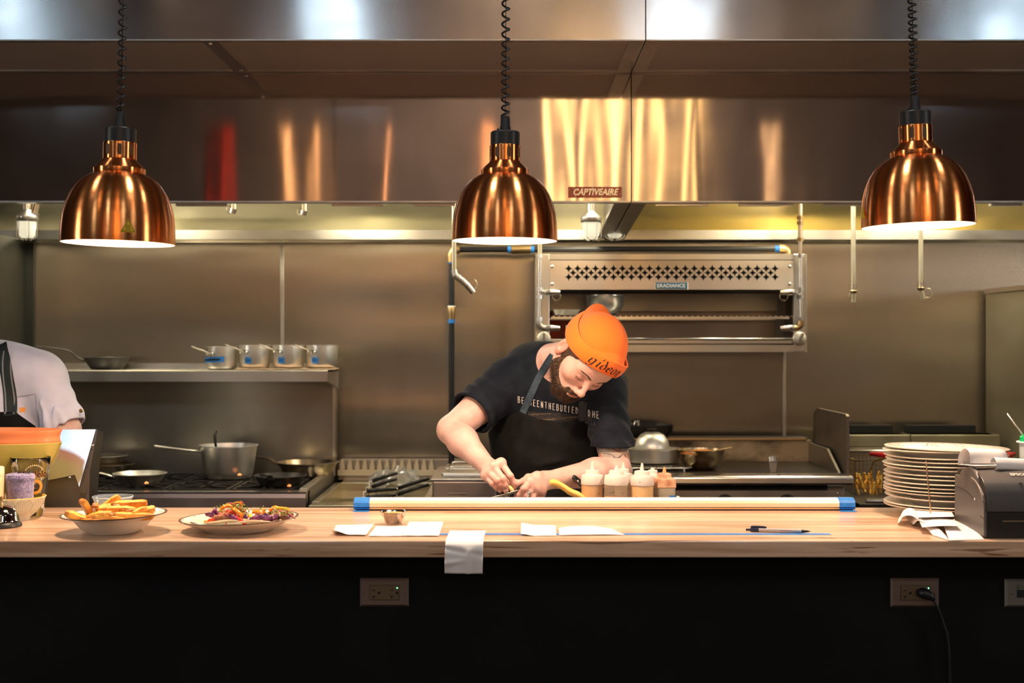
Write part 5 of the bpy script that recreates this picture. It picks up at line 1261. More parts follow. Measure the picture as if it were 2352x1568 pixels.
obj('name_print', place2d(tx, on_glass(-PI/2+.50, .110)), mat('brown_print', (.035, .015, .008), .4), gl)
obj('name_shadow', place2d(text2d('Modelo', .0235, sx=1.1, thick=.0014), lambda x, y: on_glass(-PI/2+.50, .110)(x, y)*1.0+Vector((0, .0004, 0))), mat('gold_print', (.70, .36, .06), .35, .5), gl)
def arcpoly(r0, r1, a0, a1, n=20): 
    V = [(r0*math.cos(a0+(a1-a0)*i/n), r0*math.sin(a0+(a1-a0)*i/n)) for i in range(n+1)]+[(r1*math.cos(a0+(a1-a0)*i/n), r1*math.sin(a0+(a1-a0)*i/n)) for i in range(n+1)]
    return V, [(i, i+1, n+2+i, n+1+i) for i in range(n)]
obj('gold_medallion', place2d(arcpoly(.011, .019, 0, 2*PI, 36), on_glass(-PI/2+.64, .078)), MATS['gold_print'], gl)
V, F = strokes2d([[(-.011, -.006), (.011, -.006)], [(-.009, -.009), (.009, -.009)], [(-.010, .001), (.010, .001)], [(-.007, .001), (-.007, .006)], [(-.003, .001), (-.003, .006)], [(.001, .001), (.001, .006)], [(.005, .001), (.005, .006)]], .0018)
obj('medallion_scene', place2d((V, F), on_glass(-PI/2+.64, .077)), MATS['brown_print'], gl)
P = []
for k in range(9):
    a = PI*.12+PI*.8*k/8; P.append([(.004*math.cos(a), .004*math.sin(a)), (.011*math.cos(a), .011*math.sin(a))])
obj('lion_mark', place2d(strokes2d(P, .0042), on_glass(-PI/2-.54, .130)), mat('pale_print', (.88, .68, .42), .4), gl)
V, F = [], []
for k in range(11):
    a = PI*.80-PI*.6*k/10; x, y = .026*math.cos(a), .026*math.sin(a)-.026; n0 = len(V); V += [(x-.0013, y-.0017), (x+.0013, y-.0017), (x+.0013, y+.0017), (x-.0013, y+.0017)]; F.append((n0, n0+1, n0+2, n0+3))
obj('arched_print', place2d((V, F), on_glass(-PI/2+.55, .134)), MATS['pale_print'], gl)
# bowls behind: yellow with terracotta nested in it
c = Vector((W(-8, 0, 3.50).x, 3.505, ZT)); r0 = W(143, 0, 3.50).x-c.x
zr = W(0, 1016, 3.50).z-ZT
m_yg = mat('mustard_glaze', (.52, .42, .09), .28, coat=.4, col2=(.45, .38, .08), scale=(9, 9, 9))
k_ = r0/.172; r0 = min(r0, .094*1.8)
yr_ = [(0, 0), (.05, 0), (.055, .004), (.075, .03), (r0*.60, .075), (r0*.80, .110), (r0*.93, .150), (r0*.985, zr-.006), (r0, zr), (r0-.004, zr+.001), (r0*.95, zr-.01), (r0*.75, .11), (.06, .03), (0, .01)]
cc = c.copy()
fr = lambda lim: None
o = obj('mixing_bowl', lathe(NB(), yr_, 72, cc, wob=None), m_yg, smooth=True, auto=60)
for v in o.data.vertices: v.co.y *= min(1.0, .094/.172)*1.0
tag(o, 'large mustard yellow glazed bowl behind the pint glass', 'bowl')
m_tc = mat('terracotta_glaze', (.68, .22, .09), .35, col2=(.60, .18, .07), scale=(14, 14, 14), coat=.3)
zt2 = zr+.034
o = obj('terracotta_bowl', lathe(NB(), [(0, zr-.09), (r0*.5, zr-.085), (r0*.8, zr-.05), (r0*.93, zr-.006), (r0*.975, zr+.0035), (r0*.965, zr+.008), (r0*.97, zt2-.012), (r0*1.0, zt2-.003), (r0*.995, zt2), (r0*.97, zt2-.002), (r0*.93, zt2-.02), (r0*.5, zr-.06), (0, zr-.07)], 72, cc), m_tc, smooth=True, auto=60)
for v in o.data.vertices: v.co.y *= min(1.0, .094/.172)
tag(o, 'terracotta coloured bowl nested inside the mustard yellow bowl', 'bowl')

# ---------------------------------------------------------------- slanted steel guard behind the counter end
g = thing('steel_guard', 'tilted stainless steel guard behind the bowls at the counter end', 'guard', (W(100, 0, 3.68).x, 3.70, .9))
TL = math.radians(16)
def gy(x, z): return 3.682+(z-1.14)*.315+(x+1.13)*.13         # the tilted face, turned a little to the side
def gp2(px, py):
    D_ = 3.68
    for _ in range(6): q = W(px, py, D_); D_ = gy(q.x, q.z)
    return W(px, py, D_)
q = [gp2(px, py) for px, py in ((220, 986), (182, 1118), (172, 1090), (110, 1103))]
zt_, zm = q[0].z, q[3].z; xr1 = q[0].x
xl = -2.3
m = NB(); m.faces.new([m.verts.new(p) for p in [Vector((xl, gy(xl, zt_), zt_))]+q+[Vector((xl, gy(xl, zm), zm))]])
obj('upper_panel', m, mat('guard_steel', (.74, .75, .77), .2, 1, rvar=.05, scale=(3, 3, 3), wave=((2, 1, 1), 2, .003)), g, solid=.002)
xr = W(205, 0, 3.69).x
m = NB(); m.faces.new([m.verts.new(p) for p in ((xl, gy(xl, 1.14)+.02, zm+.03), (xr, gy(xr, 1.14)+.02, zm+.03), (xr, 3.68, .94), (xl, gy(xl, 1.14)+.01, .94))])
obj('lower_panel', m, mat('guard_dark', (.20, .19, .18), .3, 1, rvar=.1), g, solid=.002)
m = NB(); prism(m, [(3.69, .94), (3.685, 1.10), (gy(xr1, zt_)+.003, zt_), (3.78, zt_-.01), (3.80, .94)], 'x', xr1-.012, xr1+.004)
for v in m.verts: v.co.x -= (zt_-v.co.z)*.12
obj('side_gusset', m, MATS['guard_dark'], g)
for px, py in ((213, 1022), (160, 1096)):
    p = W(px, py, 3.66 if px < 200 else 3.70); obj('screw', lathe(NB(), [(.004, 0), (.003, .003), (0, .004)], 12, p, rotx(PI/2)), m_bright, g, smooth=True)
o = g; 
m = NB(); bx(-1.74, xr1-.03, 3.80, 3.90, .90, .94, m); obj('station_top', m, m_steel, g)
for x in (-1.7, xr1-.06): obj('leg', cyl(NB(), (x, 3.86, 0), (x, 3.86, .9), .02), m_steel, g, smooth=True, auto=40)
g.location.z = 0.9
# ---------------------------------------------------------------- stack of plates
PY = [1025, 1030, 1042, 1051, 1060, 1069, 1081, 1090, 1099, 1109, 1116, 1123, 1134, 1149, 1156]
names = ['topmost dinner plate of the stack, its rim pattern showing', 'second plate from the top of the stack', 'third plate from the top of the stack', 'fourth plate from the top of the stack', 'fifth plate from the top of the stack', 'sixth plate from the top of the stack, thicker rim', 'seventh plate from the top of the stack', 'middle plate of the stack, eighth from the top', 'ninth plate from the top, seventh from the bottom', 'sixth plate from the bottom of the stack', 'fifth plate from the bottom of the stack', 'fourth plate from the bottom of the stack', 'third plate from the bottom of the stack', 'second plate from the bottom of the stack', 'bottom plate of the stack, resting on the counter']
c = Vector((W(2171, 0, 3.443).x, 3.443, ZT))
def plate_proto(r_, th):
    t = thing('dinner_plate', '', 'plate')
    prf = [(0, .003), (.075, .003), (.077, 0), (.084, 0), (.087, .005), (.11, .013), (r_-.02, .0215), (r_-.002, .0235), (r_, .0235+th*.5), (r_-.002, .0235+th), (r_-.02, .0215+th), (.11, .013+th), (.088, .008+th*.5), (0, .0065)]
    mis = [0]*len(prf); mis[7] = mis[8] = 1
    bd = obj('plate_body', lathe(NB(), prf, 96, (0, 0, 0), None, [0]*7+[0, 1]+[0]*6), [m_china, mat('rim_line', (.58, .46, .35), .3)], t, smooth=True, world=False, auto=60)
    return t
pa = plate_proto(.1555, .0032); pb = None
n = len(PY); zs = []
for i, y_ in enumerate(PY): zs.append((ZC-(y_-784)/FPX*3.443)-ZT)
zb_ = zs[-1]-.0255
for i in range(n-1, -1, -1):
    t = pa if i == n-1 else dup(pa)
    z = zs[i]-.0262; z = max(z, 0 if i == n-1 else 0.0035)
    t.location = c+Vector((random.uniform(-.002, .002)+(.0045 if i in (3, 12) else 0), random.uniform(-.002, .001), max(0, z)))
    t.rotation_euler = (math.radians(random.uniform(-.3, .3)), math.radians((1.2 if i < 2 else .35)+random.uniform(-.2, .2)) if i < n-1 else 0, random.uniform(0, 6))
    t['label'] = names[i]; t['group'] = 'stacked dinner plates'; top = t
m = NB(); random.seed(3)
for k in range(170):
    a = random.uniform(0, 2*PI); r_ = random.uniform(.118, .148); z = .013+.0032+(r_-.11)*.0085/.0255+.0006 if r_ < .1355 else .0215+.0036+(r_-.1355)*.1
    V = [m.verts.new((r_*math.cos(a)+e*math.cos(q), r_*math.sin(a)+e*math.sin(q), z)) for e, q in ((random.uniform(.001, .004), j*PI/3+a) for j in range(6))]; m.faces.new(V)
obj('rim_pattern', m, mat('faded_brown', (.40, .26, .14), .4), top, world=False)
# ---------------------------------------------------------------- receipt spike
c = ct(2138, 1204)
t = thing('receipt_spike', 'thin steel spike on a wire base holding used receipts', 'receipt spike', c)
b0 = c+Vector((0, 0, .024)); tp = W(2127, 1057, c.y)
obj('spike', tube(NB(), [c+Vector((0, 0, .006)), b0+Vector((-.001, 0, .02)), tp-Vector((-.0003, 0, .008)), tp], [.0019, .0018, .0017, .0003], 10), mat('bronze_wire', (.45, .30, .18), .35, 1), t, smooth=True)
obj('base_ring', tube(NB(), [c+Vector((.042*math.cos(2*PI*k/28), .036*math.sin(2*PI*k/28), .007)) for k in range(28)], .002, 8, close=True), MATS['bronze_wire'], t, smooth=True)
obj('base_cross', tube(tube(NB(), [c+Vector((-.042, 0, .007)), c+Vector((.042, 0, .007))], .002, 8), [c+Vector((0, -.036, .007)), c+Vector((0, .036, .007))], .002, 8), MATS['bronze_wire'], t, smooth=True)
for a in (PI, -PI/2+.3, 0, PI/2): obj('rubber_foot', cyl(NB(), c+Vector((.042*math.cos(a), .036*math.sin(a), 0)), c+Vector((.042*math.cos(a), .036*math.sin(a), .009)), .003, n=10), m_black, t, smooth=True, auto=40)
def sheetw(lab, quad, zf, dz=0, nu=16, nv=10, grp='used receipts around the spike'):
    P = [Vector(q) for q in quad]
    def f(u, v): a = P[0].lerp(P[1], u).lerp(P[3].lerp(P[2], u), v); return Vector((a.x, a.y, max(ZT+.0006, a.z+zf(u, v)+dz)))
    o = obj('receipt', grid(NB(), f, nu, nv), m_paper, smooth=True, solid=.00025); tag(o, lab, 'receipt', grp)
def cw(px, py, z):      # point at height z above the counter seen at that pixel
    D_ = (ZC-ZT-z)*FPX/(py-784); return ((px-1176)/FPX*D_, D_, ZT+z)
sheetw('flat receipt on top, pierced by the spike', [cw(2104, 1172, .026), cw(2184, 1171, .026), cw(2192, 1188, .028), cw(2108, 1188, .027)], lambda u, v: .002*u*v)
sheetw('receipt with curled ends rolling off the spike toward the rail', [cw(2064, 1178, .020), cw(2108, 1173, .022), cw(2112, 1195, .022), cw(2062, 1190, .018)], lambda u, v: .010*math.sin(PI*min(1, (1-u)*1.1))-.012*sm(.75, 1, 1-u))
sheetw('second curled receipt under the rolling one', [cw(2078, 1182, .016), cw(2120, 1177, .019), cw(2126, 1203, .019), cw(2098, 1200, .010)], lambda u, v: .006*math.sin(PI*u)-.005*sm(.7, 1, 1-u))
sheetw('folded receipt with its edge toward the printer', [cw(2107, 1186, .020), cw(2190, 1193, .022), cw(2208, 1208, .020), cw(2118, 1211, .016)], lambda u, v: .002*math.sin(PI*u))
sheetw('longest receipt sliding down onto the counter beside the printer', [cw(2160, 1194, .014), cw(2207, 1190, .016), cw(2262, 1239, .001), cw(2180, 1241, .001)], lambda u, v: .003*math.sin(PI*v))
sheetw('narrow receipt hanging from the pile and touching the counter', [cw(2118, 1208, .012), cw(2150, 1210, .012), cw(2180, 1241, .001), cw(2142, 1229, .001)], lambda u, v: .004*math.sin(PI*v))
# ---------------------------------------------------------------- printer
px0 = 1.079; P0 = Vector((px0, 3.035, ZT))
t = thing('receipt_printer', 'dark grey receipt printer with a curved cover and paper coming out', 'printer', P0, rotz=0)
RZt = rotz(math.radians(-.0))
def pr(prof, xa, xb, name, m_, par=t, bev=.002, **k):
    bm = prism(NB(), [(P0.y+y, P0.z+z) for y, z in prof], 'x', px0+xa, px0+xb); return obj(name, bm, m_, par, bevel=bev, **k)
m_pg = mat('printer_grey', (.075, .068, .064), .42, col2=(.085, .078, .072), scale=(200, 200, 200), bump=.0002, bscale=900)
m_pd = mat('printer_black', (.020, .018, .016), .4, bump=.0002, bscale=900)
arc = [(q.y, q.z) for q in bez([(0, y, z) for y, z in [(0, .088), (.004, .108), (.014, .125), (.032, .137), (.055, .145), (.08, .1485), (.11, .1485)]], 6)]
pr([(0, 0), (0, .086)]+arc[1:]+[(.195, .140), (.2, .0)], .004, .15, 'lower_body', m_pd)
side = [(-.002, 0.002), (-.003, .070), (.0, .082), (.01, .098), (.03, .113), (.06, .124), (.09, .128), (.2, .128), (.203, .0)]
pr(side, -.001, .006, 'side_shell', m_pg, bev=.004)
cov = [(-.004, .062), (-.004, .086)]+[(y-.003, z+.001) for y, z in arc[1:]]+[(.12, .1485), (.12, .13), (.03, .06)]
pr([(y, z) for y, z in cov], .006, .15, 'top_cover', m_pg, bev=.0, smooth=True, auto=30, label='curved dark grey top cover')
pr([(.03, .10), (.045, .135), (.06, .148), (.085, .156), (.11, .1555), (.16, .14), (.2, .10)], -.0005, .012, 'cover_cheek', m_pg, bev=.006)
sw = [(-.002, .083), (.008, .1), (.026, .115), (.05, .126), (.075, .131)]
obj('swoosh_trim', tube(NB(), bez([(px0-.0025, P0.y+y, P0.z+z) for y, z in sw], 6), .0022, 8), mat('grey_trim', (.20, .17, .15), .3), t, smooth=True)
obj('front_slot', bx(px0+.042, px0+.15, P0.y-.001, P0.y+.003, P0.z+.038, P0.z+.041), mat('slot_brass', (.45, .36, .2), .3, .8), t)
obj('shell_seam', tube(NB(), bez([(px0-.0015, P0.y+y, P0.z+z) for y, z in ((.0, .045), (.012, .048), (.012, .048), (.02, .05))]+[], 4), .0006, 5), m_dark, t)
obj('shell_seam', tube(NB(), bez([(px0-.0015, P0.y+y, P0.z+z) for y, z in ((.2, .098), (.15, .098), (.10, .092), (.06, .08))], 5), .0006, 5), m_dark, t)
obj('latch_mark', tube(NB(), [(px0-.002, P0.y+.062, P0.z+.086), (px0-.002, P0.y+.052, P0.z+.081)], .0016, 8), m_bright, t, smooth=True)
def covpt(x, s):      # along the curved cover front
    a = [Vector((0, y-.0042, z+.002)) for y, z in arc]; k = s*(len(a)-1); i = min(int(k), len(a)-2); q = a[i].lerp(a[i+1], k-i); return Vector((px0+x, P0.y+q.y-.0008, P0.z+q.z+.0006))
obj('brand_lettering', place2d(text2d('EPSON', .0128, sx=1.1, thick=.0004), lambda x, y: covpt(.094+x, .56+y*9.5)), mat('silver_letter', (.55, .54, .50), .4), t)
obj('cover_dent', lathe(NB(), [(.004, 0), (0, .0004)], 12, covpt(.086, .30), rotx(.9)), m_pd, t)
# paper curls on top
def curl(lab, x0_, x1_, y0_, pts, par=None):
    a = bez([(0, y, z) for y, z in pts], 8)
    def f(u, v): k = v*(len(a)-1); i = min(int(k), len(a)-2); q = a[i].lerp(a[i+1], k-i); return Vector((x0_+(x1_-x0_)*u-.0*v, y0_+q.y, ZT+q.z))
    return obj(lab, grid(NB(), f, 6, 40), m_paper, t, smooth=True, solid=.0003, label='white receipt paper curling out of the printer')
def curlx(name, A0, axis, pts, wid):
    """paper curl whose roll axis is 'axis' (unit vector); pts in the plane (u along right-perp, z)"""
    ax = Vector(axis).normalized(); pe = Vector((ax.y, -ax.x, 0)).normalized(); a = bez([(p[0], 0, p[1]) for p in pts], 8)
    def f(u, v): k = v*(len(a)-1); i = min(int(k), len(a)-2); q = a[i].lerp(a[i+1], k-i); return Vector(A0)+ax*(wid*u)+pe*q.x+Vector((0, 0, q.z))
    return obj(name, grid(NB(), f, 6, 44), m_paper, t, smooth=True, solid=.0003, label='white receipt paper curling out of the printer')
A0 = Vector((px0+.045, P0.y+.105, ZT+.148))
curlx('paper_curl', (A0.x-.048, A0.y-.01, ZT+.160), (.94, .30, -.045), [(-.040, -.005), (-.038, .015), (-.03, .028), (-.015, .037), (.0, .032), (.006, .018), (.006, .004)], .105)
curlx('paper_curl', (A0.x+.002, A0.y-.04, ZT+.158), (.96, .22, -.06), [(-.016, .008), (-.013, .016), (-.006, .021), (.002, .019), (.008, .008), (.006, -.003), (-.001, -.007)], .095)
curlx('paper_curl', (A0.x-.05, A0.y-.01, ZT+.158), (.94, .30, 0), [(-.03, .0), (.0, .0005), (.028, .001)], .10)
# ---------------------------------------------------------------- cup with green lid at the edge
c = Vector((W(2372, 0, 3.5).x, 3.5, ZT))
zt_ = W(0, 1015, 3.5).z-ZT; r_ = c.x-W(2341, 0, 3.5).x
t = thing('drink_cup', 'tall clear cup with a green collar and a metal straw at the picture edge', 'cup', c)
obj('cup_wall', lathe(NB(), [(0, 0), (r_*.72, 0), (r_*.8, .004), (r_*.92, zt_-.045), (r_*.95, zt_)], 40, c), mat('frost_cup', (.66, .75, .76), .35, trans=.3), t, smooth=True, auto=50)
obj('rim', lathe(NB(), [(r_*.95, zt_-.004), (r_*1.15, zt_-.001), (r_*1.15, zt_+.002), (r_*.9, zt_+.002)], 40, c), m_white, t, smooth=True)
obj('green_collar', lathe(NB(), [(r_*.9, zt_), (r_*.92, zt_+.014), (r_*.8, zt_+.017), (0, zt_+.017)], 40, c), mat('green_plastic', (.0, .42, .12), .35), t, smooth=True, auto=50)
obj('metal_straw', tube(NB(), [c+Vector((-.012, 0, zt_)), W(2313, 949, 3.5)], .0022, 10), m_alu, t, smooth=True)

# ================================================================ OUTLETS under the counter
yO = 3.1
def wallbox(px0_, px1_, py0_, py1_, lab, kind_, dark=True):
    a, b = W(px0_, py1_, yO), W(px1_, py0_, yO); cx, cz = (a.x+b.x)/2, (a.z+b.z)/2
    t = thing('power_outlet' if kind_ != 'net' else 'network_jack', lab, 'outlet', (cx, yO-.003, cz))
    def B(x0_, x1_, z0_, z1_, y0_, y1_): return bx(cx+x0_, cx+x1_, yO+y0_, yO+y1_, cz+z0_, cz+z1_)
    w2, h2 = (b.x-a.x)/2, (b.z-a.z)/2
    m = NB(); fr = [(-w2, -h2), (w2, -h2), (w2, h2), (-w2, h2)]; i_ = .005
    A = [m.verts.new((cx+x, yO-.0003, cz+z)) for x, z in fr]; Bv = [m.verts.new((cx+x*(1-i_/w2), yO-.006, cz+z*(1-i_/h2))) for x, z in fr]
    for k in range(4): m.faces.new((A[k], A[(k+1) % 4], Bv[(k+1) % 4], Bv[k]))
    m.faces.new(Bv); obj('cover_plate', m, m_plate if kind_ != 'net' else mat('grey_jack_plate', (.16, .15, .13), .4, .3), t)
    sx = (-w2*.86, w2*.84) if kind_ != 'net' else (-w2*.7,)
    for x in sx:
        s_ = obj('screw', lathe(NB(), [(.0032, 0), (.0026, .0012), (0, .0014)], 14, (cx+x, yO-.006, cz), rotx(PI/2)), m_plate, t, smooth=True)
        obj('screw_slot', B(x-.0024, x+.0024, -.0003, .0003, -.0077, -.0072), m_dark, s_)
    if kind_ == 'net':
        obj('jack_port', B(-.026, .02, -.010, .008, -.007, -.0062), m_dark, t); obj('jack_tab', B(-.024, .0, .008, .019, -.008, -.006), mat('jack_beige', (.10, .10, .07), .5), t); return t
    rc = obj('receptacle', B(-.0335, .0335, -.0168, .0168, -.0075, -.006), m_recep, t, bevel=.001)
    obj('receptacle_gap', B(-.0343, .0343, -.0176, .0176, -.0066, -.0061), m_dark, rc)
    for s_ in ((-1, 1) if kind_ == 'free' else (-1,)):
        ox = -.0215 if s_ < 0 else .0205
        m = NB(); bx(cx+ox-.004-.003, cx+ox+.004-.003, yO-.0081, yO-.0074, cz+.005, cz+.0068, m); bx(cx+ox-.0045-.003, cx+ox+.0045-.003, yO-.0081, yO-.0074, cz-.0082, cz-.0066, m); bx(cx+ox-.0012-.003, cx+ox+.0012-.003, yO-.0081, yO-.0074, cz-.0134, cz-.0082, m)
        lathe(m, [(.0032, 0), (0, .0006)], 14, (cx+ox+.0095, yO-.0075, cz-.0002), rotx(PI/2)); obj('socket_holes', m, m_dark, rc)
    for x in (-.005, .003): obj('test_button', B(x, x+.006, -.007, .007, -.0088, -.0074), m_recep, rc)
    obj('status_light', lathe(NB(), [(.0012, 0), (.0008, .0012), (0, .0014)], 12, (cx+.0305, yO-.0075, cz+.0113), rotx(PI/2)), m_led, rc, smooth=True, label='small lit green lamp')
    return t
wallbox(827, 939, 1327, 1392, 'metal outlet plate below the sauce cup with both sockets free', 'free')
wallbox(2045, 2156, 1327, 1393, 'metal outlet plate with a black plug in one socket', 'plug')
wallbox(2307, 2412, 1329, 1393, 'network jack plate cut off by the picture edge', 'net')
c = W(2124, 1362, yO)
t = thing('power_plug', 'black angled plug with its cord hanging down from the outlet', 'plug', c+Vector((0, -.01, 0)))
obj('plug_body', tube(NB(), [W(2114, 1361, yO-.012), W(2119, 1361, yO-.020), W(2130, 1365, yO-.028), W(2141, 1372, yO-.026), W(2145, 1379, yO-.024)], [.011, .013, .012, .008, .004], 14), m_black, t, smooth=True)
obj('cord', tube(NB(), bez([W(2143, 1376, yO-.026), W(2152, 1392, yO-.026), W(2166, 1430, yO-.02), W(2180, 1500, yO-.018), (1.02, yO-.02, .5), (1.03, yO-.03, .006), (1.2, yO-.05, .006)], 8), .003, 10), m_black, t, smooth=True)

# ================================================================ BOTTLES AND KNIVES ON THE PREP TABLE
def bottle(lab, px, D_, rpx, ysh, ytip, fill, cover, tilt=0, square=False, capm=None, drip=False, zf=.03, body=None, lean=0):
    c_ = Vector((W(px, 0, D_).x, D_, .9605)); r_ = rpx/FPX*D_
    zsh = W(0, ysh, D_).z-c_.z; zt2 = W(0, ytip, D_).z-c_.z
    t = thing('squeeze_bottle', lab, 'bottle', c_, group='squeeze bottles on the prep table')
    n_ = 4 if square else 36; Rm = rotz(PI/4+.15) if square else None; k = 1.35 if square else 1
    obj('bottle_wall', lathe(NB(), [(0, .0), (r_*.9*k, 0), (r_*k, .006), (r_*k, zsh-.028), (r_*.99*k, zsh-.026), (r_*.97*k, zsh-.024)], n_, (0, 0, 0), Rm), body or mat('soft_plastic', (.90, .72, .50), .35, trans=.2, sss=0, alpha=.28), t, smooth=not square, world=False, auto=40, bevel=.006 if square else 0)
    obj('contents', lathe(NB(), [(0, .003), (r_*.93*k, .003), (r_*.94*k, zf), (0, zf+.001)], n_, (0, 0, 0), Rm), fill, t, smooth=not square, world=False, auto=40, label=None)
    cm = capm or mat('white_cap', (.74, .67, .60), .4)
    obj('screw_cap', lathe(NB(), [(r_*1.02*k, zsh-.026), (r_*1.04*k, zsh-.024), (r_*1.0*k, zsh-.004), (r_*.96*k, zsh), (r_*.68*k, zsh+.001), (r_*.64*k, zsh+.004), (r_*.62*k, zsh+.012), (r_*.5*k, zsh+.014), (0, zsh+.014)], n_, (0, 0, 0), Rm), cm, t, smooth=not square, world=False, auto=35, bevel=.002 if square else 0)
    obj('nozzle', lathe(NB(), [(.0065, zsh+.013), (.005, zsh+.02), (.0034, zt2-.004), (.0026, zt2), (0, zt2)], 20), cm if not drip else mat('stained_nozzle', (.70, .35, .14), .4), t, smooth=True, world=False, auto=50)
    m = NB(); random.seed(px)
    for j in range(6):
        a = random.uniform(-PI/2-.7, -PI/2+.7); z = random.uniform(zsh-.06, zsh-.015); rr_ = r_*1.035 if z > zsh-.024 else r_*1.005
        if not square: lathe(m, [(random.uniform(.0006, .0016), 0), (0, .0004)], 7, (rr_*math.cos(a), rr_*math.sin(a), z), aim((math.cos(a), math.sin(a), 0)))
    if not square: obj('sauce_specks', m, mat('brown_specks', (.12, .045, .015), .5), t, world=False)
    t.rotation_euler = (0, math.radians(lean), 0); return t
m_f1 = mat('fill_tan', (.62, .34, .12), .4, col2=(.56, .30, .10), scale=(20, 20, 6)); m_f2 = mat('fill_orange', (.70, .25, .06), .4); m_f3 = mat('fill_custard', (.86, .56, .22), .4, col2=(.82, .52, .2), scale=(9, 9, 9)); m_f4 = mat('fill_brown', (.045, .03, .028), .4)
bottle('squeeze bottle of tan sauce nearest the yellow knife handle', 1359, 3.70, 25.5, 1090, 1058, m_f1, 0, zf=.164, lean=.6)
bottle('nearly empty squeeze bottle with orange sauce left at its bottom', 1410, 3.68, 27, 1091, 1069, m_f2, 0, zf=.129, lean=2.0)
bottle('squeeze bottle behind the nearly empty one, only its cap and nozzle showing', 1432, 3.77, 20, 1087, 1061, m_f3, 0, zf=.06)
bottle('squeeze bottle of pale custard coloured sauce', 1471, 3.69, 27.5, 1092, 1063, m_f3, 0, zf=.164, lean=1.2)
bottle('white capped bottle peeking out behind the brown smeared bottle', 1499, 3.78, 18, 1090, 1078, m_f3, 0, zf=.06)
bottle('square squeeze bottle smeared with brown sauce at the row end', 1526, 3.72, 22.5, 1097, 1072, m_f4, 0, square=True, zf=.134, drip=True, capm=mat('stained_cap', (.72, .42, .26), .4, col2=(.45, .18, .08), scale=(30, 30, 30), contrast=(.5, .7)), body=mat('smoky_plastic', (.74, .66, .50), .35, trans=.25, alpha=.7))
a, b = W(1546, 1141, 3.66), W(1553, 1137, 3.66)
o = obj('tape_flag', bx(W(1537, 0, 3.68).x, W(1550, 0, 3.68).x, 3.672, 3.674, W(0, 1141, 3.68).z, W(0, 1137, 3.68).z), m_tape); tag(o, 'scrap of blue tape stuck low on the square brown bottle', 'tape')
# yellow handled knife and black handled knife standing in the bottle rack
t = thing('chef_knife', 'knife with a big curved yellow plastic handle leaning on the bottles', 'knife', W(1330, 1150, 3.66))
hp = bez([W(1262, 1108, 3.655), W(1274, 1108, 3.655), W(1292, 1117, 3.66), W(1310, 1129, 3.665), W(1330, 1138, 3.67), W(1350, 1158, 3.68)], 5)
obj('handle', tube(NB(), hp, [.007, .0095, .0115, .0125, .0128]+[.0128]*3+[.0120]*6+[.0128]*(len(hp)-14), 14, flat=.75), mat('yellow_handle', (.88, .60, .16), .35, sss=.15, col2=(.84, .54, .13), scale=(20, 20, 20)), t, smooth=True)
obj('blade', prism(NB(), [(W(1345, 0, 3.68).x, 1.06), (W(1365, 0, 3.68).x, 1.05), (W(1400, 0, 3.68).x, .965), (W(1330, 0, 3.68).x, 1.03)], 'y', 3.679, 3.681), m_mirror, t)
t = thing('paring_knife', 'knife with a black riveted handle behind the tan sauce bottle', 'knife', W(1330, 1100, 3.73))
hk = bez([W(1314, 1096, 3.735), W(1321, 1098, 3.735), W(1332, 1108, 3.74), W(1345, 1124, 3.75)], 5)
obj('handle', tube(NB(), hk, [.005, .0085, .0105, .011, .0112]+[.0108]*(len(hk)-5), 14, flat=.7), m_black, t, smooth=True)
obj('rivet', lathe(NB(), [(.003, 0), (.002, .001), (0, .0012)], 12, W(1328, 1105, 3.726), rotx(PI/2)), m_bright, t, smooth=True)
obj('bolster', tube(NB(), [W(1340, 1120, 3.75), W(1350, 1150, 3.755)], .006, 10, flat=.5), m_brass, t, smooth=True)
obj('blade', prism(NB(), [(W(1342, 0, 3.755).x, 1.09), (W(1356, 0, 3.755).x, 1.08), (W(1362, 0, 3.755).x, .965)], 'y', 3.754, 3.756), m_mirror, t)
o = obj('bottle_stopper', lathe(NB(), [(.004, -.02), (.004, .0), (.007, .003), (.0075, .008), (.005, .013), (0, .014)], 18, W(1557, 1149, 3.70)), m_mirror, smooth=True, origin=None); tag(o, 'tiny chrome knob just past the square brown bottle', 'knob')
# long handle for the silver loop under the cook's hand is built with the cook
c = W(1314, 1148, 3.69); o = obj('jar_lid', lathe(NB(), [(.01, -.02), (.01, .002), (.0, .003)], 20, c), m_brass, smooth=True, auto=50); tag(o, 'small brass-coloured cap under the yellow knife handle', 'lid')
# knick-knacks just visible over the rail
c = W(1629, 1147, 3.72); o = obj('skewer', tube(NB(), [c+Vector((-.012, 0, 0)), c+Vector((-.006, 0, .006)), c+Vector((.002, 0, .002)), c+Vector((.012, 0, -.004)), Vector((c.x+.014, 3.72, .9605))], .0018, 8), m_brass, smooth=True); tag(o, 'small brassy bent wire tip peeking over the rail before the griddle knobs', 'skewer')  # gold clip; its wire stem down to the table is added
c = W(1808, 1149, 3.70); hh = c.z-.9605; c.z = .9605
t = thing('food_container', 'rim of a clear round container peeking over the rail below a black knob', 'container', c)
obj('container_wall', lathe(NB(), [(0, 0), (.040, 0), (.042, .003), (.046, hh-.004)], 40, c), m_clear, t, smooth=True, auto=50)
obj('rim', lathe(NB(), [(.046, hh-.004), (.048, hh-.002), (.048, hh), (.045, hh+.001)], 40, c), MATS['cup_rim'], t, smooth=True)

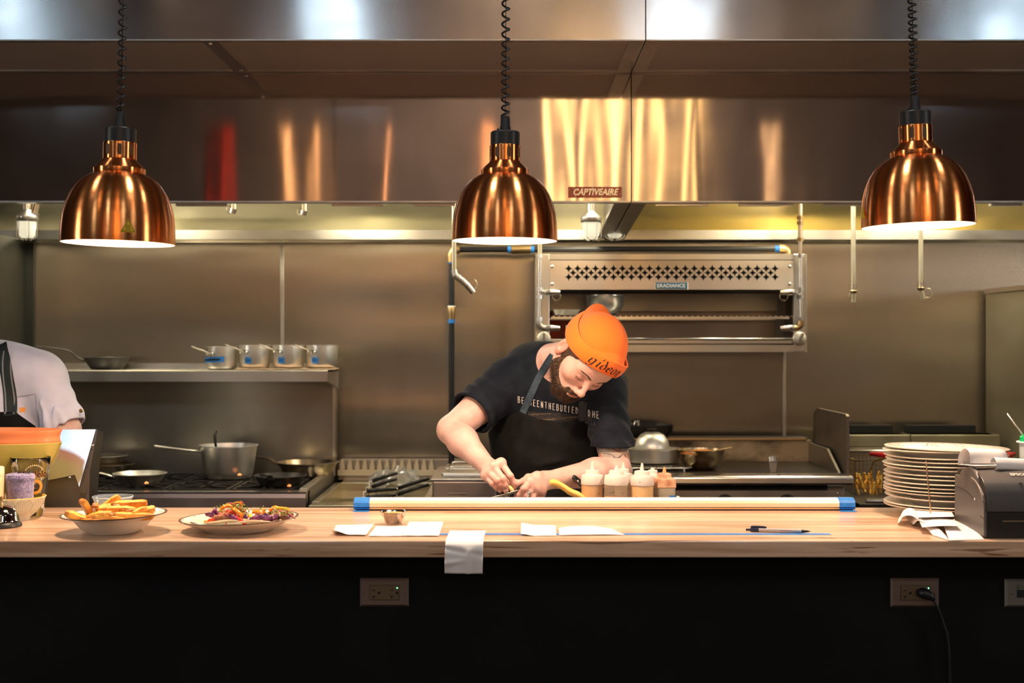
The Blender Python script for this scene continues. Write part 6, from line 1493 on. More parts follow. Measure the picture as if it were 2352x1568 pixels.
# ================================================================ THE COOK IN THE ORANGE BEANIE
def A3(v): return np.array([v[0], v[1], v[2]], float)
def w3(px, py, D): return A3(W(px, py, D))
cook = thing('person', 'cook in black t-shirt, black apron and orange beanie, bent over grating garlic', 'person', (.13, 4.2, 0))
Lv = np.array((.77, .54, -.34)); Lv /= np.linalg.norm(Lv)
F = np.array((.027, -.56, -.83)); F -= Lv*(F@Lv); F /= np.linalg.norm(F)
U = np.cross(F, Lv); HR = np.stack([Lv, F, U], 1)          # columns: his left, forward, up
HC = w3(1348, 820, 3.87)
def h2w(q): return HC+np.asarray(q, float)@HR.T
def H(l, f, u): return Vector(h2w((l, f, u)))
def head_sdf(q, full=True):
    """q in the head frame"""
    d = ell(q, (0, -.014, .035), (.0765, .098, .094))
    d = smin(d, ell(q, (0, .018, -.030), (.066, .070, .075)), .035)
    d = smin(d, ell(q, (0, .052, -.088), (.036, .034, .028)), .035)
    for s in (-1, 1):
        d = smin(d, ell(q, (s*.042, .052, -.022), (.026, .026, .024)), .022)          # cheekbone
        d = smin(d, cap(q, (s*.058, .000, -.055), (s*.028, .055, -.095), .016, .016), .03)   # jaw line
    if full:
        d = smin(d, ell(q, (0, .058, .040), (.056, .034, .040)), .025)
        for s in (-1, 1): d = smin(d, cap(q, (s*.008, .085, .022), (s*.046, .066, .024), .0075, .006), .014)  # brow
        for s in (-1, 1): d = smax(d, -ell(q, (s*.031, .098, .002), (.019, .016, .013)), .012)   # sockets
        for s in (-1, 1): d = smin(d, ell(q, (s*.031, .0705, .001), (.0150, .0150, .0140)), .003)  # closed lids
        d = smin(d, cap(q, (0, .086, .012), (0, .108, -.031), .0065, .0085), .012)
        d = smin(d, ell(q, (0, .108, -.036), (.0105, .011, .0095)), .008)
        for s in (-1, 1):
            d = smin(d, ell(q, (s*.0125, .100, -.040), (.0075, .010, .0075)), .006)
            d = smax(d, -ell(q, (s*.0065, .108, -.0475), (.0034, .006, .004)), .003)
        d = smin(d, ell(q, (0, .082, -.062), (.026, .016, .018)), .014)
        d = smin(d, cap(q, (-.017, .0925, -.0625), (.017, .0925, -.0625), .0042, .0042), .006)
        d = smin(d, cap(q, (-.014, .0925, -.0720), (.014, .0925, -.0720), .0052, .0052), .006)
        d = smax(d, -ell(q, (0, .101, -.0665), (.021, .008, .0017)), .003)
        d = smin(d, ell(q, (0, .083, -.094), (.016, .013, .013)), .015)
        for s in (-1, 1):
            a = np.array((s*.082, -.012, -.010)); e = ell(q, a, (.011, .020, .033))
            e = smax(e, -ell(q, a+(s*.010, .006, .004), (.008, .010, .018)), .004); d = smin(d, e, .006)
            d = smin(d, ell(q, a+(0, .003, -.025), (.006, .009, .010)), .008)
    return d
NK0, NK1 = w3(1243, 838, 4.10), h2w((0, -.025, -.06))
RS, LS = w3(1165, 880, 4.08), w3(1386, 904, 4.03)
RE, LE = w3(1037, 987, 3.90), w3(1416, 1080, 3.86)
RW, LW = w3(1124, 1076, 3.735), w3(1249, 1104, 3.735)
def torso(p, g=0.0):
    d = ell(p, (.112, 4.12, 1.290), (.172+g, .118+g, .19+g))
    d = smin(d, ell(p, (.135, 4.13, 1.09), (.160+g, .132+g, .19+g)), .09)
    d = smin(d, ell(p, (.10, 4.15, 1.415), (.135+g, .085+g, .062+g)), .06)
    d = smin(d, ell(p, (.185, 4.10, 1.395), (.16+g, .085+g, .06+g)), .06)
    d = smin(d, cap(p, RS, LS, .056+g, .056+g), .05)
    d = smin(d, ell(p, (.145, 4.17, .95), (.165+g, .125+g, .14+g)), .08)
    return d
# --- hands: chains of joints (px, py, depth), radii
RH = dict(idx=[(1151, 1063, 3.690, .0105), (1172, 1093, 3.668, .0092), (1179, 1108, 3.674, .0084), (1183, 1120, 3.684, .0074)],
          mid=[(1134, 1071, 3.680, .0105), (1155, 1099, 3.652, .0093), (1160, 1114, 3.655, .0085), (1162, 1127, 3.664, .0076)],
          rng=[(1122, 1083, 3.678, .0100), (1142, 1103, 3.652, .0088), (1149, 1112, 3.655, .0080), (1152, 1119, 3.664, .0072)],
          pin=[(1115, 1092, 3.682, .0092), (1131, 1110, 3.662, .0080), (1140, 1119, 3.662, .0072), (1149, 1127, 3.668, .0065)],
          thb=[(1134, 1084, 3.722, .0130), (1156, 1098, 3.722, .0112), (1170, 1108, 3.712, .0098), (1177, 1120, 3.702, .0086)])
LH = dict(idx=[(1218, 1107, 3.672, .0105), (1204, 1122, 3.652, .0098), (1195, 1136, 3.664, .0088), (1187, 1139, 3.684, .0078)],
          mid=[(1224, 1119, 3.672, .0108), (1211, 1137, 3.654, .0098), (1202, 1144, 3.672, .0088), (1196, 1143, 3.692, .0078)],
          rng=[(1233, 1126, 3.678, .0104), (1222, 1142, 3.664, .0094), (1212, 1149, 3.682, .0084), (1206, 1147, 3.700, .0074)],
          pin=[(1243, 1131, 3.686, .0096), (1235, 1144, 3.676, .0084), (1225, 1152, 3.690, .0076), (1219, 1150, 3.704, .0068)],
          thb=[(1234, 1095, 3.712, .0135), (1214, 1098, 3.690, .0122), (1203, 1105, 3.680, .0100), (1190, 1111, 3.678, .0080)])
def hand(p, Hd, wr, s):
    J = {k: [(w3(*q[:3]), q[3]) for q in v] for k, v in Hd.items()}
    d = None
    for k in ('idx', 'mid', 'rng', 'pin'):
        e = cap(p, wr, J[k][0][0], .0165, J[k][0][1]+.0035); d = e if d is None else smin(d, e, .014)
    e = cap(p, wr, J['thb'][0][0], .017, J['thb'][0][1]+.002); d = smin(d, e, .014)
    e = cap(p, J['idx'][0][0], J['pin'][0][0], .0125, .011); d = smin(d, e, .010)
    for k in ('pin', 'rng', 'mid', 'idx', 'thb'):
        q = J[k]; f = None
        for i in range(3):
            e = cap(p, q[i][0], q[i+1][0], q[i][1], q[i+1][1]); f = e if f is None else smin(f, e, .0035)
            if i: f = smin(f, nrm(p-q[i][0])-(q[i][1]*1.06), .002)
        d = smin(d, f, .0045 if k != 'thb' else .007)
        d = smin(d, nrm(p-(q[0][0]+np.array((0, -.002, .002))))-(q[0][1]*.98), .006)
    return d
RB = np.concatenate([[w3(*q[:3]) for q in v] for v in RH.values()]); LB = np.concatenate([[w3(*q[:3]) for q in v] for v in LH.values()])
def masked(p, c, R, fn):
    dc = nrm(p-c); out = dc-R*.75+.02; m = dc < R
    if m.any(): out[m] = fn(p[m])
    return out
def skin(p):
    d = torso(p)
    d = smin(d, cap(p, NK0, NK1, .062, .056), .045)
    hd = masked(p, HC, .26, lambda x: head_sdf((x-HC)@HR)); d = smin(d, hd, .018)
    for S_, E, Wr in ((RS, RE, RW), (LS, LE, LW)):
        el = E; m1 = S_+(E-S_)*.45
        d = smin(d, cap(p, S_, m1, .056, .052), .03); d = smin(d, cap(p, m1, el, .052, .041), .02)
        fm = E+(Wr-E)*.30; a = cap(p, el, fm, .041, .0425); b = cap(p, fm, Wr, .0425, .0235)
        d = smin(d, smin(a, b, .02), .015)
    d = smin(d, masked(p, (RB.mean(0)+RW)/2, .12, lambda x: hand(x, RH, RW, 1)), .018)
    d = smin(d, masked(p, (LB.mean(0)+LW)/2, .12, lambda x: hand(x, LH, LW, -1)), .018)
    return d
m_skin = mat('cook_skin', (.63, .425, .36), .45, col2=(.56, .34, .285), scale=(26, 26, 26), attr='Col', sss=.12, bump=.0004, bscale=260, detail=4)
def skin_col(V):
    c = np.ones((len(V), 3)); q = (V-HC)@HR; inh = nrm(V-HC) < .16
    def blend(mask, col):
        nonlocal c
        c = c*(1-mask[:, None])+c*mask[:, None]*np.array(col)
    g = lambda x, s: np.exp(-(x/s)**2)
    lip = g(q[:, 2]+.0675, .0075)*g(q[:, 0], .017)*(q[:, 1] > .083)*inh; blend(np.clip(lip*1.2, 0, 1), (.92, .55, .52))
    nose = g(nrm(q-np.array((0, .118, -.036))), .022)*inh; blend(nose*.7, (1.0, .72, .66))
    ck = (g(nrm(q-np.array((.045, .06, -.03))), .03)+g(nrm(q-np.array((-.045, .06, -.03))), .03))*inh; blend(np.clip(ck*.7, 0, 1), (1.0, .74, .68))
    eye = (g((q[:, 0]-.031), .02)+g(q[:, 0]+.031, .02))*g(q[:, 2]-.0, .013)*(q[:, 1] > .06)*inh; blend(np.clip(eye*.5, 0, 1), (.80, .62, .60))
    ear = (np.abs(q[:, 0]) > .074)*(np.abs(q[:, 2]) < .05)*inh*(q[:, 1] < .03); blend(ear*.6, (1.0, .62, .56))
    for Hd in (RH, LH):
        for k, v in Hd.items():
            for j in (0, 1, 2): blend(g(nrm(V-w3(*v[j][:3])), .013)*.55, (1.02, .66, .60))
            blend(g(nrm(V-w3(*v[3][:3])), .011)*.5, (1.02, .70, .64))
    # tattoo sleeve on his upper left arm
    t = np.clip(((V-LS)@(LE-LS))/((LE-LS)@(LE-LS)), 0, 1.1); arm = (nrm(V-(LS+t[:, None]*(LE-LS))) < .07)
    n = sinn(V, 130, .3); n2 = sinn(V, 75, 2.1); edge = .94+.03*n2
    tt = arm & (t > .5) & (t < edge)
    ink = tt & (np.abs(n) < .14); c[tt] = c[tt]*np.where(n2[tt][:, None] > .15, np.array((.55, .72, .74)), np.where(n2[tt][:, None] < -.25, np.array((.85, .60, .50)), np.array((.80, .86, .80)))); c[ink] = c[ink]*.3
    return np.clip(c, 0, 1.1)
lo = (-.26, 3.62, .92); hi = (.47, 4.34, 1.60)
SK = surf(skin, lo, hi, .0024)
body = surf_obj('body', SK, m_skin, cook, skin_col); bv_skin = bvh_of(SK)

# --- t-shirt
def arm_t(p, S_, E): 
    ax = E-S_; L_ = np.linalg.norm(ax); ax = ax/L_; return (p-S_)@ax/L_, ax, L_
def ridge(p, a, b, r, amp):
    return amp*np.exp(-(np.maximum(cap(p, a, b, 0.0), 0)/r)**2)
def shirt(p):
    d = torso(p, .010)
    fold = np.zeros(len(p))
    for S_, E, tc, r0, r1 in ((RS, RE, .66, .068, .070), (LS, LE, .68, .064, .064)):
        t, ax, L_ = arm_t(p, S_, E); e = S_+(E-S_)*(tc+.30)
        a = cap(p, S_, e, r0, r1); a = a-.0035*np.sin(t*26+3*np.sin(p[:, 0]*30))*np.clip(t*2, 0, 1)
        hem = (t-tc)*L_ if S_ is RS else (1.212+.16*(p[:, 0]-.30)*0-p[:, 2])
        a = smax(a, hem, .003)
        inner = smax(cap(p, S_, e, r0-.009, r1-.009), -.022-hem, .004); a = smax(a, -inner, .002)
        a = a-.0016*np.exp(-(np.abs(hem+.016)/.0022))
        d = smin(d, a, .03)
    fold += ridge(p, w3(1120, 960, 3.99), w3(1180, 900, 3.97), .012, .006)+ridge(p, w3(1100, 930, 4.0), w3(1150, 880, 4.0), .010, .006)
    fold += ridge(p, w3(1140, 985, 3.98), w3(1215, 930, 3.96), .014, .006)+ridge(p, w3(1380, 980, 3.97), w3(1350, 930, 3.96), .012, .006)
    fold += ridge(p, w3(1395, 1005, 3.98), w3(1410, 930, 3.97), .010, .005)+ridge(p, w3(1340, 1000, 3.96), w3(1290, 960, 3.95), .012, .004)
    d = d-fold-.0018*sinn(p, 26, 1.0)
    ND = NK1-NK0; d = smin(d, cap(p, NK0-ND*.3, NK0+ND*.22, .072, .066), .05)
    d = smax(d, -cap(p, NK0+ND*.50+np.array((.012, 0, 0)), NK1+ND*.5, .050, .080), .006)
    d = smax(d, .90-p[:, 2], .01)
    return d
SH = surf(shirt, (-.24, 3.80, .88), (.48, 4.36, 1.56), .0036)
m_shirt = mat('black_cotton', (.006, .0085, .014), .85, col2=(.011, .015, .023), scale=(30, 30, 30), bump=.0009, bscale=260, sheen=.03, spec=.15, contrast=(.4, .7))
sh_o = surf_obj('t_shirt', SH, m_shirt, cook); bv_sh = bvh_of(SH)
# --- apron: bib and long skirt
bibx = [W(x, 0, 4.0).x for x in (1110, 1135, 1165, 1193, 1235, 1285, 1330, 1352, 1372, 1392)]
bibz = [W(0, y, 3.98).z for y in (1012, 978, 958, 945, 962, 971, 967, 962, 990, 1050)]
def apron(p):
    d = torso(p, .020)
    d = smin(d, cap(p, (.14, 4.13, .96), (.14, 4.10, .50), .175, .20), .05)
    d = d-ridge(p, w3(1160, 1040, 3.97), w3(1270, 1060, 3.95), .016, .007)-ridge(p, w3(1210, 1075, 3.97), w3(1330, 1050, 3.96), .012, .006)-ridge(p, w3(1240, 1010, 3.96), w3(1330, 1030, 3.96), .02, .006)-.002*sinn(p, 22, 4.0)
    d = d-ridge(p, w3(1258, 1030, 3.94), w3(1250, 1065, 3.94), .006, .004)
    d = smax(d, (p[:, 2]-np.interp(p[:, 0], bibx, bibz))*.75, .004)
    d = smax(d, p[:, 1]-4.13, .01); d = smax(d, .44-p[:, 2], .01)
    return d
AP = surf(apron, (-.16, 3.85, .42), (.42, 4.2, 1.36), .0040)
m_apron = mat('black_apron', (.006, .006, .0062), .82, col2=(.010, .0098, .0096), scale=(24, 24, 24), bump=.0006, bscale=420, sheen=.0, spec=.12)
ap_o = surf_obj('apron', AP, m_apron, cook); bv_ap = bvh_of(AP)
def ribbon(name, pts, wdt, bvs, m, th=.0022, off=.002, parent=None, n=8, y0=3.5, wrap=None):
    P = bez([W(px, py, D) for px, py, D in pts], n); out = []
    for i, p in enumerate(P):
        r = hit(bvs, p.x, p.z, off, y0); out.append(r if (r is not None and abs(r.y-p.y) < .25) else p)
    for _ in range(4): out = [out[0]]+[(out[i-1]+out[i]*2+out[i+1])/4 for i in range(1, len(out)-1)]+[out[-1]]
    bm = NB(); rows = []
    for i, p in enumerate(out):
        d = (out[min(i+1, len(out)-1)]-out[max(i-1, 0)]).normalized(); s_ = d.cross(Vector((0, -1, 0))).normalized(); row = []
        for k in range(7):
            q = p+s_*wdt*(k/6-.5); r = hit(bvs, q.x, q.z, off, y0)
            if r is not None and abs(r.y-p.y) < .03: q = Vector((q.x, min(r.y, p.y+.006), q.z))
            row.append(bm.verts.new(q))
        rows.append(row)
    for i in range(len(rows)-1):
        for k in range(6): bm.faces.new((rows[i][k], rows[i][k+1], rows[i+1][k+1], rows[i+1][k]))
    return obj(name, bm, m, parent, smooth=True, solid=th)
m_strap = mat('navy_webbing', (.018, .035, .055), .7, col2=(.03, .055, .08), scale=(90, 90, 90), bump=.0008, bscale=500)
ribbon('apron_strap', [(1201, 949, 3.97), (1214, 920, 3.97), (1237, 868, 3.99), (1258, 830, 4.0), (1268, 815, 4.0)], .0215, [bv_sh, bv_ap, bv_skin], m_strap, parent=ap_o)
ribbon('apron_strap', [(1340, 968, 3.96), (1338, 945, 3.95), (1340, 922, 3.95)], .022, [bv_sh, bv_ap], mat('black_webbing', (.016, .018, .022), .7), parent=ap_o)
def on_cloth(bvs, cx, cy, D, tilt=0, off=.0012):
    c = W(cx, cy, D)
    def f(x, y):
        X = x*math.cos(tilt)-y*math.sin(tilt); Y = x*math.sin(tilt)+y*math.cos(tilt); r = hit(bvs, c.x+X, c.z+Y, off)
        return r if r is not None else Vector((c.x+X, D, c.z+Y))
    return f
# lettering across the chest, drawn as tall thin strokes, with straps covering some of it
GL = {'B': [[(0, 0), (0, 1), (.5, .95), (.55, .75), (.45, .53), (0, .5)], [(.45, .5), (.62, .3), (.5, .03), (0, 0)]], 'E': [[(.55, 1), (0, 1), (0, 0), (.55, 0)], [(0, .52), (.42, .52)]], 'T': [[(-.05, 1), (.65, 1)], [(.3, 1), (.3, 0)]],
      'W': [[(-.05, 1), (.15, 0), (.35, .7), (.5, 0), (.72, 1)]], 'N': [[(0, 0), (0, 1), (.55, 0), (.55, 1)]], 'H': [[(0, 0), (0, 1)], [(.55, 0), (.55, 1)], [(0, .5), (.55, .5)]], 'U': [[(0, 1), (0, .15), (.15, 0), (.42, 0), (.55, .15), (.55, 1)]],
      'R': [[(0, 0), (0, 1), (.5, .95), (.52, .6), (0, .5)], [(.22, .5), (.58, 0)]], 'I': [[(.15, 0), (.15, 1)]], 'D': [[(0, 0), (0, 1), (.4, .92), (.58, .5), (.4, .06), (0, 0)]], 'A': [[(0, 0), (.3, 1), (.6, 0)], [(.12, .38), (.48, .38)]], 'M': [[(0, 0), (0, 1), (.33, .35), (.66, 1), (.66, 0)]]}
P = []; s_ = 'BETWEENTHEBURIEDANDME'; xk = 0; hh = .0185
xs = np.linspace(1190, 1368, len(s_))
Pall = []
base = lambda px: 919+(px-1190)*.215-.0002*(px-1190)**2
DT = 3.975
for ch, px in zip(s_, xs):
    for pl in GL[ch]:
        q = []
        for i in range(len(pl)-1):
            for k in range(3): q.append((pl[i][0]+(pl[i+1][0]-pl[i][0])*k/3, pl[i][1]+(pl[i+1][1]-pl[i][1])*k/3))
        q.append(pl[-1]); org = W(px, base(px)+6, DT)
        Pall.append([(org.x+x*.0085, org.z+y*hh-.19*x*.0085) for x, y in q])
V, Fc = strokes2d(Pall, .0019)
m_tee = mat('faded_print', (.55, .53, .50), .7, col2=(.25, .22, .20), scale=(90, 90, 90), contrast=(.5, .65))
obj('chest_lettering', place2d((V, Fc), lambda x, y: hit([bv_sh], x, y, .0010) or Vector((x, DT, y))), m_tee, sh_o)
Pg = []
for k in range(11):
    Pg.append([(W(1212+j*7.2, 0, DT).x, W(0, 946+k*2.1+j*.55+1.6*math.sin(j*.5+k*.9), DT).z) for j in range(22) if 946+k*2.1+j*.55 < 975])
V, Fc = strokes2d([p for p in Pg if len(p) > 1], .0009)
obj('chest_graphic', place2d((V, Fc), lambda x, y: hit([bv_sh], x, y, .0008) or Vector((x, DT, y))), mat('brown_print_shirt', (.16, .12, .08), .8, col2=(.05, .04, .03), scale=(120, 120, 120)), sh_o)

# --- trousers and shoes (hidden behind the counter)
def legs(p):
    d = ell(p, (.145, 4.18, .93), (.16, .12, .12))
    for s, kx in ((-1, .03), (1, .27)):
        d = smin(d, cap(p, (.145+s*.085, 4.18, .90), (kx+.01, 4.15, .50), .088, .062), .05); d = smin(d, cap(p, (kx+.01, 4.15, .50), (kx, 4.20, .10), .062, .052), .03)
    return smax(d, .06-p[:, 2], .01)
TR = surf(legs, (-.10, 3.98, .03), (.40, 4.36, 1.04), .009)
surf_obj('trousers', TR, mat('dark_trousers', (.02, .02, .024), .85, bump=.0006, bscale=300), cook)
for kx in (.03, .27):
    SHO = surf(lambda p: smax(smin(ell(p, (kx, 4.10, .035), (.048, .14, .045)), ell(p, (kx, 4.20, .07), (.045, .06, .07)), .03), .001-p[:, 2], .004), (kx-.07, 3.92, -.01), (kx+.07, 4.30, .16), .006)
    surf_obj('shoe', SHO, m_black, cook)

# --- beanie
m_bean = mat('orange_knit', (.92, .17, .008), .85, col2=(.90, .165, .008), scale=(40, 40, 40), sheen=.12, sss=.0)
nt = m_bean.node_tree; uv = _n(nt, 'ShaderNodeUVMap', uv_map='rib'); wv = _n(nt, 'ShaderNodeTexWave', bands_direction='X'); wv.inputs['Scale'].default_value = 1; wv.inputs['Distortion'].default_value = .4; wv.inputs['Detail Scale'].default_value = 30
bp = _n(nt, 'ShaderNodeBump'); bp.inputs['Strength'].default_value = .8; bp.inputs['Distance'].default_value = .0010
nt.links.new(uv.outputs[0], wv.inputs[0]); nt.links.new(wv.outputs[0], bp.inputs['Height']); nt.links.new(bp.outputs[0], nt.nodes['Principled BSDF'].inputs['Normal'])
def low(phi): return .045+.029*math.cos(phi)-.030*math.sin(phi)**2
def bean_r(phi, k=1.0):      # phi 0 = forward, + = his left
    return Vector((.0845*k*math.sin(phi), (.104*k if math.cos(phi) > 0 else .108*k)*math.cos(phi)-.012, 0))
def cuff(phi, v, o=0.0):
    k = 1.07+.045*math.sin(PI*min(1, v*1.05+.05))**.7*(.8+.2*v)+o/.09; u = low(phi)+.052*v; p = bean_r(phi, k*(1-1.5*max(0, u-.058)))
    return H(p.x, p.y, u)
def loft(name, f, nu, nv, uvs, m, close_top=False, parent=None, solid=0):
    bm = NB(); Vv = [[bm.verts.new(f(2*PI*i/nu, j/nv)) for j in range(nv+1)] for i in range(nu)]; lay = bm.loops.layers.uv.new('rib')
    for i in range(nu):
        for j in range(nv):
            fc = bm.faces.new((Vv[i][j], Vv[(i+1) % nu][j], Vv[(i+1) % nu][j+1], Vv[i][j+1]))
            for lp, (a, b) in zip(fc.loops, ((i, j), (i+1, j), (i+1, j+1), (i, j+1))): lp[lay].uv = (a/nu*uvs, b/nv)
    return obj(name, bm, m, parent, smooth=True, solid=solid)
CB = H(0, -.014, .055); TOP = W(1390, 739, 3.87)
def crown(phi, v):
    w = crown0(phi, v)
    if v > .86: return w
    q = (A3(w)-HC)@HR-np.array((0, -.014, .035)); k = math.sqrt(((q/np.array((.0765+.011, .098+.011, .094+.012)))**2).sum())
    if k < 1: q = q/max(k, .3); w = H(q[0], q[1]-.014, q[2]+.035)
    return w
def crown0(phi, v):
    ul = low(phi)+.040; g_ = bean_r(phi, 1.0*(1-1.5*max(0, ul-.058))); ring = H(g_.x, g_.y, ul)-CB; a = min(v/.88, 1)*PI/2
    r_ = math.cos(a)**.55; z = math.sin(a)**1.25; side = ring.copy()
    if v <= .88:
        r_ = max(r_, .16); n_ = 1+.018*math.sin(4*phi+1)*math.sin(a)
        b = sm(.70, .88, v); q = CB+(TOP-CB)*z+ring*(r_*n_)
        kn = TOP+(ring-(TOP-CB).normalized()*ring.dot((TOP-CB).normalized())).normalized()*(.0165*(1+.35*math.cos(2*phi+.5)))
        return q.lerp(kn, b**1.5)
    w_ = (v-.88)/.12; rg = (ring-(TOP-CB).normalized()*ring.dot((TOP-CB).normalized())).normalized()
    return TOP+rg*(.0165*(1+.35*math.cos(2*phi+.5))*math.cos(w_*PI/2)**.5)+(TOP-CB).normalized()*.013*math.sin(w_*PI/2)
bn = loft('beanie', crown, 120, 60, 88, m_bean, parent=cook)
cf = loft('beanie_cuff', lambda a, v: cuff(a, v), 120, 12, 88, m_bean, parent=bn, solid=.004)
# blackletter word on the cuff, drawn with a slanted broad nib
BL = [('g', [[(.12, .92), (.12, .25), (.38, .05), (.62, .25)], [(.12, .92), (.40, 1.02), (.62, .85), (.62, -.10), (.35, -.40), (.05, -.22)], [(.62, .85), (.80, 1.0)]], .90),
      ('i', [[(.12, .85), (.26, .98), (.26, .10), (.42, .02)], [(.30, 1.22), (.42, 1.50)]], .55),
      ('d', [[(.15, .72), (.15, .20), (.42, .0), (.68, .22), (.68, .62), (.30, 1.42), (.08, 1.40)], [(.15, .72), (.42, .90), (.66, .66)]], .88),
      ('e', [[(.15, .80), (.15, .22), (.42, .0), (.64, .16)], [(.15, .80), (.42, 1.0), (.62, .74)], [(.12, .66), (.62, .50)]], .78),
      ('o', [[(.15, .80), (.15, .20), (.42, .0), (.66, .22), (.66, .78), (.42, 1.0), (.15, .80)]], .84),
      ('n', [[(.10, .88), (.24, .98), (.24, .02)], [(.24, .82), (.52, 1.0), (.66, .82), (.66, .0), (.80, -.25)]], .85)]
x = 0; P = []; K = .0235
for ch, pls, adv in BL:
    for pl in pls:
        q = []
        for i in range(len(pl)-1):
            for k in range(4): q.append(((x+pl[i][0]+(pl[i+1][0]-pl[i][0])*k/4)*K, (pl[i][1]+(pl[i+1][1]-pl[i][1])*k/4)*K))
        q.append(((x+pl[-1][0])*K, pl[-1][1]*K)); P.append(q)
    x += adv
V, Fc = strokes2d(P, .0040, math.radians(22))
PH0 = math.radians(-44)
def oncuff(px_, y): 
    phi = PH0+px_/.0985; v = .22+y/.052; return cuff(phi, v, .0027)
obj('cuff_embroidery', place2d((V, Fc), oncuff), mat('black_thread', (.010, .006, .006), .6), cf, label='black blackletter embroidery')
# --- beard, hair, brows, lashes
def beard(p):
    q = (p-HC)@HR; d = head_sdf(q)
    jaw = smin(cap(q, (-.070, .014, -.012), (-.056, .018, -.062), .008, .017), cap(q, (-.056, .018, -.062), (-.020, .074, -.098), .021, .024), .02)
    jaw = smin(jaw, smin(cap(q, (.070, .014, -.012), (.056, .018, -.062), .008, .017), cap(q, (.056, .018, -.062), (.020, .074, -.098), .021, .024), .02), .02)
    jaw = smin(jaw, cap(q, (-.018, .088, -.100), (.018, .088, -.100), .020, .020), .012)
    mus = smin(cap(q, (0, .104, -.0535), (.024, .092, -.061), .0078, .0070), cap(q, (0, .104, -.0535), (-.024, .092, -.061), .0078, .0070), .006)
    mus = smin(mus, cap(q, (.026, .088, -.062), (.026, .080, -.090), .0065, .010), .008); mus = smin(mus, cap(q, (-.026, .088, -.062), (-.026, .080, -.090), .0065, .010), .008)
    reg = smin(jaw, mus, .008)
    n = sinn(p, 500, .5)*.0007+sinn(p, 1000, 1.5)*.0004
    lenm = .0018+.003*np.clip((-.07-q[:, 2])/.03, 0, 1)
    return smax(d-lenm-n, reg-.001-n, .004)
c0 = h2w((0, .03, -.06)); BR = surf(beard, c0-.13, c0+.13, .0026)
m_beard = mat('beard_hair', (.028, .016, .010), .8, col2=(.095, .050, .026), scale=(110, 110, 110), bump=.002, bscale=420, contrast=(.4, .62))
bd = surf_obj('beard', BR, m_beard, cook)
m_hair = mat('dark_hair', (.035, .020, .013), .6, col2=(.07, .04, .025), scale=(90, 90, 90))
def hairs(name, V, N, count, ln, r_, m, parent, down, jit=.5, seed=1, mask=None):
    rnd = np.random.RandomState(seed); idx = rnd.randint(0, len(V), count); vs, fs = [], []
    for i in idx:
        p = V[i]; n = N[i]
        if mask is not None and not mask(p): continue
        d = n*.7+down*.8+rnd.randn(3)*jit; d /= np.linalg.norm(d); s_ = np.cross(d, rnd.randn(3)); s_ /= np.linalg.norm(s_); L_ = ln*(.5+rnd.rand())
        t2 = np.cross(d, s_); m1 = p+d*L_*.55+down*L_*.05; tp = p+d*L_+down*L_*.35; k = len(vs)
        vs += [p-s_*r_, p+s_*r_, p+t2*r_, m1-s_*r_*.7, m1+s_*r_*.7, m1+t2*r_*.7, tp]
        fs += [(k, k+1, k+4, k+3), (k+1, k+2, k+5, k+4), (k+2, k, k+3, k+5), (k+3, k+4, k+6), (k+4, k+5, k+6), (k+5, k+3, k+6)]
    return obj(name, (vs, fs), m, parent)
def normals(VF, f):
    V = VF[0]; g = np.stack([(f(V+e)-f(V-e)) for e in np.eye(3)*.001], -1); return g/np.maximum(nrm(g), 1e-6)[:, None]
NB_ = normals(BR, lambda p: head_sdf((p-HC)@HR)); outer = np.where(head_sdf((BR[0]-HC)@HR) > .002)[0]
hairs('beard_strands', BR[0][outer], NB_[outer], 9000, .0070, .00018, m_beard, bd, -U*.9+F*.1, .38)
# sideburn, temple and nape hair under the cuff
def tem(p):
    q = (p-HC)@HR; d = head_sdf(q, False)
    reg = None
    for s in (-1, 1):
        r_ = smin(cap(q, (s*.066, .035, .035), (s*.073, .010, .02), .016, .018), cap(q, (s*.073, .010, .015), (s*.070, .008, -.02), .016, .011), .01); reg = r_ if reg is None else np.minimum(reg, r_)
    reg = np.minimum(reg, cap(q, (-.06, -.07, -.01), (.06, -.07, -.01), .035, .035))
    n = sinn(p, 500, .2)*.0012
    return smax(d-.0035-n, reg-n, .003)
TM = surf(tem, HC-.15, HC+.15, .003); hr_ = surf_obj('hair', TM, m_hair, cook)
NT = normals(TM, lambda p: head_sdf((p-HC)@HR, False)); hairs('hair_strands', TM[0], NT, 1800, .009, .00025, m_hair, hr_, -U*.5-F*.5, .35, 2)
def onface(l, u, off=.0008):
    """point on the face for head-frame (l,u)"""
    lo_, hi_ = .02, .15; q = np.array([[l, 0, u]]*60); q[:, 1] = np.linspace(hi_, lo_, 60); d = head_sdf(q); i = int(np.argmax(d < 0)); return H(l, q[i, 1]+off+.001, u)
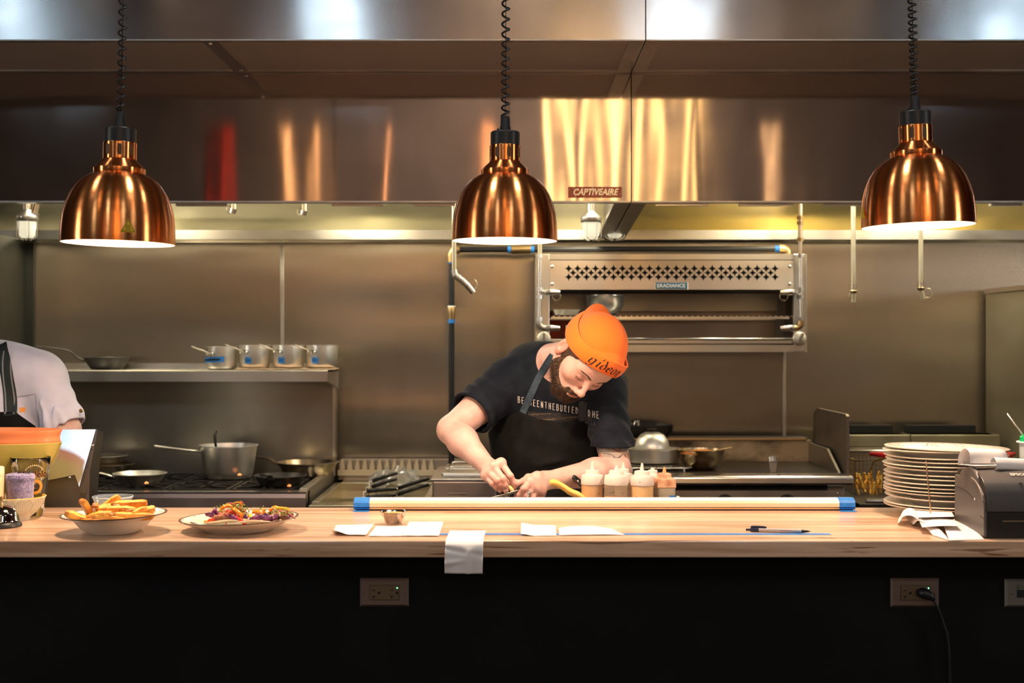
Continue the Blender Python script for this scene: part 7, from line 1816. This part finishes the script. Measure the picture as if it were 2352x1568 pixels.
for s in (-1, 1):
    m = NB(); rnd = random.Random(s+3)
    for k in range(120):
        a = k/119; l = s*(.012+.034*a); u = .0225+.006*math.sin(a*PI*.8)-.002*a+rnd.uniform(-.0028, .0028)*(1-.5*a); p = onface(l, u, .0004); q = onface(l+s*.006, u+.0014*(1-a*1.5), .0012)
        tube(m, [p, (p+q)/2, q], [.0003, .0003, .0001], 4)
    obj('eyebrow', m, m_hair, cook)
    m = NB(); pts = []
    for k in range(13):
        a = -1+2*k/12; pts.append(onface(s*.031+a*.0135, -.0055-.004*(1-a*a)+.0015, .0006))
    tube(m, pts, [.0003]+[.0007]*11+[.0003], 6)
    for k in range(16):
        a = -1+2*k/15; p = onface(s*.031+a*.0125, -.0055-.004*(1-a*a)+.0015, .0004); tube(m, [p, p+Vector(F*.0035-U*.0045)+Vector(Lv)*a*.002], [.00025, .0001], 4)
    obj('eyelash', m, m_hair, cook)
    m = NB(); pts = [onface(s*.031+(-1+2*k/12)*.0135, .0075+.0025*(1-(-1+2*k/12)**2), .0002) for k in range(13)]; tube(m, pts, .00035, 5); obj('eyelid_crease', m, mat('lid_crease', (.30, .14, .10), .6), cook, smooth=True)
# fingernails
for Hd, ks in ((RH, ('idx', 'mid', 'pin')), (LH, ('thb',))):
    for k in ks:
        a, b = w3(*Hd[k][2][:3]), w3(*Hd[k][3][:3]); d = (b-a)/np.linalg.norm(b-a); r_ = Hd[k][3][3]; n = np.array((0, -1, .35)); n -= d*(n@d); n /= np.linalg.norm(n); s_ = np.cross(d, n)
        m = grid(NB(), lambda u, v: Vector(b-d*.004+d*(v-.5)*.010+s_*math.sin((u-.5)*1.7)*r_*.98+n*(math.cos((u-.5)*1.7)*r_*1.02+.0003-.0012*(v*v))), 6, 4)
        obj('fingernail', m, mat('nail', (.80, .52, .44), .25, coat=.3), cook, smooth=True, solid=.0005)
# ring
q0, q1 = w3(*LH['mid'][0][:3]), w3(*LH['mid'][1][:3])
# --- grater, garlic, shavings
a, b = W(1110, 1150, 3.660), W(1193, 1127, 3.672)
t = thing('grater', 'fine steel hand grater with a black handle held in the cook\'s fist', 'grater', a)
d = (b-a); L_ = d.length; d.normalize(); s_ = Vector((0, 1, .35)).cross(d).normalized(); s_ = s_.cross(d).normalized()
wv_ = Vector((.10, -.9, .42)); wv_ = (wv_-d*wv_.dot(d)).normalized(); nn = d.cross(wv_).normalized(); nn = nn if nn.z > 0 else -nn
def gp_(u, v): ww = .022*sm(-.05, .22, u); return a+d*(L_*1.02*u)-wv_*(v-.5)*ww*1.0+nn*(-.002*(1-(2*v-1)**2))
obj('blade', grid(NB(), lambda u, v: gp_(u, v), 20, 6), mat('grater_steel', (.62, .62, .60), .25, 1), t, smooth=True, solid=.0006)
m = NB()
for i in range(22):
    for j in range(5):
        u, v = .10+i*.036+(.018 if j % 2 else 0), .14+j*.18; p = gp_(u, v); lathe(m, [(.0016, 0), (.0012, .0010), (0, .0004)], 6, p+nn*.0006)
obj('teeth', m, m_mirror, t); m = NB()
for i in range(22):
    for j in range(5):
        u, v = .11+i*.036+(.018 if j % 2 else 0), .14+j*.18; p = gp_(u, v); lathe(m, [(.0013, 0), (0, .0001)], 6, p+nn*.0008+d*.0018)
obj('holes', m, m_dark, t)
obj('edge_rail', tube(tube(NB(), [gp_(k/10, 0) for k in range(11)], .0008, 6), [gp_(k/10, 1) for k in range(11)], .0008, 6), m_bright, t, smooth=True)
obj('handle', tube(NB(), bez([b-d*.006+nn*.0, b+d*.01, W(1212, 1128, 3.688), W(1245, 1136, 3.70), W(1252, 1139, 3.70)], 5), [.006, .009, .0105]+[.011]*16+[.010, .006], 12, flat=1.2), m_black, t, smooth=True)
p = W(1172.5, 1120, 3.668); e = W(1177, 1128, 3.668)-p
o = obj('garlic_clove', tube(NB(), [W(1169, 1114, 3.672), W(1172, 1119, 3.670), W(1176, 1125, 3.668), W(1178, 1129, 3.668)], [.0045, .0062, .0068, .0060], 12, flat=.85), mat('garlic', (.80, .55, .24), .4, sss=.2), smooth=True); tag(o, 'yellowish garlic clove pressed on the grater by the cook\'s fingers', 'garlic')
m = NB(); random.seed(9)
for k in range(26):
    q = W(random.uniform(1150, 1175), random.uniform(1136, 1146), 3.668); e = Vector((random.uniform(-1, 1), 0, random.uniform(-1, 1)))*.0018; tube(m, [q-e, q+e+Vector((.0008, 0, 0))], .0006, 4)
for k in range(40):
    p = gp_(random.uniform(.2, .9), random.uniform(.1, .9))+nn*.0012; e = Vector((random.uniform(-1, 1), random.uniform(-1, 1), 0))*.0012; tube(m, [p-e, p+e], .0005, 4)
o = obj('garlic_shavings', m, mat('garlic_white', (.85, .78, .6), .5)); tag(o, 'tiny garlic shavings on and under the grater', 'garlic', kind='stuff')
c0 = W(1216, 1132, 3.638); c1 = W(1209, 1160, 3.638)
t = thing('whisk', 'shiny steel ring and wire handle of a tool below the cook\'s gripping hand', 'utensil', c1)
dd = (c0-c1).normalized(); m = NB()
tube(m, [c1+dd*(c0-c1).length*k/6 for k in range(7)], [.0045, .0045, .0045, .0042, .0042, .0046, .0044], 14)
obj('handle', m, m_mirror, t, smooth=True)
obj('end_cap', lathe(NB(), [(.0044, -.004), (.0056, -.003), (.0058, .003), (.004, .006), (0, .0065)], 20, c0, aim(dd)), m_mirror, t, smooth=True, auto=50)
obj('band', lathe(NB(), [(.0047, -.002), (.0054, -.001), (.0054, .001), (.0047, .002)], 20, c1+dd*(c0-c1).length*.55, aim(dd)), m_bright, t, smooth=True)
obj('wires', tube(tube(NB(), bez([c1, c1+Vector((-.03, 0, -.05)), c1+Vector((-.01, 0, -.13)), c1+Vector((.01, 0, -.05)), c1], 6), .001, 6), bez([c1, c1+Vector((-.005, .02, -.05)), c1+Vector((-.01, 0, -.13)), c1+Vector((-.01, -.02, -.05)), c1], 6), .001, 6), m_bright, t, smooth=True)

# ================================================================ THE SECOND COOK AT THE EDGE
ck2 = thing('person', 'person in pale grey work shirt and black apron, cut off by the picture edge', 'person', (-1.72, 4.25, 0))
D2 = 4.20
sx0 = W(-30, 0, D2).x
S2, E2, W2 = w3(96, 866, 4.18), w3(152, 986, 4.14), w3(100, 1060, 4.0)
S2b, E2b, W2b = w3(-185, 840, 4.20), w3(-250, 990, 4.12), w3(-150, 1070, 3.98)
HC2 = w3(-118, 722, 4.10)
U2 = np.array((-.12, -.30, .945)); U2 /= np.linalg.norm(U2); F2 = np.array((-.15, -.9, 0)); F2[2] = -(F2[:2]@U2[:2])/U2[2]; F2 /= np.linalg.norm(F2); HR2 = np.stack([np.cross(U2, F2), F2, U2], 1)
def torso2(p, g=0.0):
    c = np.array((sx0, 4.2, 0))
    d = ell(p, c+(0, 0, 1.26), (.185+g, .12+g, .20+g)); d = smin(d, ell(p, c+(0, 0, 1.05), (.165+g, .125+g, .18+g)), .08)
    d = smin(d, cap(p, S2, S2b, .058+g, .058+g), .05); d = smin(d, ell(p, c+(0, 0, 1.445), (.165+g, .075+g, .065+g)), .07)
    return smin(d, ell(p, c+(0, .01, .95), (.16+g, .12+g, .13+g)), .07)
def skin2(p):
    d = torso2(p); d = smin(d, cap(p, (HC2[0]+.0, 4.18, 1.46), HC2-U2*.05, .055, .052), .03)
    d = smin(d, masked(p, HC2, .2, lambda x: head_sdf((x-HC2)@HR2)), .015)
    for a, b, c in ((S2, E2, W2), (S2b, E2b, W2b)):
        d = smin(d, cap(p, a, b, .052, .042), .03); d = smin(d, cap(p, b, c, .042, .027), .02); hd = (c-b)/np.linalg.norm(c-b)
        d = smin(d, cap(p, c, c+hd*.06, .027, .03), .02)
        for k in range(4): o_ = np.array((.0, -.012, .02))*(k-1.5); d = smin(d, cap(p, c+hd*.07+o_, c+hd*.13+o_+np.array((0, -.01, -.03)), .010, .008), .005)
        d = smin(d, cap(p, c+hd*.02, c+hd*.08+np.array((0, -.03, .03)), .013, .009), .008)
    return d
SK2 = surf(skin2, (-2.18, 3.80, .90), (-1.28, 4.40, 1.80), .0045)
surf_obj('body', SK2, m_skin, ck2, lambda V: np.ones((len(V), 3)))
def shirt2(p):
    d = torso2(p, .012)
    for S_, E, tc, r0, r1 in ((S2, E2, .97, .066, .070), (S2b, E2b, .9, .066, .070)):
        t, ax, L_ = arm_t(p, S_, E); e = S_+(E-S_)*(tc+.2); a = cap(p, S_, e, r0, r1); a = a-.004*np.sin(t*17+9*p[:, 0])*np.clip(t, 0, 1)
        a = smax(a, (t-tc)*L_+.18*(p[:, 0]-E[0])*0, .004); a = smax(a, -smax(cap(p, S_, e, r0-.011, r1-.011), (tc-.1-t)*L_, .004), .003); d = smin(d, a, .035)
    for (a_, b_, r_, am) in (((60, 830), (110, 990), .012, .010), ((95, 850), (150, 980), .010, .008), ((30, 850), (70, 960), .010, .006), ((120, 900), (128, 985), .008, .007), ((20, 960), (60, 990), .012, .006)):
        d = d-ridge(p, w3(*a_, 4.08), w3(*b_, 4.08), r_, am)
    d = d-.002*sinn(p, 20, 2.2)
    d = smax(d, -cap(p, (HC2[0], 4.2, 1.44), HC2-U2*.05, .062, .062), .006)
    return smax(d, .92-p[:, 2], .01)
SH2 = surf(shirt2, (-2.2, 3.95, .90), (-1.28, 4.42, 1.60), .0045)
m_sh2 = mat('pale_workshirt', (.66, .66, .78), .85, col2=(.60, .60, .72), scale=(20, 20, 20), bump=.0005, bscale=500)
s2o = surf_obj('work_shirt', SH2, m_sh2, ck2); bv2 = bvh_of(SH2)
def apron2(p):
    d = torso2(p, .022); d = smin(d, cap(p, (sx0, 4.16, .95), (sx0, 4.14, .5), .17, .2), .05)
    zt = W(0, 950, 4.1).z-np.abs(p[:, 0]-(sx0-.0))*.9+.12
    d = smax(d, (p[:, 2]-np.minimum(zt, W(0, 945, 4.1).z))*.7, .004); return smax(smax(d, p[:, 1]-4.18, .01), .45-p[:, 2], .01)
AP2 = surf(apron2, (-2.0, 3.9, .43), (-1.38, 4.25, 1.4), .006); a2o = surf_obj('apron', AP2, m_apron, ck2); bva2 = bvh_of(AP2)
st2 = ribbon('apron_strap', [(16, 955, 4.06), (8, 880, 4.06), (3, 830, 4.08), (-6, 790, 4.12)], .036, [bv2, bva2], mat('green_black_webbing', (.008, .016, .016), .7), parent=a2o, y0=3.6)
P = []
for k in range(6, 58):
    for side in (0, 1):
        y = 790+k*2.8; xx_ = 3+((y-830)*.105 if y > 800 else -3)
        q0_, q1_ = W(xx_+(-10 if side == 0 else 10), y, 4.06), W(xx_+(-7.5 if side == 0 else 7.5), y+.6, 4.06); P.append([(q0_.x, q0_.z), (q1_.x, q1_.z)])
V, Fc = strokes2d(P, .0016); obj('strap_stitching', place2d((V, Fc), lambda x, y: hit([bv2, bva2], x, y, .0052, 3.6) or Vector((x, 4.05, y))), mat('pale_stitch', (.5, .55, .55), .7), st2)
# pocket, small orange patch, sleeve button
def oncl(bvs, off): return lambda x, y: hit(bvs, x, y, off, 3.6) or Vector((x, 4.06, y))
m = NB(); q = [W(px, py, 4.07) for px, py in ((28, 912), (72, 905), (80, 960), (76, 985), (34, 985))]
V, Fc = strokes2d([[(q[i].x, q[i].z), (q[(i+1) % 5].x, q[(i+1) % 5].z)] for i in range(5)], .002)
V2, F2_ = [], []
for i in range(9):
    for j in range(9):
        u, v = i/8, j/8; a_ = q[0].lerp(q[1], u).lerp(q[4].lerp(q[3], u), v); V2.append((a_.x, a_.z))
for i in range(8):
    for j in range(8): F2_.append((i*9+j, (i+1)*9+j, (i+1)*9+j+1, i*9+j+1))
pk = obj('chest_pocket', place2d((V2, F2_), oncl([bv2], .0030)), m_sh2, s2o, smooth=True)
obj('pocket_seam', place2d((V, Fc), oncl([bv2], .0040)), mat('seam_grey', (.40, .39, .46), .8), pk)
ca, cb = W(34, 948, 4.07), W(46, 937, 4.07)
obj('orange_patch', place2d(([(ca.x+(cb.x-ca.x)*i/3, ca.z+(cb.z-ca.z)*j/3) for i in range(4) for j in range(4)], [(i*4+j, (i+1)*4+j, (i+1)*4+j+1, i*4+j+1) for i in range(3) for j in range(3)]), oncl([bv2], .0042)), mat('orange_label', (.80, .32, .06), .6), s2o)
p = hit([bv2], W(186, 0, 4.1).x, W(0, 943, 4.1).z, .001, 3.6) or W(186, 943, 4.1)
obj('sleeve_button', lathe(NB(), [(.0065, 0), (.006, .002), (.003, .0018), (0, .0012)], 18, p, rotx(PI/2)), m_brass, s2o, smooth=True)
def legs2(p):
    d = ell(p, (sx0, 4.2, .93), (.16, .12, .12))
    for s in (-1, 1):
        d = smin(d, cap(p, (sx0+s*.085, 4.2, .9), (sx0+s*.11, 4.18, .5), .088, .062), .05); d = smin(d, cap(p, (sx0+s*.11, 4.18, .5), (sx0+s*.12, 4.22, .1), .062, .052), .03)
        d = smin(d, ell(p, (sx0+s*.12, 4.14, .04), (.048, .14, .045)), .02)
    return smax(d, .002-p[:, 2], .004)
surf_obj('trousers', surf(legs2, (sx0-.26, 3.96, -.02), (sx0+.26, 4.38, 1.04), .010), MATS['dark_trousers'], ck2)
def hair2(p):
    q = (p-HC2)@HR2; return smax(head_sdf(q, False)-.010-sinn(p, 200)*.002, -(q[:, 2]-.02+q[:, 1]*.6)*-1*-1 if False else (.015-q[:, 2]+q[:, 1]*.9)*.7, .006)
surf_obj('hair', surf(hair2, HC2-.15, HC2+.17, .006), m_hair, ck2)
